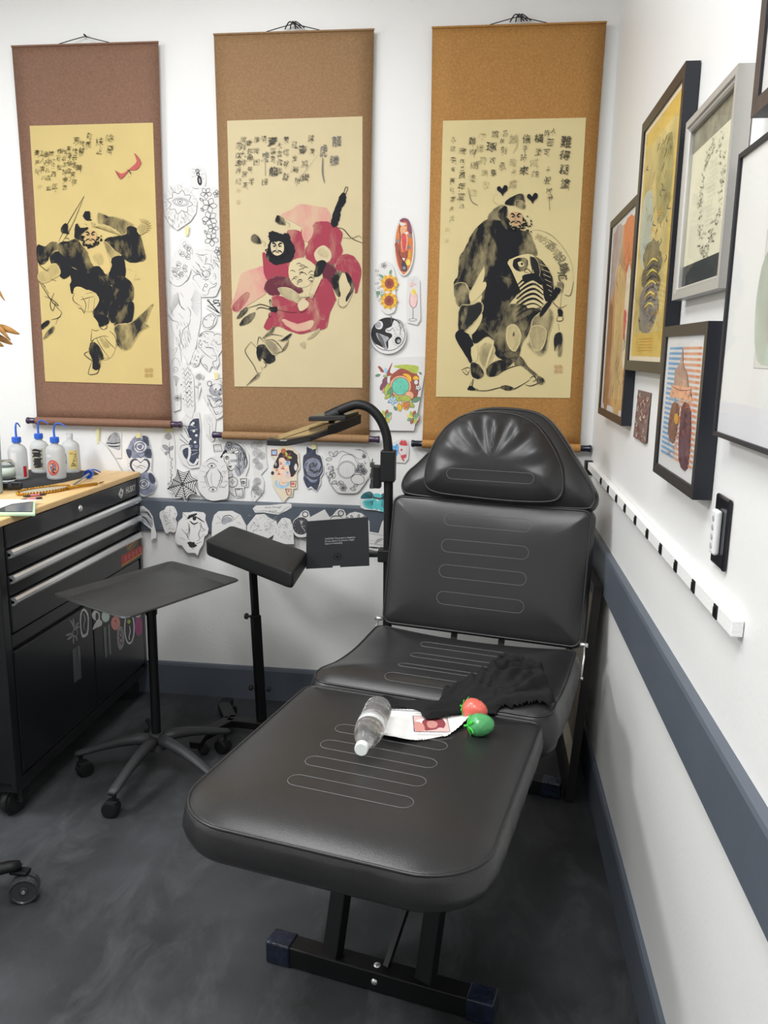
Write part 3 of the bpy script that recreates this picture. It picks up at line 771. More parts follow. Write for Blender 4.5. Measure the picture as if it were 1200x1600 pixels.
bm = bmesh.new(); hexa(bm, [L_(.06, .08)+Vector((0, 0, .0012)), L_(.44, .04)+Vector((0, 0, .0012)), L_(.44, .9)+Vector((0, 0, .0012)), L_(.06, .9)+Vector((0, 0, .0012))], .001)
hexa(bm, [L_(.52, .04)+Vector((0, 0, .0012)), L_(.92, .24)+Vector((0, 0, .0012)), L_(.92, .9)+Vector((0, 0, .0012)), L_(.52, .9)+Vector((0, 0, .0012))], .001)
finish('reflective_top', bm, mat('gold_mirror', '#b89f72', .12, metal=.75), o)['label'] = 'glossy tan mirrored top'
bm = bmesh.new(); hexa(bm, [L_(.02, .70)+Vector((0, 0, .03)), L_(1.02, .80)+Vector((0, 0, .03)), L_(1.04, 1.04)+Vector((0, 0, .03)), L_(-.0, .98)+Vector((0, 0, .03))], .018); o = finish('folded_panel', bm, m_lamp, lp, bevel=.003)
bm = bmesh.new(); hexa(bm, [L_(1.0, .5)+Vector((0, 0, .014)), L_(1.12, .62)+Vector((0, 0, .016)), L_(1.12, 1.04)+Vector((0, 0, .02)), L_(1.0, 1.04)+Vector((0, 0, .02))], .034); finish('hinge_block', bm, m_plastic, lp, bevel=.003)
# clear clip charger hanging on the pole
pc = empty('power_clamp', (-.79, -.42, 1.0)); tag(pc, 'clear and black plastic clamp fixed on the left side of the lamp pole', 'clamp')
bm = bmesh.new(); box(bm, -.800, -.772, Y-.02, Y+.02, 1.02, 1.10); finish('clamp_body', bm, m_plastic, pc, bevel=.004)
bm = bmesh.new(); 
for i in range(5): box(bm, -.812+.005*(i % 2), -.797, Y-.014, Y+.014, 1.018+i*.019-.002*(i % 2), 1.033+i*.019)
bar(bm, (-.808, Y-.016, 1.02), (-.802, Y-.016, 1.125), .006, .004)
tube(bm, [(-.81, Y, 1.0), (-.80, Y, .985), (-.775, Y, .98), (-.76, Y, .99)], .004, 8)
finish('clear_jaw', bm, mat('clear_grey_plastic', '#6d6f70', .12, trans=.7), pc, bevel=.003)['label'] = 'clear plastic jaw'

# square caution panel on its arm
cp = empty('caution_panel', (-.92, -.45, .8)); tag(cp, 'dark grey square plastic panel with a small white caution text, clamped to the lamp pole', 'panel')
P4 = [at(479, 815, 1, -.47), at(575, 808, 1, -.45), at(577, 884, 1, -.45), at(478, 889, 1, -.47)]
def pfn(x, y, l):
    p = P4[0].lerp(P4[1], x).lerp(P4[3].lerp(P4[2], x), y); return p+Vector((0, -l, 0))
m_panel = mat('panel_plastic', '#2d3032', .5, bump=.1, bscale=300)
A_ = Art(pfn); A_.sheet([(0, 0), (1, 0), (1, 1), (.54, 1.0), (.54, .965), (.42, .965), (.42, 1.0), (.0, 1.0)], m_panel, .006)
A_.unit = 1
m_wtxt = mat('white_print', '#c9cbcc', .6)
for i, s_ in enumerate(('CAUTION: This product is dangerous.', 'Do not subject it to pressure, weight,', 'impact or overloading.')):
    A_.text(s_, .30, .405+i*.05, .05, m_wtxt, sx=.62, center=False)
for q in ((.05, .05), (.95, .05), (.05, .93), (.95, .93)): A_.ell(q[0], q[1], .008, .008, m_ink, n=8)
A_.ell(.5, .775, .06, .07, m_steel, ring=.012); A_.ell(.5, .775, .03, .035, m_steel, n=12)
A_.done('panel_plate', cp)
bm = bmesh.new(); bar(bm, (-.90, -.435, .775), (-.755, -.422, .778), .02, .016); finish('arm', bm, m_plastic, cp, bevel=.002)
bm = bmesh.new(); box(bm, -.778, -.715, -.45, -.395, .755, .80); finish('pole_clamp', bm, m_plastic, cp, bevel=.004)

# ------------------------------------------------------------------ hanging scrolls
def brocade(name, a, b_):
    m = mat(name, a, .75, bump=.35, bscale=120, var=.12, vscale=140)
    nt = m.node_tree; bs = nt.nodes['Principled BSDF']; old = bs.inputs['Base Color'].links[0].from_socket
    tc = nt.nodes.new('ShaderNodeTexCoord'); v = nt.nodes.new('ShaderNodeTexVoronoi'); v.feature = 'DISTANCE_TO_EDGE'; v.inputs['Scale'].default_value = 70
    r = nt.nodes.new('ShaderNodeValToRGB'); r.color_ramp.elements[0].position = .03; r.color_ramp.elements[1].position = .10
    r.color_ramp.elements[0].color = (.4, .4, .4, 1); r.color_ramp.elements[1].color = (0, 0, 0, 1)
    mx = nt.nodes.new('ShaderNodeMix'); mx.data_type = 'RGBA'; mx.inputs[7].default_value = C(b_)
    nt.links.new(tc.outputs['Object'], v.inputs['Vector']); nt.links.new(v.outputs['Distance'], r.inputs[0]); nt.links.new(r.outputs[0], mx.inputs[0])
    nt.links.new(old, mx.inputs[6]); nt.links.new(mx.outputs[2], bs.inputs['Base Color'])
    return m
SD = .024
def scroll(label, x0, x1, z0, z1, mb, mp, corners, art, px0, px1, knob='#3b2a44'):
    e = empty('hanging_scroll', ((x0+x1)/2, -SD, z0)); tag(e, label, 'scroll painting', 'three hanging ink scrolls on the back wall')
    # silk mount with a slight sway of the cloth
    def y_at(x, z): return -SD-.004*math.sin((z-z0)*3.1+x*2)*(1-(z-z0)/(z1-z0))
    bm = bmesh.new(); g = []
    nx, nz = 8, 30
    for j in range(nz+1):
        z = z0+(z1-z0)*j/nz; pin = .006*math.sin(PI*j/nz)
        g.append([bm.verts.new((x0+pin+(x1-x0-2*pin)*i/nx, y_at(0, z), z)) for i in range(nx+1)])
    for j in range(nz):
        for i in range(nx): bm.faces.new((g[j][i], g[j][i+1], g[j+1][i+1], g[j+1][i]))
    o = finish('silk_mount', bm, mb, e, True); md = o.modifiers.new('t', 'SOLIDIFY'); md.thickness = .0012
    bm = bmesh.new(); tube(bm, [(x0, -SD-.003, z0-.004), (x1, -SD-.003, z0-.004)], .0165, 20); finish('bottom_roller', bm, mb, e, 40)
    mk = mat('roller_knob_'+knob[1:], knob, .25, coat=.4)
    for s, x in ((-1, x0), (1, x1)):
        bm = bmesh.new(); lathe(bm, [(0, .0), (.0125, .0), (.0125, .030), (.0145, .034), (.0145, .040), (.012, .043), (0, .043)], aim((x, -SD-.003, z0-.004), (s, 0, 0)), 20)
        finish('roller_knob', bm, mk, e, 40)
    bm = bmesh.new(); bar(bm, (x0-.002, -SD-.001, z1), (x1+.002, -SD-.001, z1), .006, .007); finish('top_rod', bm, mb, e, bevel=.002)
    xm = (x0+x1)/2; bm = bmesh.new()
    tube(bm, [(xm-.10, -SD, z1+.004), (xm-.05, -SD, z1+.016), (xm, -.012, z1+.032), (xm+.05, -SD, z1+.016), (xm+.10, -SD, z1+.004)], .0016, 6)
    tube(bm, [(xm, -.001, z1+.034), (xm, -.02, z1+.036)], .003, 8)
    if art != art1:
        for k in range(3): tube(bm, smooth_path([(xm-.03+.02*k, -SD, z1+.010), (xm-.01+.01*k, -SD-.004, z1+.034), (xm+.02+.012*k, -SD-.002, z1+.012)], 4), .0022, 6)
    finish('hanging_cord', bm, m_ink, e, True)['label'] = 'thin dark hanging cord'
    # the painting: photograph coordinates carried onto the plane of the scroll
    def fn(px, py, l):
        p = at(px, py, 1, -SD-.008); return Vector((p.x, y_at(0, p.z)-.0025-l, p.z))
    A_ = Art(fn); 
    # sheet subdivided so that it follows the sway
    k = A_.mi(mp); (ax, ay), (bx, by), (cx, cy), (dx, dy) = corners  # tl tr br bl
    gr = []
    for j in range(31):
        t = j/30; gr.append([A_.bm.verts.new(fn((ax+(dx-ax)*t)*(1-s)+(bx+(cx-bx)*t)*s, (ay+(dy-ay)*t)*(1-s)+(by+(cy-by)*t)*s, 0)) for s in (0, .5, 1)])
    for j in range(30):
        for i in range(2): f = A_.bm.faces.new((gr[j][i], gr[j+1][i], gr[j+1][i+1], gr[j][i+1])); f.material_index = k
    A_.lift = .0015
    art(A_)
    A_.done('painting', e)['label'] = px0
def Z(ox, oy, s): return lambda *q: [(ox+q[i]/s, oy+q[i+1]/s) for i in range(0, len(q), 2)]
def callig(A, cols, ox, oy, sc, rnd):
    A.up(); A.hold = True
    for (m, size, items) in cols:
        for it in items:
            ch, x, y = it[:3]; s = it[3] if len(it) > 3 else size; sy = it[4] if len(it) > 4 else 1
            A.text(ch, ox+x/sc, oy+y/sc, s*.84/sc, m, bold=(.006 if s > 95 else -.014), rot=rnd.uniform(-.12, .12), sx=rnd.uniform(.85, 1.1)/sy, shear=.12, jit=1.6)
            # a brush flick tying the characters together
            if rnd.random() < .45:
                a = ox+(x+rnd.uniform(-.3, .3)*s)/sc; b = oy+(y+.42*s)/sc
                A.stroke([(a, b), (a+rnd.uniform(-1.5, 1.5), b+1.2), (a+rnd.uniform(-1, 1), b+2.6)], m, .5, 3)
    A.hold = False
P1, P2, P3 = '#cdb87c', '#cfc09a', '#d9c997'
def inks(tagn, paper):
    return dict(k=ink_mat('wash_black_'+tagn, paper, '#26272a', .6, 1.5), g=ink_mat('wash_grey_'+tagn, paper, '#2e2f30', .15, .75, 20),
                d=ink_mat('wash_dense_'+tagn, paper, '#26272b', .95, 1.5, 22), l=ink_mat('wash_pale_'+tagn, paper, '#4a4637', .08, .4, 25))
def face(A, x, y, s, I, paper_m, skin):
    """bearded, brow-knit head drawn with brush marks, turned slightly right"""
    A.fill([(x-.5*s, y-.45*s), (x, y-.6*s), (x+.5*s, y-.4*s), (x+.5*s, y+.3*s), (x, y+.6*s), (x-.45*s, y+.3*s)], skin, 4)
    rnd = random.Random(int(x*7))
    for i in range(46):      # curly beard
        a = rnd.uniform(-.25, PI+.3); r = s*rnd.uniform(.62, 1.0); cx, cy = x+r*math.cos(a)*.95, y+.05*s+r*math.sin(a)*.85
        A.stroke([(cx, cy), (cx+rnd.uniform(-.14, .14)*s, cy+.12*s), (cx+rnd.uniform(-.2, .2)*s, cy+.04*s)], I['d'], .10*s, 3)
    for sd in (-1, 1):
        A.stroke([(x+sd*.42*s, y-.38*s), (x+sd*.25*s, y-.42*s), (x+sd*.06*s, y-.22*s)], I['d'], .12*s, 3)
        A.stroke([(x+sd*.38*s, y-.15*s), (x+sd*.22*s, y-.22*s), (x+sd*.1*s, y-.12*s)], I['d'], .06*s, 3)
        A.ell(x+sd*.23*s, y-.14*s, .05*s, .05*s, I['d'], n=8)
        A.stroke([(x+sd*.05*s, y+.2*s), (x+sd*.25*s, y+.22*s), (x+sd*.42*s, y+.36*s)], I['d'], .1*s, 3)
    A.stroke([(x-.02*s, y-.15*s), (x-.07*s, y+.08*s), (x+.05*s, y+.12*s)], I['g'], .07*s, 3)
    A.stroke([(x-.12*s, y+.34*s), (x+.02*s, y+.3*s), (x+.16*s, y+.36*s)], I['d'], .06*s, 3)

def art1(A):
    I = inks('s1', P1); rnd = random.Random(1); m_skin1 = mat('scroll_skin_1', '#c9a873', .8); pa = mat('scroll_paper_1', P1, .85)
    z = Z(50, 290, 5.714)
    # sword behind the head
    for q in ((235, 495, 320, 330, 462, 90), (270, 500, 360, 340, 462, 90)): A.stroke(z(*q), I['k'], .8)
    A.stroke(z(300, 470, 380, 300, 455, 110), I['g'], .5)
    # far sleeve, grey
    A.blob(z(590, 245, 680, 275, 780, 290, 900, 345, 850, 400, 800, 440, 740, 400, 680, 370, 590, 330), I['g'], 2.5, w1=1.3)
    A.blob(z(540, 370, 640, 350, 740, 395, 790, 440, 760, 440, 660, 380), I['l'], 2)
    # main masses
    A.blob(z(655, 480, 760, 455, 840, 440, 850, 380, 880, 365, 930, 385, 960, 440, 985, 540, 1008, 650, 960, 672, 880, 682, 800, 640, 740, 600, 680, 540), I['k'], 2.5)
    A.blob(z(45, 540, 120, 548, 160, 510, 215, 510, 215, 570, 170, 590, 120, 680, 60, 690), I['k'], 2.5, w1=.9)
    A.blob(z(235, 520, 330, 500, 390, 480, 440, 540, 520, 640, 540, 720, 520, 780, 440, 770, 380, 730, 300, 700, 250, 640), I['k'], 2.5)
    A.blob(z(165, 620, 225, 590, 260, 620, 330, 720, 335, 790, 290, 830, 250, 810, 255, 760, 215, 690, 170, 695), I['d'], 1.5)
    A.blob(z(330, 730, 400, 760, 460, 790, 530, 780, 610, 850, 600, 914, 480, 925, 350, 920, 355, 840), I['k'], 2.5)
    A.blob(z(640, 500, 690, 530, 740, 590, 790, 620, 770, 640, 720, 650, 700, 640, 660, 570), I['g'], 2, w1=1.2)
    A.blob(z(715, 650, 800, 630, 825, 700, 830, 790, 790, 850, 740, 890, 690, 870, 690, 790, 715, 720), I['d'], 2)
    A.blob(z(530, 730, 600, 725, 650, 780, 700, 830, 690, 890, 640, 880, 600, 820, 540, 790), I['k'], 2)
    A.blob(z(500, 590, 570, 570, 640, 580, 690, 660, 700, 740, 660, 790, 600, 720, 540, 710), mat('bare_chest', '#cfb678', .8), 0)
    A.blob(z(540, 640, 600, 600, 640, 660, 610, 710), I['l'], 3)
    z2 = Z(50, 440, 5.714)
    A.blob(z2(345, 60, 360, 0, 500, -20, 640, 10, 720, 60, 725, 150, 700, 230, 660, 310, 640, 330, 560, 300, 550, 260, 600, 180, 590, 120, 540, 80, 440, 45, 380, 50, 360, 105), I['k'], 2.5)
    A.blob(z2(720, -20, 800, -40, 860, -10, 900, 60, 890, 160, 830, 180, 800, 260, 740, 360, 690, 330, 690, 230, 730, 150), I['k'], 3)
    A.blob(z2(780, 210, 870, 170, 905, 220, 895, 330, 860, 390, 750, 400, 740, 350), I['k'], 2.5, w1=.9)
    A.blob(z2(740, 400, 820, 380, 880, 370, 980, 290, 1075, 200, 1060, 240, 1045, 280, 1010, 370, 1035, 400, 960, 450, 910, 530, 870, 595, 820, 608, 770, 580, 745, 500), I['g'], 2.5, w1=1.5)
    A.blob(z2(550, 300, 600, 290, 670, 320, 680, 370, 610, 400, 590, 360), I['d'], 1.2)
    A.blob(z2(860, 200, 900, 190, 900, 300, 870, 340), I['d'], 1.5)
    A.fill(z2(375, 60, 440, 50, 560, 125, 600, 160, 560, 240, 500, 270, 400, 215, 370, 160), pa, 3)
    for q in ((380, 100, 365, 165, 450, 230), (440, 130, 480, 200, 465, 285), (510, 150, 500, 260), (560, 140, 550, 250), (430, 165, 480, 150, 555, 130), (415, 240, 440, 240, 465, 285), (480, 110, 540, 95)): A.stroke(z2(*q), I['k'], .9)
    # boot
    A.fill(z2(530, 425, 600, 430, 700, 430, 750, 480, 745, 590, 700, 680, 620, 690, 560, 560), pa, 3)
    A.blob(z2(530, 545, 590, 570, 640, 680, 600, 700, 605, 760, 570, 785, 545, 770, 545, 700, 510, 620), I['k'], 2)
    A.blob(z2(600, 500, 650, 520, 690, 580, 650, 590), I['l'], 2.5, w1=1.6)
    for q in ((530, 425, 570, 440, 600, 430), (535, 425, 525, 530, 560, 510, 640, 485, 680, 495), (570, 500, 620, 590, 690, 685), (640, 490, 700, 560, 745, 600), (690, 440, 740, 490, 755, 580), (510, 620, 465, 650, 545, 710), (540, 700, 500, 820, 575, 820, 600, 770, 615, 700), (620, 690, 690, 680), (480, 670, 530, 705), (590, 350, 600, 400, 640, 430, 670, 400, 640, 380)): A.stroke(z2(*q), I['k'], .9)
    # sash and tassels at the left edge
    for q in ((62, 0, 120, 90, 180, 180, 265, 275), (110, 130, 180, 160, 235, 215, 180, 190), (195, 100, 160, 200, 185, 260, 210, 180), (265, 275, 240, 320, 170, 340), (235, 315, 210, 380), (75, -10, 150, 110)): A.stroke(z2(*q), I['k'], .9)
    A.blob(z2(85, 385, 140, 345, 150, 370, 90, 425), I['k'], 1); A.blob(z2(190, 395, 190, 440, 140, 490, 98, 515, 130, 450), I['g'], 1, w1=1.6)
    A.blob(z(60, 790, 130, 740, 200, 700, 245, 760, 230, 800, 120, 860, 70, 850), I['l'], 3)
    for q in ((60, 705, 130, 760, 145, 740), (60, 850, 120, 905), (165, 835, 215, 850)): A.stroke(z(*q), I['k'], 1.1)
    # head, cap and wings
    face(A, 141, 370, 18, I, pa, m_skin1)
    A.blob(z(380, 430, 385, 360, 405, 340, 430, 380, 500, 375, 440, 430, 420, 480, 385, 470), I['k'], 1.2)
    A.blob(z(455, 270, 480, 230, 515, 240, 515, 290, 530, 305, 480, 305), I['k'], 1); A.blob(z(255, 385, 290, 340, 315, 350, 315, 400, 328, 425, 275, 420), I['k'], 1)
    A.blob(z(525, 325, 560, 340, 540, 365), I['g'], 1)
    A.stroke(z(470, 340, 490, 350), I['k'], .8); A.stroke(z(290, 470, 320, 470, 330, 485), I['k'], .8)
    # pale hand at the right
    for k in range(9):
        a = -1.9+k*.35; A.stroke([(222+4*math.cos(a), 353+4*math.sin(a)), (222+9*math.cos(a+.1), 353+9*math.sin(a+.1)), (222+14*math.cos(a), 353+12*math.sin(a))], I['l'], 1.6)
    A.blob(z(940, 380, 980, 340, 1020, 370, 1000, 420, 960, 430), I['l'], 2, w1=1.4)
    for q in ((910, 860, 925, 790), (850, 740, 895, 760), (905, 835, 960, 835, 945, 815)): A.stroke(z(*q), I['g'], .5)
    # red bat
    zt = Z(40, 190, 5.714); mr = mat('bat_red', '#bb5a58', .8)
    A.fill(zt(965, 280, 1000, 310, 1030, 370, 985, 430, 930, 430, 910, 450, 870, 495, 840, 510, 795, 432, 850, 465, 900, 440, 960, 390, 990, 350), mr, 2)
    A.stroke(zt(965, 280, 1005, 320, 1030, 375), m_ink, .5); A.stroke(zt(795, 432, 830, 480, 842, 512), m_ink, .6); A.stroke(zt(905, 425, 930, 450, 940, 470), m_ink, 1.2); A.stroke(zt(915, 485, 930, 495), m_ink, .6)
    ic = mat('calligraphy_ink_1', '#5a5232', .8)
    callig(A, [(ic, 92, [('除', 750, 145), ('惡', 750, 245, 84), ('扶', 655, 175), ('正', 655, 260, 78), ('對', 565, 125, 76), ('馬', 555, 205, 74), ('芳', 450, 165, 84), ('物', 500, 190, 62)]),
               (ic, 62, [('報', 495, 250), ('恭', 490, 285), ('著', 470, 410, 76), ('樣', 435, 260), ('云', 435, 320), ('家', 430, 385), ('喜', 420, 470), ('歌', 430, 535),
                         ('喜', 380, 240), ('僅', 385, 300), ('催', 390, 370), ('歌', 385, 440), ('的', 375, 510), ('作', 345, 270), ('云', 340, 325), ('家', 345, 380), ('醫', 345, 450), ('樂', 345, 520), ('玄', 350, 585),
                         ('作', 305, 260), ('容', 290, 320), ('包', 295, 400), ('歲', 225, 280), ('紅', 235, 355), ('二', 240, 405, 40), ('酉', 245, 470), ('年', 255, 580, 84), ('春', 180, 290), ('月', 185, 360), ('九', 190, 430), ('歌', 200, 500), ('云', 205, 590),
                         ('主', 140, 275), ('人', 145, 345), ('寅', 145, 420), ('以', 155, 500), ('畫', 95, 275), ('并', 100, 360), ('記', 100, 440)])], 40, 190, 5.714, rnd)
    ms_ = mat('faded_seal', '#cdb877', .8)
    A.text('印', 61, 291, 7, ms_); A.text('福壽', 232, 578, 7, mat('seal_tan', '#b99a5a', .8)); A.text('康寧', 232, 586, 7, MATS['seal_tan'])

def art2(A):
    I = inks('s2', P2); rnd = random.Random(2); pa = mat('scroll_paper_2', P2, .85); mh = mat('pale_skin_2', '#cfbf9c', .8)
    R = ink_mat('wash_red', P2, '#a04352', .6, 1.45, 12); RD = ink_mat('wash_dark_red', P2, '#66323f', .85, 1.3, 14); PK = ink_mat('wash_pink', P2, '#cf918a', .35, 1.1, 12)
    z = Z(350, 280, 5.217); z2 = Z(350, 440, 5.217)
    A.blob(z(470, 290, 560, 250, 620, 205, 740, 225, 830, 240, 860, 300, 850, 350, 740, 380, 640, 380, 560, 340), PK, 3)
    A.blob(z(140, 790, 200, 750, 330, 720, 340, 860, 330, 930, 210, 1010, 110, 1075, 65, 1040, 100, 930), PK, 3, w1=1.1)
    A.blob(z2(70, 200, 180, 90, 200, 130, 110, 240), R, 2, w1=.8)
    A.blob(z(640, 400, 720, 385, 760, 350, 870, 360, 960, 440, 945, 520, 960, 600, 900, 690, 860, 700, 820, 640, 760, 690, 700, 700, 660, 600, 690, 520, 640, 460), R, 2.5)
    A.blob(z(510, 430, 600, 420, 640, 470, 650, 560, 640, 630, 560, 660, 560, 560), R, 2.5)
    A.blob(z(320, 600, 360, 650, 420, 690, 540, 680, 530, 760, 560, 830, 480, 850, 370, 830, 330, 760), R, 2.5)
    A.blob(z(640, 400, 720, 390, 700, 480, 660, 500), PK, 3)
    A.blob(z2(330, 60, 350, 0, 430, -40, 520, -30, 600, 20, 640, 80, 560, 90, 470, 60, 440, 110, 370, 100), RD, 2)
    A.blob(z(930, 650, 980, 615, 1060, 640, 1115, 740, 1090, 870, 1075, 930, 1060, 860, 1000, 790, 920, 730), R, 2.5)
    A.blob(z(800, 700, 870, 690, 920, 760, 900, 880, 870, 960, 820, 880, 810, 800), RD, 2.5)
    A.blob(z2(400, 120, 490, 130, 600, 170, 740, 90, 760, 20, 830, -20, 900, 80, 915, 130, 860, 250, 830, 370, 740, 390, 640, 420, 540, 400, 440, 360, 370, 390, 330, 370, 365, 290, 400, 200), R, 2.5)
    A.blob(z2(480, 310, 600, 350, 720, 320, 700, 380, 600, 400, 520, 360), PK, 3, w1=.6)
    A.blob(z2(740, 60, 830, 40, 850, 160, 830, 300, 760, 260), R, 3)
    # armour chest with curling bands
    A.fill(z(540, 680, 640, 640, 740, 700, 740, 760, 700, 860, 600, 880, 530, 800), pa, 3)
    for k in range(20):
        cx, cy = 350+rnd.uniform(555, 720)/5.217, 280+rnd.uniform(670, 850)/5.217; a = rnd.uniform(-1, 1)
        A.stroke([(cx-4, cy+a*3), (cx, cy-2.2), (cx+4.5, cy-a*2)], I['k'], 1.0)
    # fist and sword
    A.blob(z2(440, 60, 520, 50, 620, 120, 640, 190, 560, 150, 500, 130), I['l'], 1.5, w1=1.5)
    A.fill(z(735, 600, 770, 555, 820, 540, 870, 590, 870, 650, 830, 680, 760, 670, 740, 640), mh, 3); A.blob(z(760, 590, 800, 560, 850, 600, 840, 640, 790, 630), I['l'], 2)
    A.blob(z(765, 670, 830, 675, 800, 760, 765, 790, 735, 780), I['k'], 1)
    A.fill(z(735, 800, 800, 800, 720, 970, 680, 960), pa, 0); A.stroke(z(740, 800, 690, 950), I['k'], .6); A.stroke(z(800, 800, 735, 960), I['k'], .6); A.stroke(z(770, 800, 715, 960), I['g'], .5)
    for k in range(12): A.stroke([(350+rnd.uniform(630, 740)/5.217, 440+rnd.uniform(90, 170)/5.217), (350+rnd.uniform(600, 760)/5.217, 440+rnd.uniform(100, 180)/5.217)], I['k'], .7)
    A.fill(z2(600, 190, 640, 140, 690, 170, 680, 210, 620, 240), mh, 3)
    for q in ((600, 200, 620, 250, 660, 240, 670, 220), (440, 230, 530, 250, 600, 250)): A.stroke(z2(*q), I['k'], .7)
    # scabbard and ribbon at the top right
    A.stroke(z(975, 110, 990, 65, 1008, 70, 985, 130), I['k'], .8, 4, False)
    A.blob(z(950, 125, 985, 120, 985, 180, 950, 250, 935, 330, 910, 385, 870, 370, 880, 310, 910, 230), I['d'], 1.5, jit=1)
    A.stroke(z(915, 395, 970, 405, 1040, 480, 1130, 520), I['k'], 1.1); A.stroke(z(960, 475, 1040, 480, 1100, 460, 1130, 490), I['g'], .8)
    # raised sole at the right
    A.fill(z2(880, 0, 940, -70, 1010, -50, 1055, 60, 990, 205, 935, 190), pa, 3)
    A.blob(z2(880, -10, 910, -70, 960, -80, 935, 0, 945, 120, 910, 90), I['k'], 1.5); A.blob(z2(985, -85, 1040, -20, 1055, 60, 1000, 160, 1000, 120, 1035, 60, 1010, 0), I['k'], 1)
    A.stroke(z2(935, 130, 935, 190, 970, 210, 1000, 190), I['k'], .8)
    # tassel at the left
    A.blob(z2(105, 295, 150, 230, 190, 210, 180, 250, 130, 295), I['k'], .8); A.blob(z2(125, 355, 170, 290, 250, 250, 230, 310, 180, 345), I['k'], .8)
    for q in ((190, 215, 260, 195, 300, 185, 380, 210, 420, 240), (260, 230, 300, 210, 400, 235), (385, 215, 370, 160, 380, 150, 395, 200), (400, 240, 440, 270), (370, 250, 365, 285, 385, 285)): A.stroke(z2(*q), I['k'], 1.1)
    A.blob(z2(370, 215, 430, 205, 430, 245, 385, 245), I['d'], .6)
    # lower boot
    A.blob(z2(270, 540, 300, 515, 350, 530, 410, 610, 400, 650, 350, 665, 310, 620, 290, 645, 270, 610), I['k'], 1.5)
    A.blob(z2(330, 490, 380, 480, 430, 530, 440, 570, 400, 590), I['g'], 3, w1=.8)
    for q in ((220, 490, 175, 550, 180, 590, 240, 680, 270, 740, 305, 740), (220, 490, 265, 540), (270, 520, 285, 450, 320, 490), (320, 480, 400, 475, 460, 530, 480, 575), (330, 470, 340, 440, 400, 430, 480, 445), (415, 610, 405, 650, 345, 665), (300, 690, 310, 720), (320, 650, 345, 680, 320, 705), (440, 480, 520, 470, 510, 530, 470, 570, 400, 590)): A.stroke(z2(*q), I['k'], .9)
    A.blob(z2(315, 460, 370, 400, 410, 365, 390, 420, 340, 450), I['g'], 1, w1=1.8); A.blob(z2(460, 480, 550, 420, 520, 470, 490, 480), I['g'], 1, w1=1.8); A.blob(z2(480, 555, 515, 490, 500, 550), I['k'], .8)
    A.blob(z2(180, 850, 240, 780, 280, 745, 280, 775, 230, 810), I['g'], 1, w1=1.6); A.blob(z2(680, 470, 720, 430, 780, 385, 740, 440), I['g'], 1.5); A.blob(z2(620, 510, 655, 490, 655, 540), I['g'], 1.5)
    # head with tousled beard and cap
    A.blob(z(350, 590, 380, 500, 450, 450, 520, 470, 560, 530, 575, 590, 550, 660, 470, 690, 400, 690, 350, 650), I['d'], 1, jit=1.2)
    face(A, 433, 388, 19, I, pa, mh)
    A.blob(z(365, 440, 400, 425, 450, 440, 450, 490, 400, 515, 370, 490), I['d'], .8, jit=1)
    A.blob(z(460, 470, 510, 440, 540, 480, 500, 500), I['d'], .8, jit=1)
    for (a, b) in ((455, 335), (258, 490)):
        A.blob(z(a-35, b-20, a-10, b-40, a+25, b-15, a+42, b+32, a-5, b+28, a-35, b+10), I['k'], .8)
        A.stroke(z(a+45, b+5, a+80, b+30, a+60, b+60), I['g'], .5)
    ic = mat('calligraphy_ink_2', '#56534a', .8); il = mat('calligraphy_grey_2', '#7c7a75', .8)
    callig(A, [(il, 120, [('龍', 1005, 170, 115), ('騰', 980, 345, 115), ('虎', 885, 255, 150, 1.6)]), (ic, 70, [('躍', 775, 150, 80), ('重', 785, 260), ('御', 780, 375, 74), ('壹', 700, 250, 105), ('將', 720, 375, 85), ('漫', 725, 495, 80),
        ('征', 630, 205, 80), ('金', 630, 320), ('海', 630, 425, 84), ('闊', 655, 530), ('美', 550, 155), ('信', 555, 270), ('報', 550, 375), ('舒', 550, 490, 86), ('大', 490, 205), ('吉', 495, 285), ('會', 495, 360), ('雲', 490, 440),
        ('壹', 430, 175, 100), ('雲', 435, 260), ('意', 435, 330), ('龍', 440, 440, 100), ('情', 355, 150), ('康', 290, 160), ('龍', 285, 255), ('圖', 290, 360, 74), ('躍', 360, 540, 80), ('歲', 215, 185), ('任', 230, 265), ('甲', 230, 330), ('申', 230, 420, 60), ('年', 240, 530, 84),
        ('居', 165, 160), ('月', 165, 225), ('九', 170, 290), ('歌', 175, 360), ('居', 180, 470), ('主', 185, 560), ('寅', 125, 210), ('以', 125, 300), ('畫', 125, 370), ('并', 125, 435), ('記', 125, 530)]), (il, 110, [('虎', 365, 310, 120, 1.3)])], 350, 190, 5.714, rnd)
    A.stroke([(350+880/5.714, 190+320/5.714), (350+878/5.714, 190+450/5.714), (350+895/5.714, 190+545/5.714)], il, 2.2); A.stroke([(350+365/5.714, 190+350/5.714), (350+368/5.714, 190+480/5.714)], il, 1.4)
    ms_ = mat('faded_seal_2', '#c9b98f', .8)
    A.text('印', 372, 297, 7, ms_); A.text('章', 372, 315, 7, ms_)

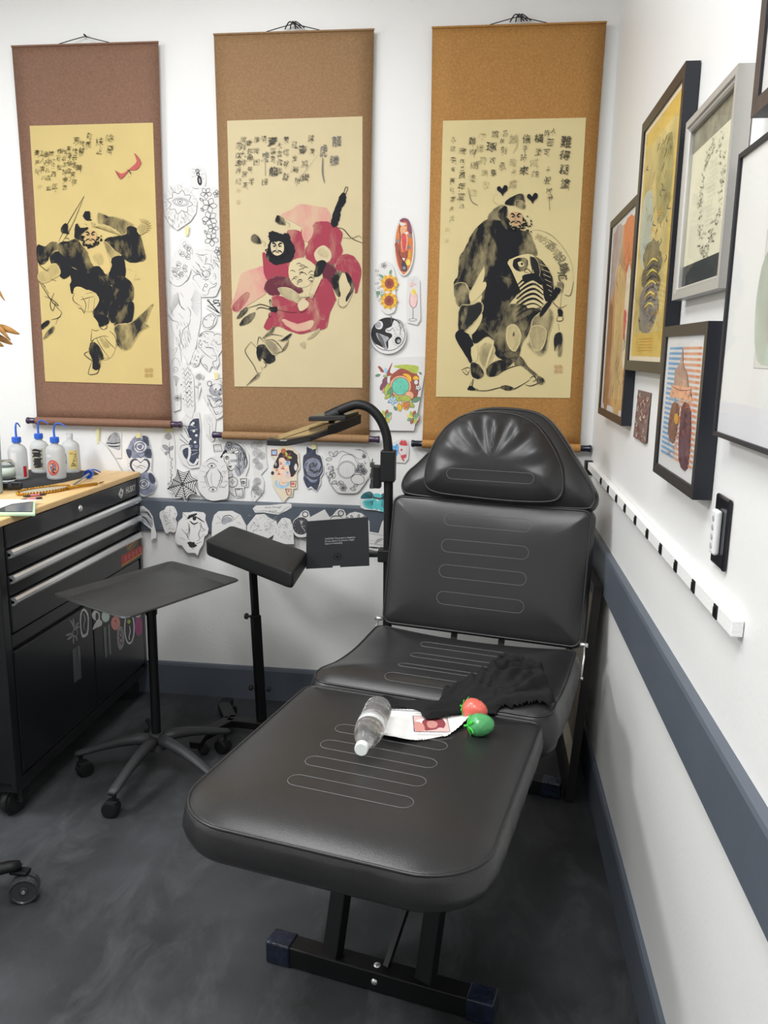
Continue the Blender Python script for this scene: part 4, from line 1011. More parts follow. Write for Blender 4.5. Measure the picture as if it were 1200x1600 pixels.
def art3(A):
    I = inks('s3', P3); rnd = random.Random(3); pa = mat('scroll_paper_3', P3, .85); sk = mat('pale_skin_3', '#caa67c', .8)
    z = Z(690, 280, 5.217); z2 = Z(690, 440, 5.217)
    # robe
    A.blob(z(375, 330, 430, 240, 510, 210, 540, 280, 520, 340, 470, 400), I['g'], 2, w1=1.3)
    A.blob(z(150, 640, 200, 560, 250, 450, 330, 360, 400, 330, 520, 360, 580, 420, 700, 430, 740, 500, 775, 610, 700, 620, 600, 640, 540, 660, 600, 760, 640, 830, 630, 900, 560, 960, 350, 960, 340, 880, 360, 740, 340, 700, 250, 860, 220, 900, 120, 870, 105, 840, 140, 780), I['k'], 3)
    A.blob(z2(350, 0, 450, -40, 620, 0, 640, 60, 540, 190, 500, 330, 440, 470, 370, 440, 270, 500, 260, 400, 330, 300, 330, 150, 360, 70), I['k'], 3)
    A.blob(z2(105, 30, 180, 10, 220, 60, 230, 170, 210, 210, 140, 205, 110, 130), I['g'], 2, w1=1.6)
    A.blob(z2(150, 210, 240, 190, 320, 170, 330, 240, 260, 330, 190, 400, 140, 390), I['g'], 2.5, w1=2)
    A.blob(z2(115, 430, 170, 390, 230, 450, 260, 540, 240, 660, 200, 600, 140, 510), I['d'], 2)
    A.blob(z2(560, 190, 700, 200, 800, 220, 780, 280, 740, 330, 690, 440, 650, 500, 620, 620, 540, 640, 450, 600, 430, 480, 480, 380, 510, 280), I['k'], 3, w1=.9)
    A.blob(z2(540, 380, 600, 360, 640, 440, 600, 560, 540, 500), I['l'], 4)
    A.blob(z2(720, 480, 740, 330, 800, 260, 880, 220, 910, 300, 870, 440, 850, 560, 800, 600, 740, 560, 700, 510), I['g'], 3, w1=1.2)
    A.blob(z2(720, 420, 760, 360, 850, 400, 820, 540, 750, 550), I['l'], 3, w1=1.5)
    A.blob(z2(240, 670, 300, 680, 340, 760, 290, 790, 250, 760), I['k'], 2)
    A.blob(z2(370, 720, 430, 660, 520, 640, 610, 620, 480, 740, 390, 770), I['k'], 2.5, w1=.9)
    A.blob(z2(310, 540, 380, 500, 430, 560, 360, 700, 310, 640), I['l'], 3, w1=1.6)
    A.fill(z2(230, 90, 350, 0, 355, 60, 250, 170), pa, 3); A.fill(z2(180, 400, 230, 400, 325, 260, 320, 330, 250, 430), pa, 3)
    A.fill(z2(430, 480, 400, 600, 355, 720, 380, 600), pa, 3); A.fill(z2(240, 540, 290, 520, 290, 640, 250, 640), pa, 2)
    # trousers and shoes
    A.blob(z2(600, 630, 640, 610, 700, 690, 800, 780, 790, 800, 700, 720, 640, 680, 600, 680), I['k'], 1.5, w1=.9); A.blob(z2(780, 770, 840, 800, 820, 835, 780, 830), I['g'], 1.5, w1=2)
    for q in ((210, 880, 260, 790), (210, 880, 350, 890, 450, 870, 520, 850), (480, 870, 570, 880, 640, 850, 720, 800), (480, 740, 560, 700, 640, 680), (680, 840, 730, 850, 800, 820, 820, 790), (260, 800, 250, 860, 300, 880), (720, 790, 750, 770, 770, 800, 740, 815), (430, 660, 500, 650, 600, 610), (690, 690, 740, 740), (620, 600, 660, 470, 740, 300)): A.stroke(z2(*q), I['k'], 1.2)
    A.blob(z2(215, 880, 235, 850, 270, 880), I['k'], 1); A.blob(z2(480, 865, 520, 845, 590, 870, 540, 885), I['k'], 1)
    for q in ((160, 720, 210, 700, 235, 710), (165, 725, 205, 760, 230, 720), (190, 715, 215, 745)): A.stroke(z2(*q), I['k'], .9)
    # ribs of the folding-fan shape
    A.fill(z(540, 670, 640, 620, 720, 610, 770, 640, 860, 740, 905, 840, 900, 960, 800, 1040, 700, 1050, 640, 900, 570, 740), pa, 3)
    A.blob(z(780, 640, 860, 720, 910, 830, 905, 960, 850, 990, 820, 860, 790, 760, 730, 660), I['k'], 1.5, w1=1.1)
    A.blob(z(590, 660, 650, 640, 700, 660, 690, 730, 640, 750, 590, 720), I['k'], 1.5); A.fill(z(620, 680, 655, 670, 675, 700, 640, 715), pa, 3); A.ell(690+655/5.217, 280+690/5.217, 2, 2, I['d'], n=10)
    A.blob(z(720, 640, 770, 650, 800, 740, 790, 800, 750, 760), I['g'], 1.5, w1=2)
    A.stroke(z(720, 620, 740, 760, 700, 730, 675, 755, 710, 760), I['k'], 1.2)
    for k in range(8):
        y0 = 790+k*38; A.stroke(z(620-k*3, y0+70, 690, y0+10, 760, y0-15+k*2, 830, y0+40), I['k'], 3.4 if k < 6 else 2, wash=1)
    A.blob(z(660, 790, 760, 770, 820, 830, 810, 860, 740, 820, 680, 840), I['d'], 1)
    for k in range(7): A.stroke(z(800+k*14, 690+k*42, 880+k*4, 720+k*40), pa, 1.3, 2)
    # tassels and pendant
    A.blob(z2(890, 130, 930, 50, 965, 60, 960, 90, 910, 150), I['d'], 1); A.blob(z2(810, 240, 880, 150, 890, 180, 810, 290), I['k'], 1)
    for q in ((920, 40, 990, 15, 985, 90), (920, 45, 975, 60), (985, 20, 965, 240), (850, 110, 900, 160, 960, 215, 1020, 190), (970, 240, 990, 310, 940, 320, 950, 270), (950, 340, 960, 400)): A.stroke(z2(*q), I['k'], .9)
    A.blob(z2(950, 225, 980, 235, 985, 275, 955, 280), I['d'], .8); A.blob(z2(920, 440, 975, 415, 985, 500, 970, 605, 950, 600, 945, 520, 930, 560, 918, 555), I['g'], 1.2, w1=1.6)
    # bubble of writing
    A.stroke(z(740, 415, 800, 415, 900, 460, 1000, 570, 1060, 690, 1075, 850), I['g'], .6); A.stroke(z2(1075, 0, 1050, 110, 1000, 105), I['k'], .9)
    g = mat('calligraphy_pale_3', '#b5a87f', .8); ic = mat('calligraphy_ink_3', '#514c3e', .8); im = mat('calligraphy_mid_3', '#857c62', .8)
    for ch, x, y, s_, r_, m_ in (('神', 790, 470, 60, .4, g), ('方', 835, 495, 70, .5, g), ('酒', 890, 540, 80, .6, im), ('不', 925, 590, 70, .7, g), ('說', 965, 640, 90, .9, im), ('鍾', 1000, 720, 80, 1.3, ic), ('馗', 985, 790, 80, 1.4, ic), ('圖', 965, 860, 55, 1.5, im)):
        A.text(ch, 690+x/5.217, 280+y/5.217, s_/5.217, m_, .01, r_)
    # head, cap and hearts
    A.blob(z(520, 200, 560, 150, 650, 118, 675, 170, 670, 190, 620, 175, 590, 210), I['k'], 1.2)
    A.blob(z(600, 180, 650, 175, 680, 210, 670, 240, 610, 220), I['g'], 1, w1=1.8)
    face(A, 806, 342, 19, I, pa, sk)
    A.blob(z(460, 270, 530, 220, 520, 330, 560, 400, 520, 400, 480, 330), I['k'], 1.2, jit=1)
    for k in range(18): a = rnd.uniform(0, 6.3); x, y = 690+(690+rnd.uniform(-40, 45))/5.217, 280+(370+rnd.uniform(-70, 60))/5.217; A.stroke([(x, y), (x+2*math.cos(a), y+2*math.sin(a)), (x+2*math.cos(a+1.3), y+2*math.sin(a+1.3))], I['d'], 1.2, 3)
    for (hx, hy) in ((493, 85), (738, 148)):
        A.fill(z(hx+5, hy+52, hx-10, hy+28, hx-40, hy+2, hx-38, hy-22, hx-18, hy-28, hx, hy-8, hx+18, hy-36, hx+42, hy-30, hx+42, hy+2, hx+15, hy+28), I['d'], 4)
    A.stroke(z(480, 210, 425, 185, 430, 130, 460, 125), I['g'], .4)
    callig(A, [(ic, 118, [('難', 1060, 170, 130), ('得', 1050, 285, 105), ('糊', 1045, 405, 110), ('塗', 1055, 525, 110)]),
               (ic, 76, [('人', 950, 75, 66), ('皆', 900, 95, 66), ('若', 925, 175, 90), ('可', 900, 265, 84), ('上', 905, 390, 60), ('般', 900, 500, 88), ('民', 915, 590, 70), ('帚', 920, 645, 76), ('橫', 830, 140, 96), ('塗', 825, 255, 80), ('信', 725, 145, 96), ('手', 715, 225), ('拈', 700, 300), ('來', 700, 415, 96), ('品', 540, 100, 64), ('非', 515, 165, 60), ('刻', 530, 240, 84), ('雕', 455, 105, 84), ('可', 440, 330, 74), ('意', 440, 435, 80), ('難', 260, 165, 90), ('得', 265, 260, 74), ('歲', 175, 245, 84), ('在', 175, 340), ('乙', 175, 400, 50), ('酉', 175, 460), ('年', 170, 550, 84), ('九', 100, 145, 60), ('歌', 95, 230, 60), ('亭', 100, 325, 60), ('主', 95, 400, 50), ('寅', 90, 500, 60)]),
               (im, 78, [('縱', 785, 350, 90), ('抹', 800, 445, 84), ('意', 515, 375, 84), ('糊', 275, 370, 84), ('塗', 260, 480, 84), ('夏', 165, 640, 80), ('月', 168, 720, 50), ('以', 90, 580, 54), ('畫', 92, 660, 60), ('并', 85, 740, 50), ('記', 85, 820, 56)]),
               (g, 84, [('妙', 610, 145, 100), ('趣', 605, 345), ('天', 610, 430, 64), ('成', 605, 530, 96), ('亦', 345, 120, 80), ('樣', 325, 225), ('荷', 350, 330), ('唐', 365, 430, 70), ('包', 375, 535), ('也', 265, 600, 80)]), (ic, 96, [('琢', 425, 215, 110)])], 690, 190, 5.4545, rnd)
    A.stroke([(690+915/5.45, 190+640/5.45), (690+920/5.45, 190+755/5.45)], ic, 1.3); A.stroke([(690+225/5.45, 190+560/5.45), (690+250/5.45, 190+670/5.45), (690+310/5.45, 190+712/5.45)], im, 1.2); A.stroke([(690+640/5.45, 190+100/5.45), (690+640/5.45, 190+200/5.45), (690+605/5.45, 190+270/5.45)], g, 1.2)
    ms_ = mat('seal_red_3', '#c2956a', .8); A.text('福壽', 872, 573, 7, ms_); A.text('康寧', 872, 580, 7, ms_); A.text('印', 698, 358, 7, mat('faded_seal_3', '#d8c690', .8)); A.text('章', 697, 375, 7, MATS['faded_seal_3'])

scroll('reddish-brown bordered scroll painting with a black-robed leaping figure and a red bat', -2.277, -1.69, 1.19, 2.62,
       brocade('brocade_red_brown', '#84624f', '#735040'), mat('scroll_paper_1', P1, .85), [(45, 196), (238, 191), (253, 601), (70, 596)], art1, 'yellow paper painted with a black-robed figure', 0)
scroll('golden-brown bordered scroll painting in the middle with a bearded figure in a crimson robe', -1.474, -.872, 1.152, 2.64,
       brocade('brocade_gold_brown', '#967552', '#83643f'), mat('scroll_paper_2', P2, .85), [(354, 188), (566, 181), (566, 606), (366, 604)], art2, 'beige paper painted with a figure in a crimson robe', 0)
scroll('orange-gold bordered scroll painting above the headrest, with a standing bearded figure in a dark robe', -.66, -.047, 1.14, 2.64,
       brocade('brocade_orange_gold', '#b08045', '#986a30'), mat('scroll_paper_3', P3, .85), [(692, 188), (916, 183), (891, 622), (681, 620)], art3, 'pale yellow paper painted with a standing dark-robed figure', 0, '#1f2330')

# ------------------------------------------------------------------ drawings taped to the back wall
m_cols = {k: mat('print_'+k, v, .75, var=.12, vscale=60) for k, v in dict(yellow='#f0bf3c', brown='#8a4b45', green='#6f9b76', teal='#5fc4c6', dteal='#2f6e78', red='#d4595c', blue='#6fb0e8', pink='#edc9c6', orange='#dd8350', rust='#a2584a', peach='#e6b08a', lime='#b3c158', plum='#8b5468', sky='#a9cbe6', mint='#6fc9b0', charcoal='#4a4a50', hair='#39363c', skin='#efd0bb', lemon='#ecd56b', gold='#d9a441').items()}
PAPERS = 0
GP = 'tattoo drawings taped to the back wall'
def drawing(label, outline, draw, d=.003, tilt=.012, m=None, rnd=False, name='drawing', cat='drawing', curl=None):
    zt = max(at(p[0], p[1], 1, -d).z for p in outline)
    def fn(px, py, l):
        p = at(px, py, 1, -d); dz = zt-p.z
        y = -d-tilt*dz*1.0
        if curl: y -= curl*max(0, dz-.03)**2*10
        return Vector((p.x, y-l, p.z))
    A = Art(fn); A.sheet(outline, m or m_paper, .0004, rnd)
    if draw: draw(A)
    o = A.done(name); tag(o, label, cat, GP); return o
def circ(cx, cy, rx, ry=None, n=22): ry = ry or rx; return [(cx+rx*math.cos(2*PI*i/n), cy+ry*math.sin(2*PI*i/n)) for i in range(n)]
Zp = Z
# column between the first two scrolls
a = Zp(250, 255, 10.67); b4 = Zp(260, 540, 11.43); b3 = Zp(255, 395, 10.67)
def d_ant(A):
    for q in ((540, 145, 600, 180), (530, 235, 610, 210), (540, 95, 600, 110), (735, 270, 680, 220), (740, 180, 680, 190), (690, 100, 650, 150)): A.stroke(a(*q), m_pencil, .8)
    A.ell(*a(625, 130)[0], 3, 3.2, m_grey); A.ell(*a(625, 130)[0], 3, 3.2, m_ink, ring=.6); A.ell(*a(635, 185)[0], 2.6, 3, m_ink); A.ell(*a(635, 190)[0], 1.3, 1.3, m_paper, n=8)
    A.ell(*a(662, 290)[0], 3.6, 7.8, m_ink, .15*-1); A.ell(*a(662, 290)[0], 1.3, 4, m_grey, -.15)
drawing('small cut-out drawing of a black ant at the top of the left paper column', a(490, 90, 560, 60, 690, 50, 760, 180, 750, 380, 600, 420, 520, 370, 500, 220), d_ant, rnd=True)
def d_sun(A):
    cx, cy = 281.5, 316
    pts = []
    for i in range(33): t = 2*PI*i/32; r = 1+.09*math.sin(t*8)*2; pts.append((cx+17*r*math.cos(t), cy+16*r*math.sin(t)))
    A.stroke(pts, m_pencil, .7, 2, False)
    A.ell(cx+1, cy, 12, 6, m_grey, .12, ring=1.1); A.ell(cx+1, cy, 9.5, 4.3, m_pencil, .12, ring=.5); A.ell(cx, cy-1, 3.6, 3.6, m_pencil, ring=.7); A.ell(cx, cy-1, 1.4, 1.4, m_pencil, n=8)
    for i in range(14):
        t = PI+.2+i*.2; A.stroke([(cx+11.5*math.cos(t), cy+6*math.sin(t)), (cx+13.5*math.cos(t-.1), cy+9*math.sin(t-.1))], m_pencil, .5)
    for i in range(26):
        t = 2*PI*i/26; A.stroke([(cx+20*math.cos(t), cy+19*math.sin(t)), (cx+(25+3*(i % 2))*math.cos(t), cy+(24+4*(i % 3))*math.sin(t))], m_pencil if i % 3 else m_faint, .5)
    A.stroke(a(160, 380, 260, 490), m_ink, .6); A.stroke(a(330, 340, 355, 400), m_pencil, .6); A.stroke(a(380, 790, 500, 970), m_pencil, .8); A.stroke(a(430, 810, 545, 890), m_pencil, .6)
    A.hatch(264, 335, 290, 352, 26, m_faint, 5, .5, 1.4)
drawing('shield-shaped drawing of an eye inside a radiant cloud beside the ant drawing', a(60, 640, 120, 430, 300, 340, 480, 430, 620, 640, 600, 830, 510, 970, 290, 1120, 160, 1010, 80, 860), d_sun, .0045)
def d_flowers(A):
    for (x, y, r, t) in ((322, 302, 9, .3), (327, 321, 12, .1), (328, 342, 12, .5), (333, 357, 9, 0), (331, 374, 11, .2), (339, 303, 6, .8), (342, 392, 7, .4)): A.flower(x, y, r, m_pencil, 5, .7, t)
    for (x, y, t) in ((312, 310, .6), (314, 325, .9), (318, 345, 1.1), (320, 360, 1)): A.leaf(x, y, 7, t, m_ink, None, .6)
drawing('tall line drawing of a chain of five-petalled flowers by the middle scroll', [(310, 292), (330, 290), (350, 300), (352, 395), (320, 390), (317, 362), (311, 335), (309, 310)], d_flowers)
def d_lily(A):
    for (x, y) in ((287, 385), (281, 398), (290, 402), (276, 415), (286, 420), (279, 430), (270, 425), (292, 392)):
        for k in range(3): A.petal(x, y, 8, 4, -1.2+k*.8+random.uniform(-.3, .3), m_pencil if k else m_faint, .5)
    A.hatch(266, 415, 292, 440, 26, m_faint, 5, .5, .4)
drawing('pointed pencil drawing of overlapping lily petals under the eye drawing', [(284, 372), (296, 380), (301, 400), (297, 428), (288, 442), (278, 447), (268, 442), (263, 430), (269, 405), (276, 388)], d_lily, .004, rnd=True)
def d_beast(A):
    for q in ((540, 10, 640, 40, 740, 20), (570, 40, 640, 140), (600, 40, 670, 160), (540, 150, 620, 250), (490, 220, 600, 340), (480, 270, 560, 350, 620, 350), (500, 460, 510, 390, 600, 360, 650, 430), (640, 330, 700, 410, 780, 380), (680, 190, 780, 190, 850, 260), (830, 130, 900, 190, 940, 260), (850, 330, 880, 400, 870, 450), (720, 60, 700, 160), (800, 30, 800, 140), (880, 20, 930, 100, 940, 160), (770, 470, 840, 530, 890, 500, 870, 560, 780, 600, 740, 700, 650, 700), (690, 560, 660, 620, 710, 640)): A.stroke(b3(*q), m_pencil, .75)
    for q in ((640, 30, 680, 50), (830, 110, 930, 150), (660, 440, 760, 450), (700, 470, 760, 430), (850, 60, 940, 120)): A.stroke(b3(*q), m_ink, .9)
    A.ell(*b3(715, 545)[0], 2.4, 2.4, m_pencil, ring=.6); A.ell(*b3(770, 290)[0], 2, 2, m_pencil, ring=.6); A.ell(*b3(715, 350)[0], 6, 5, m_faint, ring=.8)
    A.hatch(318, 398, 346, 430, 22, m_faint, 7, .5, 1.3); A.hatch(306, 410, 318, 430, 8, m_pencil, 7, .6, .9)
drawing('line drawing of a horned long-haired beast mask beside the middle scroll edge', [(303, 391), (322, 387), (352, 393), (352, 430), (338, 462), (334, 464), (315, 464), (313, 450), (300, 430), (298, 412)], d_beast, .0045)
def d_phoenix(A):
    for k in range(15):
        t = -1.35+k*.17; A.stroke([(298+2*math.cos(t), 475+6*math.sin(t)), (303+11*math.cos(t), 474+22*math.sin(t))], m_faint if k % 2 else m_pencil, .5)
        A.stroke([(279, 456+k*1.2), (270-k*.2, 463+k*2.0)], m_faint, .5)
    for q in ((250, 690, 290, 880, 360, 960), (260, 740, 280, 870, 370, 950), (290, 660, 340, 740), (400, 900, 460, 980, 450, 1080), (460, 1100, 430, 1200, 330, 1300, 310, 1500), (280, 1270, 300, 1480, 380, 1600), (400, 1300, 450, 1500), (420, 1230, 470, 1450), (340, 1320, 420, 1560), (90, 1020, 150, 1120, 250, 1150), (110, 900, 180, 1060), (260, 1000, 340, 1100)): A.stroke(b3(*q), m_pencil, .7)
    A.hatch(275, 500, 300, 540, 26, m_faint, 7, .5, 1.3, .3)
drawing('large faint pencil drawing of a phoenix with fanned wings at the left scroll edge', [(268, 443), (300, 440), (314, 462), (314, 500), (307, 540), (296, 570), (288, 556), (272, 520), (262, 490), (261, 460)], d_phoenix)
def d_ns(A):
    A.stroke(b3(750, 800, 940, 1010), m_ink, 1.7, 1, False); A.stroke(b3(940, 1010, 740, 880, 900, 840), m_ink, 1.3, 1, False); A.ell(*b3(750, 795)[0], 1.4, 1.4, m_ink, ring=.9)
    A.stroke(b3(900, 885, 940, 880, 930, 835, 870, 835, 840, 820, 850, 790, 920, 795), m_ink, 1.3, 4, False); A.ell(*b3(920, 798)[0], 1.3, 1.3, m_ink, n=8)
drawing('cut-out of black zigzag and hook lines like a monogram, below the beast mask', b3(720, 770, 780, 760, 850, 830, 880, 770, 950, 775, 950, 1040, 900, 1040, 710, 910), d_ns, .006, name='monogram_drawing')
def d_skull(A):
    A.stroke(b3(680, 1080, 660, 1180, 720, 1250, 820, 1220, 850, 1120, 870, 1070, 800, 1020, 720, 1060, 690, 1110, 740, 1120), m_pencil, .8, 4, False)
    A.stroke(b3(750, 1060, 800, 1050, 780, 1080), m_pencil, .6); A.stroke(b3(800, 1120, 850, 1140), m_pencil, .6)
drawing('tiny cut-out outline of a coiled creature under the monogram', b3(640, 1080, 720, 1030, 790, 1005, 890, 1060, 860, 1200, 740, 1280, 650, 1210), d_skull, .005, rnd=True)
def d_koi(A):
    for q in ((590, 1400, 640, 1340, 720, 1310, 840, 1330, 850, 1390), (850, 1380, 900, 1350, 1000, 1380), (860, 1480, 920, 1530, 1010, 1500), (580, 1540, 600, 1600), (690, 1560, 820, 1600)): A.stroke(b3(*q), m_pencil, .8)
    for q in ((570, 0, 660, 110, 740, 180, 830, 240), (690, 40, 820, 40, 850, 110), (800, 170, 890, 190, 900, 260, 830, 300, 870, 400, 910, 350), (690, 170, 620, 250, 640, 330, 740, 440), (650, 160, 610, 240), (660, 330, 720, 360, 740, 430), (850, 110, 900, 180)): A.stroke(b4(*q), m_pencil, .8)
    for q in ((600, 1400, 640, 1360), (700, 1340, 760, 1350), (630, 1450, 590, 1480)): A.stroke(b3(*q), m_ink, 1.2)
    A.hatch(311, 520, 325, 545, 18, m_pencil, 4, .7); A.hatch(325, 530, 345, 548, 12, m_faint, 5, .5)
drawing('line drawing of a leaping animal with a long hooked tail above the bear', [(309, 525), (322, 514), (338, 518), (352, 520), (352, 540), (341, 556), (343, 568), (338, 577), (331, 572), (327, 581), (316, 570), (311, 552), (308, 540)], d_koi, .004)
def d_mask(A):
    for q in ((460, 85, 480, 130), (550, 85, 580, 130), (520, 160, 510, 220, 490, 240), (480, 250, 540, 260), (455, 310, 510, 350, 560, 320)): A.stroke(b4(*q), m_pencil, .8)
    for q in ((465, 195), (568, 198), (508, 322), (540, 265)): A.ell(*b4(*q)[0], .9, .9, m_ink, n=8)
drawing('small oval cut-out of a laughing face mask', b4(430, 100, 500, 70, 600, 90, 600, 250, 570, 340, 510, 375, 450, 340, 435, 230), d_mask, .005, rnd=True)
def d_unalome(A):
    A.stroke([(b4(160, 420)[0][0]+r*math.cos(t), b4(160, 420)[0][1]+r*math.sin(t)) for t, r in [(i*.6, .6+i*.32) for i in range(17)]], m_pencil, .6)
    A.stroke(b4(90, 420, 100, 300, 160, 220, 220, 270, 250, 360), m_faint, .7)
    for k in range(7): A.stroke([(270+k*1, 589+k*2.1), (275, 588+k*2), (281-k*.9, 592+k*2)], m_pencil, .7)
    A.stroke(b4(190, 700, 200, 880), m_pencil, .6); A.flower(277.5, 622, 5, m_pencil, 6, .6); A.stroke(b4(205, 940, 205, 1080), m_faint, .6)
    A.stroke(b4(110, 100, 180, 40, 190, 70, 150, 150, 150, 210), m_faint, .7)
drawing('narrow drawing of a spiral and wavy dangling lines by the left scroll', [(266, 541), (281, 540), (284, 575), (282, 640), (272, 643), (270, 600), (266, 575)], d_unalome, .0035)
def d_notes(A):
    for k in range(9):
        x, y = 284+k*.6, 578+k*7
        A.stroke([(x, y), (x+3, y-3), (x+5, y+3), (x+9, y-4), (x+12, y+2), (x+14, y-2)], m_pencil if k % 2 else m_faint, .8, 3)
    for q in ((370, 835), (415, 730), (425, 880), (305, 950), (440, 655), (270, 700)): A.ell(*b4(*q)[0], 1.1, 1.1, m_charcoal_, n=8)
m_charcoal_ = m_cols['charcoal']
drawing('narrow slip of sketchy flourishes and dots between the spiral and the bear', [(282, 566), (290, 566), (303, 590), (304, 640), (300, 654), (290, 648), (282, 610)], d_notes, .0045)
def d_rosebud(A):
    A.rose(311, 589, 5, m_pencil); A.stroke([(311, 594), (309, 620)], m_pencil, .6); A.leaf(310, 602, 5, -.6, m_pencil); A.leaf(310, 606, 5, 3.6, m_pencil)
drawing('slim pointed cut-out of a rosebud beside the bear', [(303, 583), (312, 580), (318, 587), (314, 608), (309, 626), (305, 610)], d_rosebud, .006)
def d_bear(A):
    A.ell(*b4(900, 790)[0], 11.5, 9.5, m_grey, n=20); A.ell(*b4(900, 790)[0], 11.5, 9.5, m_pencil, ring=.8)
    A.ell(*b4(770, 680)[0], 3.4, 3.8, m_paper, n=12); A.ell(*b4(770, 680)[0], 3.4, 3.8, m_ink, ring=.8)
    A.ell(*b4(900, 740)[0], 6, 5.5, m_paper, n=14)
    for q in ((885, 780), (965, 785)): A.ell(*b4(*q)[0], 1.2, 1.6, m_ink, n=8)
    A.ell(*b4(865, 825)[0], .8, .8, m_ink, n=6); A.stroke(b4(920, 870, 940, 850, 960, 880, 940, 890), m_ink, 1.1)
    A.blob(b4(820, 950, 900, 920, 960, 910, 1000, 960, 950, 990, 870, 1000), m_grey, .5)
    for q in ((740, 940, 780, 1010, 830, 1100, 900, 1100), (830, 1110, 870, 1200, 900, 1230, 940, 1200), (920, 1080, 1000, 1080, 1040, 1040), (950, 1230, 1040, 1130), (960, 620, 1000, 700), (985, 630, 1030, 720), (930, 590, 1030, 580), (860, 1040, 940, 960, 990, 1000, 930, 1080)): A.stroke(b4(*q), m_ink, .9)
    A.hatch(322, 612, 332, 632, 16, m_pencil, 5, .6, 1.1); A.hatch(335, 632, 350, 645, 12, m_grey, 5, .8, -.6)
drawing('cut-out ink drawing of a bear face above crossed claws, by the middle scroll', b4(640, 620, 860, 590, 960, 570, 1060, 575, 1060, 1170, 990, 1270, 900, 1320, 840, 1230, 760, 1090, 660, 900, 620, 720), d_bear, .006)
c2 = Zp(190, 640, 5.217)
def d_demon(A):
    A.blob(c2(600, 75, 635, 90, 635, 260, 630, 380, 620, 450, 560, 440, 540, 400, 570, 350, 540, 300, 560, 240, 540, 170, 560, 100), m_blue_ink, .5)
    A.fill(c2(500, 330, 540, 310, 560, 350, 545, 400, 525, 400, 505, 370), m_blue_ink, 3)
    A.stroke(c2(485, 340, 500, 300, 550, 295, 555, 370, 545, 420, 590, 450, 625, 400), m_paper, 3.2, 4, False)
    A.stroke(c2(480, 335, 490, 295, 545, 285, 570, 300), m_blue_ink, .8); A.stroke(c2(530, 410, 560, 455, 620, 450), m_blue_ink, .7)
    for q in ((540, 120, 600, 140), (560, 170, 620, 160), (565, 330, 620, 330), (570, 370, 620, 350)): A.stroke(c2(*q), m_paper, 1)
    for q in ((575, 120), (590, 175), (560, 240), (600, 265), (585, 110), (610, 210)): A.ell(*c2(*q)[0], 2.2, 2, m_paper, n=9)
    for q in ((567, 298), (610, 300)): A.ell(*c2(*q)[0], 2.6, 2.4, m_blue_mid, n=9); A.ell(*c2(*q)[0], 1, 1, m_ink, n=8)
    for q in ((480, 200, 545, 270), (475, 240, 530, 280), (490, 130, 560, 140), (510, 150, 550, 230), (525, 140, 555, 200)): A.stroke(c2(*q), m_blue_ink, 1.6)
drawing('tall blue-black ink drawing of a horned demon head beneath the left scroll end', c2(505, 60, 550, 15, 630, 20, 645, 120, 640, 470, 560, 480, 500, 440, 450, 330, 440, 220, 470, 110), d_demon, .005)
def d_hand(A):
    for q in ((690, 60, 700, 100), (705, 55, 715, 95), (720, 60, 722, 100), (735, 70, 730, 110), (700, 110, 720, 130, 720, 200, 745, 255), (690, 200, 740, 260), (740, 110, 745, 180)): A.stroke(c2(*q), m_faint, .7)
drawing('faint sketch of an open hand between the demon head and the middle scroll', c2(670, 40, 760, 30, 770, 90, 755, 250, 735, 265, 690, 200, 665, 110), d_hand, .004)
# row under the scrolls
e1 = Zp(0, 640, 4.615)
def d_lips(A):
    A.blob(e1(770, 250, 790, 190, 830, 165, 865, 190, 868, 285, 820, 280), m_grey, .4, w0=1)
    for q in ((765, 240, 820, 245, 868, 235), (780, 260, 830, 265, 866, 262), (800, 180, 780, 220), (830, 170, 850, 200)): A.stroke(e1(*q), m_ink, 1.6)
    A.stroke(e1(775, 250, 820, 256, 868, 250), m_paper, 1.2)
drawing('small grey tattoo print of a closed eye, above the right end of the tool chest', e1(758, 180, 830, 155, 876, 165, 876, 350, 840, 350, 758, 245), d_lips, .003)
f5 = Zp(210, 670, 10)
def d_locket(A):
    A.blob([(204, 690), (212, 682), (222, 685), (232, 690), (236, 705), (235, 716), (222, 714), (208, 716), (198, 706), (201, 698)], m_blue_mid, .3, w0=1)
    A.fill([(222, 681), (231, 683), (233, 697), (226, 692)], m_blue_ink, 2); A.fill([(228, 702), (236, 702), (237, 716), (226, 712)], m_blue_ink, 2); A.fill([(197, 702), (206, 704), (204, 716), (200, 713)], m_blue_ink, 2)
    A.rose(219, 698, 11, m_blue_ink, None, .9, m_paper)
    h = [(220, 722), (226, 717), (232, 718), (235, 726), (231, 736), (219, 743), (208, 736), (203, 727), (206, 718), (214, 717)]
    A.fill(h, m_blue_ink, 3); A.fill([(220+(x-220)*.8, 729+(y-729)*.8) for x, y in h], m_paper, 3)
    A.stroke([(208, 725), (214, 729), (221, 727), (230, 731)], m_blue_ink, .8); A.stroke([(212, 732), (219, 730), (224, 733)], m_blue_ink, .7)
    for i in range(16): t = 2*PI*i/16; A.ell(219+18*math.cos(t), 729+14*math.sin(t), .6, .6, m_blue_mid, n=6)
    A.blob([(218, 744), (232, 738), (241, 750), (243, 757), (240, 768), (228, 773), (219, 768)], m_blue_mid, .3, w0=1); A.fill([(234, 738), (240, 742), (244, 751), (239, 756), (233, 748)], m_blue_ink, 2)
    A.rose(226, 756, 9, m_blue_ink, None, .9, m_paper); A.stroke([(214, 710), (220, 715), (226, 711)], m_blue_ink, 1.2)
drawing('blue-grey print of two roses and a heart locket by the tool chest corner', [(203, 688), (211, 680), (228, 679), (234, 692), (238, 712), (237, 735), (243, 748), (245, 757), (240, 770), (226, 776), (218, 773), (217, 748), (206, 742), (199, 732), (199, 718), (195, 706)], d_locket, .005, .02)
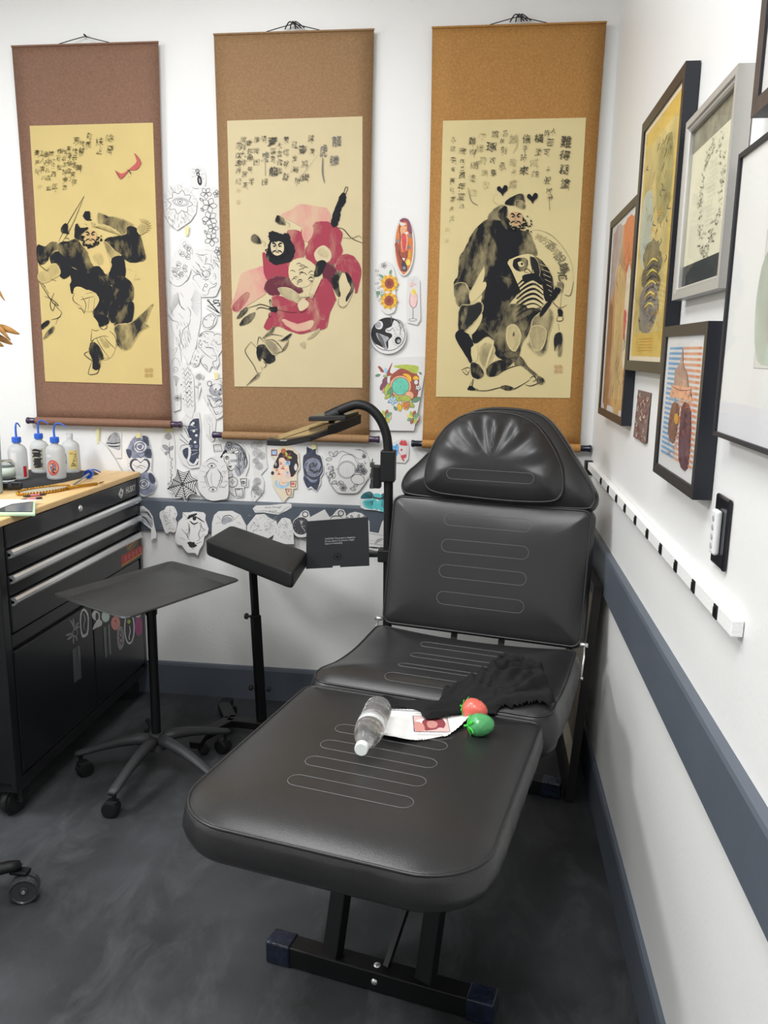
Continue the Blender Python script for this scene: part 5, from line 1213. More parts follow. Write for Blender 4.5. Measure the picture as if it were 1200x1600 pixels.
def d_stem(A):
    A.rose(*f5(530, 120)[0], 5.5, m_pencil, None, .7); A.stroke(f5(550, 200, 553, 430, 600, 460), m_pencil, .9)
    A.leaf(*f5(550, 330)[0], 13, PI+.6, m_pencil, m_grey, .6); A.leaf(*f5(550, 340)[0], 9, -.9, m_pencil, m_grey, .6); A.leaf(*f5(550, 350)[0], 8, PI-.5, m_pencil, m_grey, .6)
    for k in range(7): A.stroke([(266, 715+k*6), (270-k % 2*2, 718+k*6), (267, 721+k*6)], m_pencil, .8, 3)
    A.stroke(f5(575, 700, 580, 820, 520, 860, 580, 870), m_pencil, .7)
drawing('slim drawing of a single stemmed rose with lettering-like curls down the stem', [(255, 674), (269, 672), (273, 690), (274, 735), (270, 757), (262, 760), (262, 712), (251, 700), (252, 693)], d_stem, .003)
def d_web(A):
    cx, cy = 285, 756.5; tips = [(277, 733), (296, 735), (309, 750), (308, 772), (291, 783), (274, 777), (261, 764), (270, 749)]
    for t in tips: A.stroke([(cx, cy), t], m_ink, 1.1, 1, False)
    for k in range(1, 7):
        f = k/6.3
        for i in range(8):
            p, q = tips[i], tips[(i+1) % 8]; P = (cx+(p[0]-cx)*f, cy+(p[1]-cy)*f); Q_ = (cx+(q[0]-cx)*f, cy+(q[1]-cy)*f)
            A.stroke([P, (cx+((P[0]+Q_[0])/2-cx)*.84, cy+((P[1]+Q_[1])/2-cy)*.84), Q_], m_ink, .8, 4, False)
drawing('cut-out drawing of a spider web overlapping the top of the dado rail', [(276, 730), (279, 739), (295, 739), (297, 734), (301, 746), (310, 749), (304, 757), (313, 775), (299, 771), (293, 777), (292, 784), (289, 783), (285, 777), (276, 778), (273, 779), (271, 770), (261, 766), (262, 763), (270, 758), (270, 748)], d_web, .0235, .0)
def d_thorns(A, cx, cy, s, full=True):
    for sd in (-1, 1):
        A.stroke([(cx+sd*4*s, cy-9*s), (cx+sd*9*s, cy), (cx+sd*6*s, cy+12*s), (cx+sd*3*s, cy+16*s)], m_pencil, .9)
        A.stroke([(cx+sd*5*s, cy-8*s), (cx+sd*11*s, cy+2*s), (cx+sd*7*s, cy+15*s)], m_ink, .7)
        for k in range(5):
            y = cy-10*s+k*6*s; A.stroke([(cx+sd*9*s, y), (cx+sd*(14+k % 2*3)*s, y+(-3+k)*s)], m_ink, .6)
def d_eyeline(A):
    d_thorns(A, 334, 743, 1.25); A.eye(331, 728, 15, m_pencil, .7); A.eye(333, 765, 15, m_pencil, .7); A.stroke([(331, 738), (330, 750), (333, 760)], m_faint, .7); A.stroke([(322, 722), (330, 716), (341, 722)], m_pencil, .8)
    A.hatch(345, 735, 355, 765, 8, m_faint, 7, .6)
drawing('rounded sheet with a pencil eye in thorny branches, overhanging the dado rail', [(311, 735), (318, 722), (332, 713), (345, 716), (354, 728), (357, 750), (356, 776), (345, 781), (330, 782), (318, 775), (310, 762)], d_eyeline, .0255, .01, rnd=True)
g6 = Zp(320, 670, 10)
def d_woman(A, col=False, ox=0, oy=0, s=1.0):
    pass
def d_lady(A):
    A.blob(g6(300, 330, 330, 230, 400, 210, 520, 240, 620, 330, 670, 480, 650, 600, 590, 700, 520, 740, 470, 640, 500, 560, 490, 420, 430, 330, 370, 350), m_grey, .3, w0=1)
    A.fill(g6(290, 400, 380, 380, 470, 410, 500, 480, 470, 600, 420, 655, 380, 640, 330, 560, 300, 480), m_paper, 3)
    for q in ((250, 440, 300, 370, 380, 385), (290, 420, 320, 540, 380, 640, 430, 650, 490, 580), (540, 300, 640, 420, 660, 560, 600, 620), (560, 280, 610, 400, 620, 520), (470, 560, 540, 640, 560, 720), (330, 660, 350, 760, 430, 750, 430, 700), (450, 240, 520, 250, 600, 320)): A.stroke(g6(*q), m_ink, 1.1)
    A.blob(g6(245, 445, 310, 330, 350, 360, 290, 400, 270, 450), m_ink, .3); A.eye(*g6(345, 460)[0], 7, m_ink, .9, .15); A.stroke(g6(315, 440, 350, 425, 385, 445), m_ink, .7)
    A.stroke(g6(365, 580, 400, 590, 425, 575), m_ink, 1.6); A.stroke(g6(380, 605, 420, 600), m_ink, 1); A.stroke(g6(385, 480, 375, 530, 400, 540), m_ink, .6)
    A.fill(g6(400, 480, 510, 475, 510, 520, 400, 520), m_grey, 0); A.flower(*g6(375, 255)[0], 5.5, m_ink, 7, .7, 0, m_grey)
    for k in range(5): A.petal(*g6(455, 380)[0], 9, 4.5, -2.6+k*.55, m_ink, .7, m_paper)
    A.hatch(370, 700, 384, 728, 16, m_ink, 9, .7, 1.3)
    A.stroke(g6(135, 250, 250, 240, 275, 350, 150, 360, 135, 250), m_pencil, .8, 1, False); A.stroke(g6(145, 270, 255, 262), m_pencil, .6); A.stroke(g6(150, 335, 260, 330), m_pencil, .6)
    A.ell(*g6(435, 830)[0], 8, 8, m_pencil, ring=.8); A.stroke(g6(435, 780, 445, 815, 480, 825, 445, 835, 435, 870, 425, 835, 400, 825, 425, 815, 435, 780), m_pencil, .7, 1)
    A.stroke(g6(560, 780, 655, 775, 655, 885, 580, 890, 560, 780), m_ink, .8, 1, False); A.eye(*g6(605, 840)[0], 7, m_ink, .8)
    A.stroke(g6(475, 935, 590, 930, 600, 1050, 500, 1050, 475, 935), m_ink, .9, 1, False); A.stroke(g6(500, 950, 560, 945), m_ink, 1.4); A.stroke(g6(510, 1020, 580, 1020), m_ink, .6)
drawing('line drawing of a woman\'s head with flowers in her hair and small picture boxes', g6(110, 240, 280, 225, 360, 190, 560, 220, 690, 400, 690, 600, 640, 740, 680, 780, 680, 900, 615, 910, 610, 1065, 500, 1075, 370, 960, 330, 780, 240, 460, 170, 420), d_lady, .004)
def d_faint(A):
    for (x, y, r) in ((398, 696, 6), (406, 694, 5), (402, 708, 7), (409, 712, 6), (400, 720, 5), (405, 728, 6)): A.rose(x, y, r, m_faint, None, .45)
    for (x, y, r) in ((402, 752, 6), (399, 762, 5), (404, 768, 6)): A.rose(x, y, r, m_faint, None, .5)
    A.stroke(g6(740, 1060, 730, 980, 780, 920, 850, 900), m_pencil, .6); A.hatch(395, 745, 412, 775, 26, m_faint, 4, .5); A.stroke(g6(820, 180, 880, 160, 870, 190), m_pencil, .7)
drawing('tall narrow faint pencil drawing of clustered roses beside the coloured print', [(394, 690), (408, 686), (415, 692), (416, 712), (418, 731), (408, 742), (413, 752), (412, 768), (404, 778), (398, 784), (392, 778), (393, 764), (398, 755), (396, 738), (393, 715)], d_faint, .003)
h4 = Zp(410, 690, 10.9)
def d_colour(A):
    c = m_cols
    A.blob(h4(190, 440, 250, 290, 330, 170, 480, 150, 590, 230, 600, 330, 620, 420, 590, 480, 550, 560, 490, 600, 470, 500, 420, 330, 300, 280, 280, 440), c['hair'], .3, w0=1)
    A.fill(h4(285, 290, 370, 280, 390, 380, 430, 450, 420, 520, 360, 530, 320, 480, 290, 400), c['skin'], 3); A.fill(h4(215, 480, 300, 460, 360, 560, 350, 620, 270, 620, 235, 570), c['skin'], 3)
    A.fill(h4(320, 620, 380, 620, 420, 680, 400, 740, 330, 730, 300, 680), c['skin'], 3)
    A.stroke(h4(240, 660, 240, 740, 330, 780, 430, 740, 440, 680), c['sky'], 3.2, 4, False); A.stroke(h4(290, 680, 300, 740, 370, 760), c['blue'], .9)
    A.ell(*h4(360, 160)[0], 4.2, 4.2, c['orange'], n=10); A.ell(*h4(360, 160)[0], 2.4, 2.4, c['brown'], ring=.9)
    for k in range(5): A.petal(*h4(420, 260)[0], 8, 3.5, -2.8+k*1.0, None, 0, c['lime'] if k % 2 else c['brown'])
    A.fill(h4(390, 330, 475, 335, 470, 400, 390, 400), c['sky'], 0); A.stroke(h4(410, 390, 430, 345, 455, 390), c['dteal'], 1)
    A.fill(h4(150, 140, 250, 135, 255, 240, 150, 245), c['plum'], 0); A.fill(h4(165, 160, 238, 152, 238, 220, 165, 220), c['sky'], 0)
    A.ell(*h4(175, 535)[0], 2.6, 3, c['hair'], n=12); A.ell(*h4(230, 385)[0], 1.5, 3, m_grey, n=8)
    A.stroke(h4(295, 355, 330, 350), m_ink, 1.2); A.fill(h4(290, 370, 340, 370, 320, 395), c['red'], 2); A.stroke(h4(320, 460, 350, 455, 380, 470), c['red'], 2); A.stroke(h4(255, 560, 290, 550, 310, 560), c['red'], 1.8); A.fill(h4(220, 480, 270, 470, 250, 500), c['red'], 2)
    A.stroke(h4(370, 400, 345, 430, 370, 430), c['rust'], .7); A.stroke(h4(285, 500, 275, 530, 300, 535), c['rust'], .6)
    A.fill(h4(570, 370, 600, 430, 570, 500, 540, 440), m_paper, 2); A.fill(h4(400, 550, 470, 530, 480, 600, 420, 620), c['pink'], 2); A.fill(h4(410, 520, 450, 510, 430, 545), c['blue'], 2)
    A.stroke(h4(480, 680, 575, 670, 560, 770, 485, 765, 480, 680), c['brown'], 1.1, 1, False); A.fill(h4(495, 700, 550, 695, 540, 735, 495, 735), c['red'], 1)
    A.stroke(h4(395, 805, 495, 810, 490, 915, 430, 905, 395, 805), c['brown'], 1.1, 1, False); A.fill(h4(420, 830, 470, 830, 450, 860), c['red'], 1)
    A.stroke(h4(330, 690, 370, 700, 400, 690), c['gold'], .9)
drawing('coloured print of a woman\'s split face with dark hair and a blue collar', h4(140, 125, 270, 120, 300, 80, 470, 70, 620, 200, 640, 450, 590, 520, 590, 800, 530, 800, 510, 940, 450, 935, 365, 1030, 250, 870, 170, 740, 145, 560, 170, 450, 210, 300, 145, 255), d_colour, .0045, m=m_cream)
def d_darkrose(A):
    A.fill(h4(755, 90, 800, 110, 870, 130, 910, 120, 915, 210, 990, 250, 1030, 400, 1030, 520, 985, 600, 975, 700, 920, 830, 830, 760, 770, 790, 700, 640, 710, 560, 690, 400, 700, 250, 750, 200), m_blue_ink, 3)
    cx, cy = h4(868, 370)[0]
    A.ell(*h4(862, 440)[0], 14, 19, m_cols['charcoal'], n=20)
    for k in range(7):
        r = 14.5-2*k
        for j in range(2):
            t0 = k*.8+j*3; P = [(cx+r*math.cos(t0+t)*.95, cy+(7-k)*.9+r*math.sin(t0+t)*.95) for t in (0, .6, 1.2, 1.8, 2.4)]
            A.stroke(P, m_blue_mid, 2.0 if k < 5 else 1)
    for q in ((760, 590, 850, 660, 940, 650), (710, 560, 790, 640, 860, 690, 920, 670)): A.stroke(h4(*q), m_blue_mid, 1.6)
    A.ell(cx, cy, 1.5, 1.5, m_blue_ink, n=8)
drawing('dark blue-grey rose print cut out with pointed leaves, next to the coloured woman print', h4(745, 80, 860, 90, 925, 110, 930, 200, 1010, 240, 1045, 400, 1040, 540, 990, 620, 995, 720, 950, 800, 915, 845, 835, 790, 770, 810, 690, 680, 680, 400, 690, 230, 740, 190), d_darkrose, .004)
k5 = Zp(500, 690, 10)
def d_door(A):
    for r in (14.5, 12.8): A.ell(*k5(420, 440)[0], r, r*.95, m_pencil, ring=.6)
    A.ell(*k5(420, 440)[0], .5, .5, m_pencil, n=6)
    for x in range(300, 540, 34): A.stroke(k5(x, 440-110*math.sqrt(max(0, 1-((x-420)/125)**2)), x, 440+110*math.sqrt(max(0, 1-((x-420)/125)**2))), m_faint, .4)
    for q in ((290, 340, 350, 230, 430, 200, 520, 230, 580, 330, 590, 430), (220, 230, 290, 180, 350, 150, 430, 180, 520, 210, 590, 265, 670, 265), (540, 120, 600, 130, 665, 140, 690, 200), (595, 265, 610, 430), (100, 480, 150, 640, 270, 790, 430, 810, 590, 795, 700, 660, 760, 530)): A.stroke(k5(*q), m_pencil, .8)
    A.ell(*k5(590, 590)[0], 10.5, 8, m_pencil, .2, ring=.8)
    for (x, y, r, t) in ((215, 240, 11, -2.3), (215, 240, 11, -1.0), (190, 270, 10, 3.0), (210, 440, 9, 2.2), (210, 400, 9, 2.9), (230, 480, 10, 1.8), (180, 500, 9, 2.0), (180, 660, 9, -.5), (290, 620, 9, .4), (250, 660, 8, 0), (470, 730, 9, .2), (520, 700, 8, -.4)): A.leaf(*k5(x, y)[0], r, t, m_pencil, None, .7)
    for (x, y, r) in ((640, 390, 6), (690, 230, 3), (590, 450, 4), (660, 470, 5), (365, 720, 5.5), (690, 460, 5)): A.flower(*k5(x, y)[0], r, m_pencil, 6, .7)
    A.hatch(510, 725, 525, 750, 20, m_pencil, 5, .6); A.hatch(560, 700, 572, 740, 14, m_pencil, 5, .5)
drawing('line drawing of a round window in a leafy wreath, on an octagonal sheet', k5(60, 120, 250, 60, 680, 90, 760, 260, 800, 400, 770, 560, 590, 805, 430, 815, 260, 795, 90, 500, 50, 300), d_door, .004)
def d_butterfly(A):
    c = m_cols
    A.fill(k5(640, 890, 680, 810, 780, 780, 840, 830, 860, 880, 820, 890), c['dteal'], 3); A.fill(k5(665, 950, 700, 915, 830, 900, 870, 1000, 840, 1050, 770, 1050, 700, 1020), c['teal'], 3)
    A.fill(k5(940, 860, 980, 810, 1060, 790, 1120, 850, 1080, 900, 960, 920), c['dteal'], 3); A.fill(k5(900, 1000, 960, 920, 1080, 920, 1100, 1010, 1040, 1080, 960, 1090), c['teal'], 3)
    A.fill(k5(830, 830, 900, 810, 970, 850, 960, 950, 910, 1060, 860, 1050, 820, 930), c['teal'], 3); A.fill(k5(860, 880, 940, 880, 900, 945), m_paper, 0)
    for k in range(9): A.stroke(k5(835-k*1, 925+k*6, 700-k*3+k*k*2, 930+k*14), m_ink, .8); A.stroke(k5(960, 930+k*8, 1070-k*4, 920+k*20), m_ink, .7)
    for k in range(5): A.stroke(k5(840, 850+k*6, 690+k*14, 830+k*12), m_ink, .7)
drawing('glossy teal butterfly print curling over the dado rail behind the lamp pole', k5(620, 900, 670, 800, 780, 765, 850, 820, 900, 800, 960, 840, 1010, 790, 1100, 790, 1130, 880, 1120, 1000, 1060, 1090, 1000, 1100, 860, 1070, 700, 1060, 640, 1030, 615, 960), d_butterfly, .0245, .03)
j3 = Zp(570, 560, 9.41)
def d_cats(A):
    c = m_cols
    A.fill(j3(400, 1260, 430, 1290, 480, 1250, 500, 1330, 480, 1420, 420, 1460, 380, 1420, 375, 1310), c['blue'], 3); A.stroke(j3(430, 1310, 445, 1318), m_ink, .9); A.stroke(j3(455, 1305, 475, 1298), m_ink, .9); A.stroke(j3(425, 1355, 450, 1350), m_ink, .5)
    A.fill(j3(510, 1240, 545, 1195, 560, 1215, 590, 1200, 620, 1240, 625, 1285, 520, 1275), c['red'], 2); A.ell(*j3(540, 1345)[0], 1.8, 1.9, c['red'], n=10); A.stroke(j3(500, 1290, 500, 1380, 560, 1440, 610, 1420, 625, 1290), c['red'], .6)
    A.fill(j3(530, 1430, 610, 1410, 605, 1460, 570, 1470, 585, 1500, 565, 1510, 540, 1470), c['red'], 2); A.ell(*j3(545, 1250)[0], .5, .5, m_ink, n=6); A.ell(*j3(585, 1250)[0], .5, .5, m_ink, n=6)
drawing('small print of two blob creatures, one blue and one red, beside the lamp pole', j3(340, 1250, 420, 1235, 540, 1175, 630, 1200, 650, 1330, 640, 1480, 590, 1540, 420, 1525, 340, 1480), d_cats, .004)
def d_wreath(A):
    c = m_cols
    A.fill(j3(190, 120, 230, 120, 290, 200, 240, 200, 215, 160), c['rust'], 2); A.fill(j3(330, 200, 400, 65, 400, 90, 370, 200, 420, 240, 330, 260), c['rust'], 3)
    A.blob(j3(400, 240, 500, 160, 640, 150, 760, 220, 800, 320, 780, 520, 740, 620, 600, 600, 420, 560, 370, 420, 370, 320), c['rust'], .3, w0=1)
    A.fill(j3(430, 110, 600, 90, 770, 110, 790, 160, 770, 220, 690, 210, 600, 160, 470, 140), c['lime'], 3)
    A.fill(j3(555, 235, 620, 225, 680, 270, 680, 340, 650, 320, 610, 265), c['yellow'], 3); A.fill(j3(705, 290, 750, 255, 800, 300, 740, 320), c['yellow'], 3)
    A.ell(*j3(755, 350)[0], 3.4, 4, m_paper, n=12); A.ell(*j3(755, 350)[0], 3.4, 4, c['plum'], ring=.8)
    A.ell(*j3(525, 410)[0], 16.5, 16.5, c['peach'], n=26); A.ell(*j3(525, 410)[0], 13.6, 13.8, c['mint'], n=26); A.ell(*j3(525, 410)[0], 13.6, 13.8, c['brown'], ring=.7); A.ell(*j3(525, 410)[0], .6, .6, m_ink, n=8)
    A.ell(*j3(655, 545)[0], 7, 6.8, c['peach'], n=16); A.ell(*j3(655, 545)[0], 7, 6.8, c['brown'], ring=.5)
    for (x, y, L, t, k) in ((330, 270, 12, 2.2, 'plum'), (330, 330, 18, 2.2, 'plum'), (300, 420, 10, 1.9, 'peach'), (350, 360, 22, 1.7, 'lime'), (400, 420, 18, 1.9, 'green'), (380, 520, 12, 2.4, 'lime'), (230, 240, 8, 2.9, 'green'), (270, 260, 7, 0, 'lime'), (400, 560, 18, .3, 'lime'), (500, 580, 20, .1, 'lime'), (540, 640, 16, .9, 'yellow'), (500, 650, 14, 1.4, 'yellow'), (600, 640, 16, .5, 'lime'), (690, 640, 15, -.5, 'green'), (430, 700, 8, 1.0, 'green'), (340, 650, 8, -.6, 'green'), (740, 460, 9, -.2, 'plum'), (800, 200, 5, .8, 'green')): A.leaf(*j3(x, y)[0], L, t, m_pencil, c[k], .5)
    A.flower(*j3(415, 620)[0], 7, m_pencil, 5, .4, .4, c['sky'], c['yellow']); A.flower(*j3(615, 685)[0], 6, m_pencil, 7, .4, .2, c['orange'], c['yellow']); A.flower(*j3(785, 430)[0], 4.5, m_pencil, 5, .4, .1, m_paper, c['lemon']); A.fill(j3(300, 130, 340, 180, 310, 220, 280, 190), c['sky'], 2)
    # smaller repeats at the bottom corners
    for (x, y, s) in ((735, 865, 1), (330, 850, 1)):
        X, Y_ = j3(x, y)[0]; A.ell(X, Y_, 7, 8, c['peach'], n=12); A.ell(X+1, Y_, 3.6, 4.5, c['mint'], n=12)
        for k in range(7): A.leaf(X-2, Y_, 11, 1.2+k*.75, None, c[('lime', 'rust', 'green', 'lemon')[k % 4]], .4)
drawing('large white sheet with a coloured autumn wreath around a green round disc', [(580, 559), (668, 557), (661, 600), (647, 673), (576, 672), (577, 610)], d_wreath, .007, .018)
def d_yin(A):
    cx, cy = 606.5, 522.5; R_ = 27
    A.ell(cx, cy, R_, R_-1, m_paper, n=30); A.ell(cx, cy, R_-.5, R_-1.5, m_ink, ring=.8)
    S = [(cx+26*math.cos(t), cy-1+25.5*math.sin(t)) for t in [PI*.78+i*PI*1.05/12 for i in range(13)]]+[(616, 500), (612, 510), (603, 514), (603, 519), (611, 521), (613, 526), (607, 532), (607, 542), (604, 548), (598, 543), (588, 538)]
    A.fill(S, m_ink, 2); A.fill([(588, 520), (600, 524), (608, 528), (603, 536), (606, 546), (601, 547), (597, 538), (591, 530)], m_grey, 3); A.fill([(590, 520), (598, 528), (602, 544), (594, 534)], m_pencil, 3)
    A.ell(592.5, 508, 6.5, 6.7, m_paper, n=16); A.ell(591, 507.5, 4.8, 5, m_grey, n=16); A.stroke([(597, 502), (599, 508), (596, 513)], m_ink, .8)
    A.ell(622, 532, 5.2, 6, m_ink, n=14); A.ell(623, 533, 2.8, 3, m_grey, n=10)
    for k in range(16): t = 2*PI*k/16; A.stroke([(622+6*math.cos(t), 532+7*math.sin(t)), (622+9.5*math.cos(t), 532+10*math.sin(t))], m_ink, .8)
    for q in ([(609, 494), (612, 496), (611, 505)], [(602, 514), (608, 517), (614, 512)], [(617, 500), (623, 505), (626, 514), (625, 523)], [(619, 499), (626, 502), (631, 510)], [(614, 512), (616, 518)], [(626, 512), (632, 518)]): A.stroke(q, m_pencil, 1.1)
    A.hatch(612, 500, 628, 522, 14, m_grey, 5, .7, 1.1)
drawing('round black and white yin-yang style print with moon, sun and two wild animals', circ(606.5, 523.5, 28.5, 31-1.5, 30), d_yin, .008, .03)
l1 = Zp(570, 320, 12); l2 = Zp(570, 440, 12)
def d_glass(A):
    c = m_cols
    A.fill(l2(850, 230, 980, 240, 985, 380, 950, 470, 905, 495, 860, 460, 840, 380), c['pink'], 3); A.stroke(l2(860, 200, 840, 330, 850, 430, 905, 495, 965, 450, 985, 340, 975, 230), c['plum'], .8)
    A.stroke(l2(905, 495, 905, 690), m_pencil, .8, 1, False); A.ell(*l2(900, 718)[0], 6, 2, m_pencil, ring=.6); A.fill(l2(870, 180, 920, 125, 975, 235, 890, 235), c['lemon'], 2)
    A.ell(*l2(880, 60)[0], 4.2, 4.5, c['pink'], n=12); A.hatch(640, 436, 650, 450, 8, m_grey, 3, .5)
drawing('small cut-out print of a pink champagne glass with a lemon slice', [(637, 433), (650, 431), (656, 440), (657, 500), (652, 508), (636, 504), (635, 470)], d_glass, .004)
def d_sunfl(A):
    c = m_cols
    for k in range(8): A.leaf(592+k % 3*3, 424+k*6, 6, 3.4-k*.2, m_pencil, None, .4)
    A.leaf(600, 434, 9, 3.7, None, c['green']); A.leaf(609, 430, 9, -1.3, None, c['green']); A.leaf(603, 461, 9, 3.0, None, c['green']); A.ell(591, 458, 3.5, 3.5, c['green'], n=10); A.flower(597, 457, 4, m_pencil, 5, .4, 0, m_paper); A.flower(600, 415, 4.5, m_pencil, 5, .5)
    for (x, y, r, ri) in ((608.5, 443, 15, 7.5), (608, 470, 14.5, 7.5)):
        for k in range(18): A.petal(x, y, r*(.86 if k % 2 else 1), 5.5, 2*PI*k/18, None, 0, c['yellow'] if k % 2 else c['gold'])
        A.ell(x, y, ri, ri*1.1, c['rust'], n=16); A.ell(x, y, ri*.5, ri*.62, c['brown'], n=14)
drawing('cut-out print of two yellow sunflowers with white blossoms', [(594, 412), (604, 408), (613, 415), (618, 432), (618, 455), (619, 475), (616, 487), (606, 491), (597, 485), (592, 472), (590, 458), (585, 448), (588, 428)], d_sunfl, .005, rnd=True)
def d_fox(A):
    c = m_cols
    A.fill(circ(631.5, 384.5, 14, 43, 24), c['orange'], 0); A.fill(l1(560, 740, 640, 740, 700, 1000, 700, 1240, 660, 1200), c['rust'], 2); A.fill(l1(650, 300, 720, 250, 820, 280, 880, 440, 880, 560, 800, 480, 790, 330, 700, 320), c['plum'], 3)
    A.fill(l1(640, 330, 760, 350, 770, 370, 700, 395, 650, 370), m_paper, 3); A.fill(l1(660, 470, 700, 400, 790, 420, 760, 500, 800, 600, 800, 750, 770, 850, 710, 860, 680, 750, 670, 570), c['peach'], 3)
    A.fill(l1(690, 560, 770, 560, 780, 700, 760, 860, 710, 850), c['red'], 3); A.fill(l1(640, 850, 720, 900, 800, 850, 820, 930, 740, 1060, 700, 1010, 650, 940), c['rust'], 2); A.fill(l1(700, 1000, 760, 1000, 740, 1060), m_paper, 0)
    A.ell(*l1(785, 530)[0], 2.6, 2.2, m_paper, n=10); A.fill(l1(700, 1060, 760, 1080, 800, 1180, 780, 1250, 700, 1240), c['charcoal'], 2); A.ell(*l1(815, 1080)[0], 3.6, 5, c['lemon'], n=12); A.ell(*l1(840, 940)[0], 2.6, 6, c['gold'], n=12); A.ell(*l1(730, 1280)[0], 2.6, 2.2, c['orange'], n=10)
    for (x, y) in ((620, 680), (850, 590), (830, 800), (740, 1190)): A.flower(*l1(x, y)[0], 3.2, m_pencil, 5, .4, 0, m_grey)
    A.stroke(l1(640, 340, 660, 390, 650, 470, 670, 600, 660, 760, 690, 850), m_ink, .9); A.stroke(l1(820, 700, 810, 840), m_ink, .8); A.stroke(l1(640, 850, 660, 960, 730, 1060, 800, 960), m_ink, .8)
drawing('long oval orange print of a curled fox among flowers, topmost between the two right scrolls', circ(631.3, 384.8, 16.2, 46.5, 28), d_fox, .004, .02)
# plain sheet behind the bottles
drawing('plain curved white sheet taped up behind the squeeze bottles', e1(540, 205, 640, 210, 720, 225, 780, 280, 840, 370, 885, 450, 700, 460, 560, 440), None, .006, .05, m=mat('plain_sheet', '#dfe0e1', .8))
# row of cut-outs on and below the dado rail
D = .0215
f7 = Zp(210, 780, 10)
def d_curl(A):
    for q in ((105, 200, 200, 200, 280, 320), (105, 240, 200, 310, 270, 340), (110, 300, 180, 330, 220, 380)): A.stroke(f7(*q), m_ink, 2.6)
    A.blob(f7(105, 170, 180, 175, 260, 260, 290, 310, 280, 440, 180, 380, 110, 330), m_grey, .4, w0=1); A.stroke(f7(110, 200, 200, 210, 270, 300), m_ink, 1.6); A.stroke(f7(110, 270, 180, 300, 250, 400), m_ink, 1.6); A.stroke(f7(115, 240, 200, 260, 270, 330), m_paper, 1)
drawing('print curling away from the rail right beside the tool chest', f7(90, 110, 140, 105, 230, 180, 290, 270, 320, 420, 350, 520, 350, 600, 290, 620, 265, 650, 270, 470, 180, 400, 90, 330), d_curl, .026, .05)
def d_sk(A): A.hatch(254, 794, 275, 828, 46, m_faint, 5, .45)
drawing('small faint pencil cut-out, leftmost whole paper on the dado rail', f7(400, 200, 470, 160, 500, 115, 560, 105, 620, 120, 665, 200, 670, 250, 645, 310, 668, 370, 640, 510, 560, 505, 510, 530, 470, 480, 420, 330, 400, 290), d_sk, D, .03, rnd=True)
def d_two(A):
    A.blob(f7(830, 290, 880, 240, 980, 225, 950, 260, 900, 280, 840, 310), m_ink, .2, w0=1); A.stroke(f7(760, 220, 830, 290), m_ink, 1); A.ell(*f7(940, 300)[0], 3, 3.2, m_ink, n=12); A.stroke(f7(870, 340, 930, 385, 1000, 360), m_ink, 2); A.stroke(f7(950, 265, 1020, 310, 1100, 360), m_ink, 1.6); A.stroke(f7(985, 300, 1050, 280), m_ink, .7)
    A.blob(f7(840, 670, 890, 660, 960, 700, 990, 720, 900, 750, 850, 700), m_ink, .2, w0=1); A.ell(*f7(930, 685)[0], 2.6, 2.4, m_ink, n=10); A.stroke(f7(860, 720, 940, 775), m_ink, 1.4); A.stroke(f7(960, 700, 1050, 660), m_ink, 1.3)
    for q in ((840, 360, 860, 480, 830, 560, 870, 640), (1020, 360, 1040, 450, 1010, 540, 1030, 620, 980, 650), (860, 380, 870, 500, 850, 590), (740, 460, 830, 560, 850, 620), (720, 590, 800, 630), (1040, 350, 1060, 440, 1120, 480), (1100, 540, 1040, 600), (940, 400, 945, 440), (830, 300, 800, 320), (1050, 500, 1110, 480), (800, 480, 850, 470)): A.stroke(f7(*q), m_ink, .8)
drawing('largest cut-out on the rail, with two dark eyes joined by thorny branches', f7(755, 205, 860, 205, 930, 190, 1080, 205, 1115, 240, 1110, 320, 1165, 460, 1150, 540, 1100, 580, 1080, 700, 1030, 780, 1000, 870, 950, 830, 840, 830, 780, 760, 750, 715, 690, 705, 650, 660, 640, 560, 690, 350, 755, 285), d_two, D, .05)
n8 = Zp(320, 770, 7.5)
def d_third(A):
    A.blob(n8(200, 330, 230, 290, 280, 280, 330, 320, 300, 340, 220, 370), m_grey, .3, w0=1); A.stroke(n8(200, 350, 220, 280, 300, 265, 350, 320), m_ink, 1); A.stroke(n8(145, 270, 190, 320), m_ink, .8); A.stroke(n8(400, 265, 350, 310), m_ink, .7); A.stroke(n8(130, 360, 190, 345), m_ink, .7); A.stroke(n8(380, 340, 430, 370), m_ink, .8)
drawing('rounded cut-out of a sketched eye half hidden behind the arm rest pad', n8(80, 560, 85, 350, 110, 260, 160, 215, 320, 210, 420, 260, 485, 380, 490, 560), d_third, D, .02)
def d_ban(A):
    g = m_pencil
    A.text('Grow Through', 320+800/7.5, 770+172/7.5, 30/7.5*1.25, g, sx=.85, shear=.4, rot=-.03); A.text('& Love', 320+800/7.5, 770+212/7.5, 30/7.5*1.2, g, sx=.9, shear=.4, rot=-.03)
    A.stroke(n8(570, 190, 620, 218, 700, 210, 780, 225, 880, 235, 950, 180, 1000, 165), g, .6)
drawing('ribbon-shaped slip with two short lines of pale script on the dado rail', n8(560, 185, 600, 148, 760, 145, 980, 122, 1018, 135, 1015, 175, 960, 210, 900, 235, 860, 256, 780, 245, 690, 230, 590, 233), d_ban, D, .0)
def d_f1(A): A.hatch(392, 805, 432, 832, 60, m_faint, 5, .45); A.stroke(n8(640, 430, 670, 440), m_ink, .9); A.stroke(n8(700, 435, 735, 430), m_ink, .9)
drawing('seven-sided faint floral cut-out under the script slip', n8(495, 385, 600, 255, 700, 248, 760, 295, 840, 330, 855, 420, 815, 490, 700, 560, 495, 560), d_f1, D, .02)
def d_f2(A): A.hatch(434, 812, 457, 840, 40, m_faint, 5, .45)
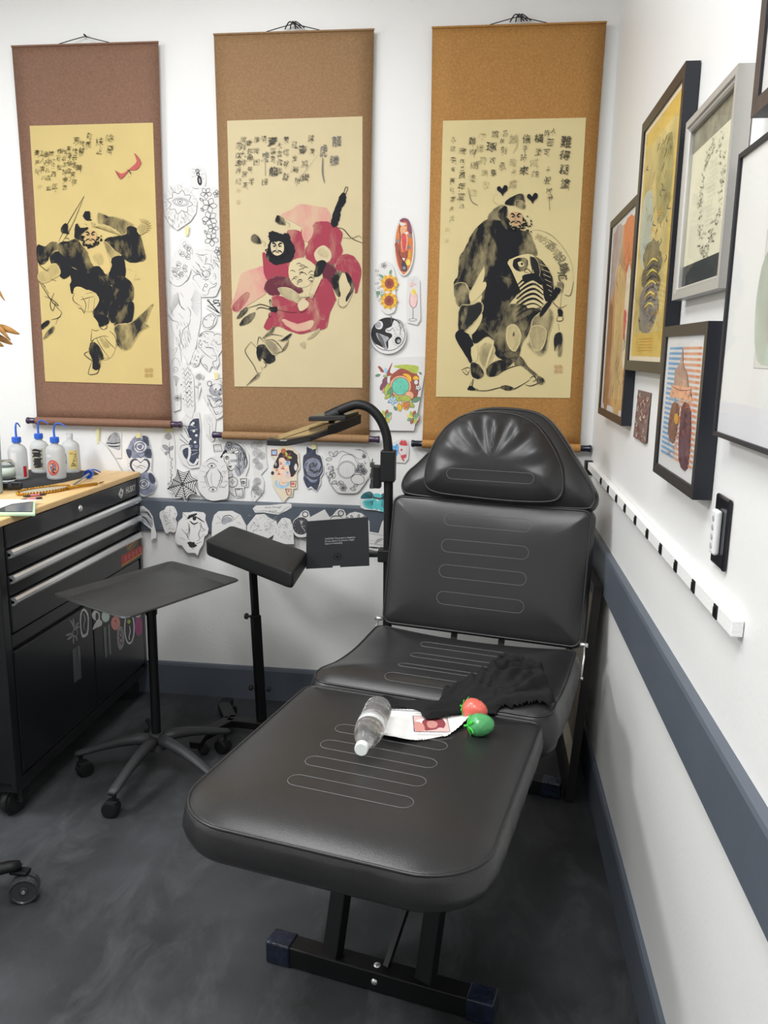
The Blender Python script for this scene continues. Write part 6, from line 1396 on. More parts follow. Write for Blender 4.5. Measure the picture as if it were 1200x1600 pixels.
drawing('arched faint pencil cut-out left of the stopwatch print', n8(790, 560, 855, 360, 900, 300, 940, 290, 1000, 310, 1035, 400, 1048, 600, 900, 600), d_f2, D, .02)
s9 = Zp(390, 780, 5.714)
def d_watch(A):
    A.ell(*s9(460, 238)[0], 12.5, 13, m_cols['charcoal'], n=26); A.ell(*s9(460, 238)[0], 12.5, 13, m_ink, ring=.9); A.fill(s9(445, 190, 480, 190, 465, 235), m_grey, 0); A.stroke(s9(462, 240, 498, 285), m_paper, 1.1); A.stroke(s9(462, 240, 495, 240), m_paper, .8)
    for k in range(12): t = k*PI/6; A.stroke([(470.5+10*math.cos(t), 821.6+10.4*math.sin(t)), (470.5+11.6*math.cos(t), 821.6+12*math.sin(t))], m_paper, .7)
    A.ell(*s9(497, 135)[0], 4.3, 4, m_ink, ring=1.2); A.stroke(s9(480, 150, 500, 155), m_ink, 1.3)
drawing('dark stopwatch print cut out with a white margin on the rail', s9(385, 240, 395, 190, 440, 150, 460, 120, 490, 102, 520, 105, 537, 140, 540, 200, 530, 300, 500, 335, 430, 335, 395, 300), d_watch, D+.001, .02, rnd=True)
drawing('blank pointed corner of white paper behind the caution panel', s9(530, 165, 670, 90, 715, 160, 740, 260, 530, 260), None, D, .0)
def d_w2(A):
    A.ell(*s9(815, 125)[0], 4.2, 4, m_ink, ring=1.2); A.stroke(s9(800, 130, 830, 110), m_ink, 1); A.stroke(s9(720, 180, 740, 155, 790, 150, 830, 165), m_ink, 1.2)
drawing('cut-out of a pocket watch ring peeking over the caution panel', s9(700, 170, 740, 145, 775, 100, 800, 86, 840, 95, 860, 130, 860, 260, 700, 260), d_w2, D+.001, .0)
def d_rays(A):
    for x, y, t in ((890, 160, -2.4), (920, 150, -2.0), (970, 145, -1.4), (1010, 155, -1.0)): A.petal(*s9(x, y+25)[0], 6, 2.6, t, m_ink, .9)
drawing('round topped cut-out with dark petals, rightmost above the caution panel', s9(855, 300, 855, 160, 890, 125, 940, 112, 1000, 125, 1050, 165, 1070, 200, 1072, 290, 1040, 300), d_rays, D, .0)
t2 = Zp(560, 780, 12)
def d_lines(A):
    for q in ((190, 640, 300, 655, 480, 680), (190, 765, 300, 775), (190, 820, 320, 840, 480, 860)): A.stroke(t2(*q), m_pencil, .5)
    A.stroke(t2(310, 830, 350, 770, 420, 745, 480, 750), m_ink, .9); A.stroke(t2(320, 845, 370, 790, 440, 770), m_ink, .8); A.stroke(t2(190, 895, 300, 905, 420, 915), m_ink, 2.2)
drawing('white sheet with ruled lines hanging below the rail by the lamp pole', t2(60, 600, 200, 605, 380, 635, 440, 430, 480, 380, 560, 340, 660, 240, 720, 200, 800, 220, 800, 600, 700, 760, 500, 960, 410, 985, 190, 930, 60, 900), d_lines, D, .02)
# strips of masking tape
for lab, q in (('strip of masking tape on the plain sheet behind the bottles', (150, 670, 155, 668, 154, 693, 151, 693)), ('yellow tape scrap at the top of the rose locket print', (212, 677, 219, 676, 220, 684, 213, 685)),
               ('yellow tape scrap above the stemmed rose', (256, 669, 272, 668, 271, 674, 257, 675)), ('yellow tape scrap above the dark rose print', (486, 694, 493, 693, 494, 701, 488, 703)),
               ('yellow tape scrap under the shield-shaped eye drawing', (288, 356, 296, 352, 294, 367, 290, 369)), ('yellow tape scrap above the bear drawing', (334, 582, 340, 581, 341, 592, 336, 593))):
    def fn(px, py, l): p = at(px, py, 1, -.0095); return Vector((p.x, -.0095-l, p.z))
    A_ = Art(fn); A_.sheet([(q[i], q[i+1]) for i in range(0, 8, 2)], m_tape, .0003); tag(A_.done('masking_tape'), lab, 'tape', 'masking tape scraps on the back wall')

# ------------------------------------------------------------------ framed pictures on the right wall
m_blackframe = mat('dark_bronze_frame', '#3f3a36', .35, metal=.3); m_sideblack = mat('frame_side_black', '#1d1f27', .45)
m_silver = mat('silver_frame', '#b9b7b1', .35, metal=.3, bump=.1, bscale=80)
def glass_mat():
    m = bpy.data.materials.new('picture_glass'); m.use_nodes = True; nt = m.node_tree; nt.nodes.remove(nt.nodes['Principled BSDF'])
    t = nt.nodes.new('ShaderNodeBsdfTransparent'); g = nt.nodes.new('ShaderNodeBsdfGlossy'); g.inputs['Roughness'].default_value = .03
    f = nt.nodes.new('ShaderNodeFresnel'); f.inputs['IOR'].default_value = 1.45; k = nt.nodes.new('ShaderNodeMath'); k.operation = 'MULTIPLY'; k.inputs[1].default_value = .45; nt.links.new(f.outputs[0], k.inputs[0]); mx = nt.nodes.new('ShaderNodeMixShader')
    nt.links.new(k.outputs[0], mx.inputs[0]); nt.links.new(t.outputs[0], mx.inputs[1]); nt.links.new(g.outputs[0], mx.inputs[2])
    nt.links.new(mx.outputs[0], nt.nodes['Material Output'].inputs[0]); return m
m_glass = glass_mat()
def framed(label, y0, y1, z0, z1, dep, st, mf, ms_side, matc, matw, art, step=False, mirror=False):
    """picture hung flat on the right wall; y0 is the end nearer the camera"""
    e = empty('framed_picture', (-dep/2, (y0+y1)/2, z0)); tag(e, label, 'picture', 'framed pictures on the right wall')
    bm = bmesh.new()
    def loop(ins, x): return [bm.verts.new((x, y, z)) for y, z in ((y0+ins, z0+ins), (y1-ins, z0+ins), (y1-ins, z1-ins), (y0+ins, z1-ins))]
    R = [loop(0, -.002), loop(0, -dep)]; mi = [1]
    if step: R += [loop(st*.55, -dep), loop(st*.6, -dep+.004), loop(st*.85, -dep+.003), loop(st, -dep+.006)]; mi += [0, 0, 0, 0]
    else: R += [loop(st, -dep+.001)]; mi += [0]
    R.append(loop(st, -.004)); mi.append(1)
    for k, (A, B) in enumerate(zip(R, R[1:])):
        for i in range(4): f = bm.faces.new((A[i], A[(i+1) % 4], B[(i+1) % 4], B[i])); f.material_index = mi[k]
    for i in range(4): f = bm.faces.new((R[-1][i], R[-1][(i+1) % 4], R[0][(i+1) % 4], R[0][i])); f.material_index = 1
    bmesh.ops.recalc_face_normals(bm, faces=bm.faces[:])
    finish('frame', bm, [mf, ms_side], e)
    W, Hh = y1-y0-2*st, z1-z0-2*st
    xd = -dep+(.014 if step else .006)
    fn = lambda x, y, l: Vector((xd-l, y1-st-x*W, z1-st-y*Hh))   # x from the far end to the near end, y downward
    A = Art(fn); A.sheet([(0, 0), (1, 0), (1, 1), (0, 1)], matc, .002)
    A.unit = .6; A.W, A.H = W, Hh
    art(A); A.done('picture_print', e)
    bm = bmesh.new(); bm.faces.new([bm.verts.new((xd-.003, y, z)) for y, z in ((y1-st*.9, z0+st*.9), (y0+st*.9, z0+st*.9), (y0+st*.9, z1-st*.9), (y1-st*.9, z1-st*.9))]); finish('glass_pane', bm, m_glass, e)
    return e
def R4(a, b, c, d): return [(a, b), (c, b), (c, d), (a, d)]
def aF1(A):
    c = m_cols; rnd = random.Random(5)
    A.fill(R4(.08, .04, .94, .97), mat('peach_print', '#c99a72', .7, var=.3, vscale=12), 0)
    A.fill([(.1, .05), (.5, .05), (.35, .3), (.12, .4)], mat('grey_rose', '#bfb0aa', .7, var=.2, vscale=15), 3); A.fill([(.55, .05), (.92, .05), (.92, .3), (.7, .28)], c['orange'], 3)
    A.fill([(.35, .25), (.75, .35), (.9, .95), (.5, .95), (.4, .6)], mat('ochre_print', '#cfae74', .7, var=.2, vscale=10), 3); A.fill([(.78, .3), (.93, .3), (.93, .75), (.82, .7)], m_cream, 2); A.fill([(.12, .45), (.3, .5), (.35, .95), (.1, .95)], mat('brown_print', '#a47a52', .7, var=.25, vscale=12), 3)
    A.fill([(.78, .48), (.88, .5), (.86, .62), (.8, .6)], c['red'], 3)
    for k in range(40): x = rnd.uniform(.35, .9); y = rnd.uniform(.1, .9); A.stroke([(x, y), (x+rnd.uniform(-.05, .05), y+.03), (x+rnd.uniform(-.05, .05), y+.06)], (c['rust'], c['brown'], m_pencil)[k % 3], .012, 3)
framed('narrow bronze framed peach and ochre print nearest the room corner', -.835, -.335, 1.295, 1.925, .03, .022, m_blackframe, m_sideblack, m_paper, 0, aF1)
def aF2(A):
    c = m_cols; rnd = random.Random(6)
    A.fill(R4(.05, .02, .95, .98), mat('yellow_print', '#d9b95c', .7, var=.12, vscale=8), 0)
    A.fill(R4(.1, .09, .9, .88), mat('pale_gold_print', '#cdb979', .7, var=.25, vscale=9), 0)
    A.fill([(.1, .3), (.4, .32), (.4, .6), (.12, .55)], mat('pale_blue_print', '#b9bfae', .7, var=.15), 3)
    A.fill([(.45, .2), (.8, .14), (.88, .4), (.6, .45)], mat('olive_print', '#a89c63', .7, var=.3, vscale=14), 3)
    for k in range(7): x = .45+.1*(k % 2); y = .55+k*.045; A.blob([(x-.22, y), (x, y-.04), (x+.24, y), (x+.15, y+.05), (x-.1, y+.05)], mat('tiger_grey', '#7d7355', .7, var=.4, vscale=20), .02, jit=.008)
    A.blob([(.25, .72), (.5, .68), (.75, .74), (.7, .84), (.45, .87), (.28, .82)], mat('stone_grey', '#8f877d', .7, var=.3, vscale=16), .02, jit=.008)
    for k in range(90): x = rnd.gauss(.55, .16); y = rnd.uniform(.12, .86); A.stroke([(x, y), (x+rnd.uniform(-.05, .05), y+.01), (x+rnd.uniform(-.07, .07), y+.025)], m_charcoal_ if k % 2 else c['gold'], .008, 3)
    for k in range(9): A.stroke([(.4, .6+k*.022), (.55, .585+k*.022), (.7, .605+k*.022)], c['charcoal'] if k % 2 else c['lemon'], .012, 3)
    for k in range(5): A.stroke([(.3, .905+k*.012), (.7, .905+k*.012)], c['gold'], .004, 1, False)
framed('tall bronze framed yellow print with crowded grey figures', -1.335, -.845, 1.455, 2.098, .032, .026, m_blackframe, m_sideblack, m_cream, 0, aF2)
def aF3(A):
    rnd = random.Random(7)
    A.fill(R4(0, 0, 1, .14), mat('grey_mat', '#8d8a78', .7, var=.3, vscale=30), 0); A.fill(R4(0, .14, 1, .86), mat('cream_print', '#dedac0', .75, var=.05), 0); A.fill(R4(0, .86, 1, 1), mat('black_mat', '#30373a', .6), 0)
    for k in range(150):
        t = rnd.uniform(0, 2*PI); r = rnd.gauss(1, .12); x = .55+.24*r*math.cos(t); y = .5+.3*r*math.sin(t)
        A.stroke([(x, y), (x+rnd.uniform(-.04, .04), y+.01), (x+rnd.uniform(-.05, .05), y+rnd.uniform(-.02, .02))], mat('wreath_pencil', '#b9b8a4', .8), .012, 3)
    for k in range(14): A.stroke([(.48+rnd.uniform(-.03, .03), .3+k*.028), (.66+rnd.uniform(-.03, .03), .3+k*.028)], MATS['wreath_pencil'], .007, 1)
framed('silver framed cream print with a faint oval wreath and dark lower mat', -1.735, -1.375, 1.612, 1.967, .03, .024, m_silver, m_silver, m_cream, 0, aF3, True)
def aF4(A):
    c = m_cols; rnd = random.Random(8); W = m_paper
    A.fill(R4(.06, .05, .94, .93), mat('white_board', '#dedcd8', .7), 0)
    for k in range(22):
        y = .08+k*.038; A.fill(R4(.08, y, .46, y+.018), mat('sea_blue', '#7fa6c4', .7), 0); A.fill(R4(.46, y, .93, y+.019), mat('salmon_stripe', '#d9a284', .7), 0)
        A.fill([(.12, y), (.17, y+.004), (.17, y+.016), (.12, y+.014)], c['blue'], 0); A.fill([(.84, y), (.9, y+.004), (.9, y+.016), (.84, y+.014)], c['orange'], 0)
    A.fill([(.3, .25), (.42, .2), (.46, .08), (.5, .2), (.62, .26), (.7, .36), (.3, .36)], mat('castle_tan', '#b99a86', .7, var=.3, vscale=25), 1); A.fill([(.26, .36), (.74, .36), (.8, .45), (.2, .45)], c['peach'], 0)
    A.stroke([(.24, .37), (.5, .39), (.78, .37)], c['plum'], .012); A.fill([(.3, .5), (.5, .52), (.44, .78), (.24, .72)], mat('figure_brown', '#8f6a58', .7, var=.4, vscale=30), 3); A.fill([(.56, .5), (.8, .52), (.84, .9), (.6, .88)], mat('figure_plum', '#6b4a4e', .7, var=.4, vscale=30), 3); A.ell(.45, .6, .06, .04, c['gold'])
    for k in range(60): x = rnd.uniform(.22, .85); y = rnd.uniform(.26, .88); A.stroke([(x, y), (x+rnd.uniform(-.05, .05), y+.012), (x+rnd.uniform(-.05, .05), y+.03)], (c['brown'], c['plum'], c['orange'])[k % 3], .008, 3)
framed('black framed print with blue and orange stripes behind a tower and two figures', -1.712, -1.345, 1.238, 1.558, .035, .022, m_blackframe, m_sideblack, m_paper, 0, aF4)
def aF5(A):
    A.fill(R4(.3, .3, .9, .75), mat('sketch_paper', '#dad9d0', .8), 0); A.stroke([(.3, .3), (.9, .3), (.9, .75), (.3, .75), (.3, .3)], m_faint, .004, 1, False)
    A.blob([(.29, .42), (.4, .34), (.55, .38), (.6, .55), (.5, .7), (.36, .73), (.28, .62)], mat('pale_wash_green', '#b9c1b2', .8, var=.15, vscale=10), .02, jit=.004)
    A.blob([(.38, .44), (.5, .38), (.62, .46), (.62, .6), (.52, .72), (.4, .66)], mat('portrait_rose', '#c8aba1', .8, var=.15, vscale=12), .02, jit=.004); A.blob([(.37, .42), (.42, .34), (.6, .33), (.66, .42), (.52, .42), (.42, .5)], mat('portrait_grey', '#8e8c88', .8, var=.2), .02, jit=.004)
    A.fill(R4(.0, .88, 1, 1), mat('mat_shade', '#e0e0e2', .8), 0)
framed('large thin black framed portrait sketch in a wide white mat', -2.33, -1.785, 1.365, 1.816, .03, .007, m_sideblack, m_sideblack, mat('white_mat', '#e6e6e2', .8), 0, aF5)
def aF6(A): A.fill(R4(.1, .1, .9, .9), mat('bluish_print', '#c4cbd6', .6, var=.15, vscale=6), 0)
framed('dark wood framed pale print at the top right, mostly out of view', -2.25, -1.832, 1.858, 2.35, .03, .024, mat('walnut_frame', '#4a3f39', .45, var=.2, vscale=30), m_sideblack, m_paper, 0, aF6)
# unframed little print
A_ = Art(lambda x, y, l: Vector((-.002-l-.004*y, -.905-.185*x, 1.402-.13*y)))
mb_ = mat('sepia_print', '#7b665e', .7, var=.25, vscale=50)
A_.sheet([(0, 0), (1, 0), (.98, .5), (1, .97), (.8, 1.02), (.45, 1.0), (.0, 1)], mb_, .0005)
rnd = random.Random(9)
for k in range(70): x = rnd.uniform(.05, .95); y = rnd.uniform(.05, .93); A_.stroke([(x, y), (x+rnd.uniform(-.1, .1), y+.04), (x+rnd.uniform(-.1, .1), y+.08)], m_cream if k % 3 == 0 else m_cols['brown'], .018, 3)
tag(A_.done('small_print'), 'small unframed sepia print pinned to the right wall below the frames', 'print')

# white rail with little clips along the right wall
wr = empty('wall_strip', (-.015, -1.0, 1.09)); tag(wr, 'long white rail with ten small black clips on the right wall above the dado', 'wall rail')
bm = bmesh.new(); box(bm, -.020, -.001, -1.958, -.08, 1.062, 1.090); finish('strip_body', bm, mat('rail_white', '#f1f1ef', .45, bump=.3, bscale=200), wr, bevel=.002)
for (px, py) in ((58, 800), (90, 838), (127, 880), (165, 925), (212, 975), (265, 1040), (325, 1105), (392, 1190), (470, 1290), (568, 1412)):
    p = at(920+px/2.857, 460+py/2.857, 0, -.020); bm = bmesh.new()
    box(bm, -.0225, -.0195, p.y-.010, p.y+.010, 1.064, 1.088); box(bm, -.025, -.022, p.y-.004, p.y+.004, 1.068, 1.084); finish('clip', bm, m_plastic, wr, bevel=.001)
rm = empty('wall_switch', (-.005, -1.8, 1.14)); tag(rm, 'black wall plate holding a slim white remote, at the right edge', 'switch')
bm = bmesh.new(); box(bm, -.009, -.001, -1.842, -1.765, 1.137, 1.262); finish('back_plate', bm, mat('gloss_black', '#14151b', .2), rm, bevel=.004)
bm = bmesh.new(); box(bm, -.020, -.009, -1.818, -1.789, 1.160, 1.238); o = finish('remote', bm, mat('remote_white', '#e3e4e4', .4), rm, bevel=.004); o['label'] = 'slim white remote'
for k in range(4):
    bm = bmesh.new(); lathe(bm, [(0, .0012), (.005, .001), (.006, 0), (.0, 0)], aim((-.020, -1.8035, 1.175+k*.016), (-1, 0, 0)), 12); finish('button', bm, m_grey, o)
bm = bmesh.new(); bmx = at(922, 728, 1, -.04)
box(bm, bmx.x-.022, bmx.x+.018, -.075, -.030, 1.038, 1.092); o = finish('sensor_body', bm, m_plastic, None, bevel=.004)
bk = empty('corner_bracket', (-.04, -.04, 1.04)); o.parent = bk; o.matrix_parent_inverse = root_matrix(bk).inverted(); tag(bk, 'small black box bracket fixed in the wall corner right of the headrest', 'bracket')
bm = bmesh.new(); box(bm, bmx.x-.012, bmx.x+.012, -.030, -.001, 1.05, 1.08); finish('mount', bm, m_steel, bk)

# framed picture leaning between chair and wall
e = empty('leaning_frame', (-.06, -.6, 0)); tag(e, 'dark framed picture standing on the floor behind the chair, leaning on the right wall', 'picture')
def LF(t, v, n):
    """t along the wall 0 (far) to 1 (near), v up the frame"""
    lean = math.radians(3.6); y = -.20-.46*t
    return Vector((-.070+v*math.sin(lean)-n*math.cos(lean), y, .002+v*math.cos(lean)-n*math.sin(lean)*-1))
Hf = .765; bm = bmesh.new(); s_ = .045
def lp_(i, n): return [bm.verts.new(LF(t, v, n)) for t, v in ((i/.46, i*1.6), (1-i/.46, i*1.6), (1-i/.46, Hf-i), (i/.46, Hf-i))]
R = [lp_(0, 0), lp_(0, .028), lp_(s_, .022), lp_(s_, .004)]
for A, B in zip(R, R[1:]):
    for i in range(4): bm.faces.new((A[i], A[(i+1) % 4], B[(i+1) % 4], B[i]))
for i in range(4): bm.faces.new((R[-1][i], R[-1][(i+1) % 4], R[0][(i+1) % 4], R[0][i]))
bmesh.ops.recalc_face_normals(bm, faces=bm.faces[:]); finish('frame', bm, mat('espresso_frame', '#1e1a19', .5), e)
A_ = Art(lambda x, y, l: LF(s_/.46+x*(1-2*s_/.46), Hf-s_-y*(Hf-2.6*s_), .010+l)); A_.sheet([(0, 0), (1, 0), (1, 1), (0, 1)], mat('beige_print', '#b7b19d', .7, var=.08), .003)
A_.fill(R4(.14, .5, .86, .86), mat('taupe_photo', '#6f665a', .6, var=.35, vscale=10), 0); A_.stroke([(.2, .3), (.5, .1), (.75, .25), (.6, .45)], m_grey, .02); A_.done('picture_print', e)

# ------------------------------------------------------------------ tool chest
XF = -1.84; YN, YE = -1.045, -.028; XB = -2.31; ZT = .985
tch = empty('tool_chest', ((XF+XB)/2, (YN+YE)/2, 0)); tag(tch, 'black rolling tool chest with chrome drawer handles and a light wooden top', 'tool chest')
m_chest = mat('black_powder_coat', '#16171a', .33, bump=.1, bscale=250, coat=.2)
bm = bmesh.new(); box(bm, XB, XF-.012, YN, YE, .135, .963); finish('body', bm, m_chest, tch, bevel=.003)
bm = bmesh.new(); box(bm, XB-.005, XF+.004, YN-.008, YE+.008, .963, ZT); finish('wood_top', bm, m_wood, tch, bevel=.004)['label'] = 'light maple worktop'
def front(y0, y1, z0, z1, name, parent=tch, th=.014):
    bm = bmesh.new(); box(bm, XF-.012, XF-.012+th, y0, y1, z0, z1); return finish(name, bm, m_chest, parent, bevel=.003)
for (y0, y1) in ((YN, YN+.035), (YE-.02, YE)):
    bm = bmesh.new(); box(bm, XF-.014, XF+.0, y0, y1, .12, .965); finish('corner_post', bm, m_chest, tch, bevel=.002)
ya, yb = YN+.042, YE-.026
hd = front(ya, yb, .893, .961, 'head_panel')
def FN(x, y, l): return Vector((XF+.0025+l, x, y))
def chest_art(name, parent, draw, label=None, x=XF+.0022):
    A = Art(lambda u, v, l: Vector((x+l, u, -v))); A.unit = 1; draw(A); o = A.done(name, parent)
    if label: o['label'] = label
    return o
def husky(A):
    ms = mat('logo_silver', '#cfcdc8', .4)
    A.text('HUSKY', -.115, -.928, .034, ms, bold=.02, sx=.85)
    A.fill([(-.232, -.925), (-.205, -.948), (-.198, -.938), (-.184, -.938), (-.188, -.925), (-.196, -.912), (-.206, -.905), (-.208, -.915)], ms, 0)
    A.fill([(-.214, -.926), (-.204, -.936), (-.198, -.924), (-.206, -.918)], m_chest, 0); A.stroke([(-.232, -.925), (-.215, -.912), (-.206, -.905)], ms, .004, 1)
# lettering faces the room, so mirror-safe: x grows along +y (left to right in view)
chest_art('logo', hd, husky, 'silver lettering with an angular emblem')
bm = bmesh.new(); lathe(bm, [(0, .006), (.006, .006), (.010, .004), (.012, 0), (.0, 0)], aim((XF+.002, -.54, .928), (1, 0, 0)), 20); box(bm, XF+.006, XF+.0085, -.5445, -.5355, .9265, .9295); finish('lock', bm, m_chrome, hd, 40)
for (z0, z1) in ((.812, .886), (.742, .806), (.622, .736)):
    dr = front(ya, yb, z0, z1, 'drawer'); zt = z1
    bm = bmesh.new(); pr = [(XF+.001, zt-.002), (XF+.014, zt+.001), (XF+.020, zt-.006), (XF+.021, zt-.015), (XF+.014, zt-.024), (XF+.001, zt-.027), (XF+.001, zt-.022), (XF+.010, zt-.018), (XF+.012, zt-.012), (XF+.001, zt-.008)]
    a_ = [bm.verts.new((x, ya+.004, z)) for x, z in pr]; b_ = [bm.verts.new((x, yb-.004, z)) for x, z in pr]; n = len(pr)
    for i in range(n): bm.faces.new((a_[i], a_[(i+1) % n], b_[(i+1) % n], b_[i]))
    bm.faces.new(a_); bm.faces.new(b_[::-1]); bmesh.ops.recalc_face_normals(bm, faces=bm.faces[:]); finish('drawer_handle', bm, m_chrome, dr)['label'] = 'full-width chrome handle'
def stick1(A):
    A.fill([(-.185, -.712), (-.14, -.725), (-.075, -.722), (-.062, -.70), (-.10, -.682), (-.15, -.676), (-.18, -.685)], mat('sticker_brown', '#8a6a45', .5, var=.3, vscale=80), 3); A.stroke([(-.17, -.69), (-.12, -.70), (-.08, -.712)], mat('sticker_tan', '#c2a26b', .5), .004)
    A.stroke([(-.165, -.705), (-.12, -.715), (-.085, -.715)], MATS['sticker_tan'], .003)
def stick2(A):
    A.fill([(-.235, -.675), (-.03, -.672), (-.022, -.66), (-.03, -.655), (-.035, -.637), (-.235, -.634)], mat('sticker_red', '#b03a36', .5), 0); A.stroke([(-.235, -.634), (-.035, -.637)], m_cols['gold'], .004, 1, False)
    for x in (-.20, -.165, -.13, -.095, -.06): A.stroke([(x, -.665), (x+.012, -.66), (x, -.652), (x+.014, -.645)], mat('sticker_pinkish', '#d98a7c', .5), .004, 2)
chest_art('sticker', dr, stick1, 'oval brown badge sticker'); chest_art('sticker', dr, stick2, 'red banner sticker with a gold edge')
front(ya, yb, .572, .616, 'blank_panel', th=.008)
dmid = -.495
m_recess = mat('brushed_recess', '#7b7c7e', .3, metal=.7)
dA = front(ya, dmid-.003, .155, .562, 'door'); dB = front(dmid+.003, yb, .155, .562, 'door')
for d_, yc in ((dA, -.635), (dB, -.397)):
    bm = bmesh.new(); box(bm, XF+.001, XF+.004, yc-.022, yc-.008, .315, .438); box(bm, XF+.001, XF+.007, yc+.010, yc+.024, .315, .438); box(bm, XF+.001, XF+.003, yc-.008, yc+.010, .315, .438)
    bmesh.ops.remove_doubles(bm, verts=bm.verts, dist=.0001); finish('door_handle', bm, m_recess, d_)['label'] = 'vertical brushed metal pull'
def cv(px, py): p = at(90+px/8, 930+py/8, 0, XF+.003); return (p.y, -p.z)
def oval(A, cx, cy, rx, ry, m, n=18): A.fill([cv(cx+rx*math.cos(2*PI*i/n), cy+ry*math.sin(2*PI*i/n)) for i in range(n)], m, 0)
def poly(A, m, *q): A.fill([cv(q[i], q[i+1]) for i in range(0, len(q), 2)], m, 2)
ml = mat('sticker_grey', '#8f9092', .5, var=.3, vscale=90); mw2 = mat('sticker_white', '#c9cac8', .5)
def st_spider(A):
    for q in ((215, 450, 200, 380, 155, 305), (220, 430, 205, 350, 195, 290), (230, 430, 240, 370, 268, 345), (230, 450, 250, 400, 275, 400), (190, 480, 150, 490, 105, 500), (200, 500, 160, 530, 125, 555), (205, 500, 200, 560, 205, 610), (215, 500, 240, 540, 245, 570)): A.stroke([cv(q[i], q[i+1]) for i in range(0, 6, 2)], ml, .008, 3)
    oval(A, 222, 470, 34, 46, ml); oval(A, 222, 470, 26, 36, m_charcoal_)
chest_art('sticker', dA, st_spider, 'grey spider sticker')
def st_oval(A): poly(A, mw2, 330, 165, 385, 230, 392, 350, 380, 490, 310, 530, 285, 400, 285, 240); poly(A, m_charcoal_, 330, 190, 375, 260, 378, 380, 365, 470, 320, 490, 298, 380, 300, 250); A.stroke([cv(325, 230), cv(345, 300), cv(330, 380), cv(345, 440)], ml, .008)
chest_art('sticker', dA, st_oval, 'tall oval sticker with a white border')
def mk(f, l): chest_art('sticker', dB, f, l)
mk(lambda A: (poly(A, mw2, 430, 240, 470, 190, 530, 230, 530, 300, 560, 330, 550, 380, 480, 410, 440, 435, 460, 370, 490, 320, 450, 300), poly(A, m_charcoal_, 480, 220, 515, 240, 510, 300, 480, 310)), 'white shoe-shaped sticker')
mk(lambda A: oval(A, 603, 265, 50, 72, mat('sticker_mint', '#c3d2cd', .5)), 'pale mint round sticker')
mk(lambda A: (oval(A, 728, 350, 57, 88, mat('sticker_coral', '#d68f88', .5)), A.stroke([cv(705, 325), cv(735, 320), cv(730, 360)], m_cols['brown'], .004)), 'coral pink round sticker')
mk(lambda A: (poly(A, ml, 760, 410, 810, 390, 835, 500, 830, 620, 780, 690, 750, 600, 745, 480), A.stroke([cv(770, 440), cv(810, 500), cv(770, 560), cv(810, 620)], m_cols['plum'], .007), A.stroke([cv(800, 430), cv(770, 500), cv(815, 560)], m_charcoal_, .005)), 'grey patterned long sticker')
mk(lambda A: (oval(A, 900, 410, 66, 205, mw2, 24), oval(A, 900, 410, 52, 180, m_charcoal_, 24), oval(A, 893, 330, 20, 26, m_cols['lime']), A.stroke([cv(900, 380), cv(910, 450), cv(895, 520), cv(905, 560)], mw2, .008)), 'large white-edged oval sticker')
mk(lambda A: (oval(A, 1015, 390, 48, 118, mat('sticker_magenta', '#9c3f74', .5), 20), A.stroke([cv(1000, 350), cv(1030, 400), cv(1005, 440)], m_cols['plum'], .005)), 'magenta oval sticker')
mk(lambda A: oval(A, 1003, 245, 36, 36, mw2), 'small white round sticker')
bm = bmesh.new(); box(bm, XB+.01, XF-.004, YN+.01, YE-.01, .10, .140); finish('base_rail', bm, m_chest, tch, bevel=.002)
for (x, y, a) in ((XF-.036, YN+.055, .35), (XF-.055, YE-.075, .9), (XB+.07, YN+.06, 1.2), (XB+.07, YE-.08, .2)):
    c_ = empty('caster', (x, y, 0)); c_.parent = tch; c_.matrix_parent_inverse = root_matrix(tch).inverted()
    ca, sa = math.cos(a), math.sin(a); wx, wy = x+.0, y
    bm = bmesh.new(); lathe(bm, [(0, -.0), (.012, .001), (.034, .001), (.036, -.003), (.046, -.003), (.048, -.006), (.048, -.022), (.046, -.025), (.036, -.025), (.034, -.022), (0, -.022)], aim((wx, wy, .048), (ca, -sa, 0)) , 28); finish('wheel', bm, m_rubber, c_, 35)
    bm = bmesh.new(); d_ = Vector((ca, -sa, 0))
    for s in (.004, -.030): bar(bm, Vector((wx, wy, .045))+d_*s, Vector((wx, wy, .10))+d_*s, .003, .034, up=d_)
    box(bm, wx-.03, wx+.03, wy-.03, wy+.03, .096, .101); tube(bm, [Vector((wx, wy, .048))+d_*.012, Vector((wx, wy, .048))-d_*.036], .005, 8)
    finish('fork', bm, m_dark, c_)

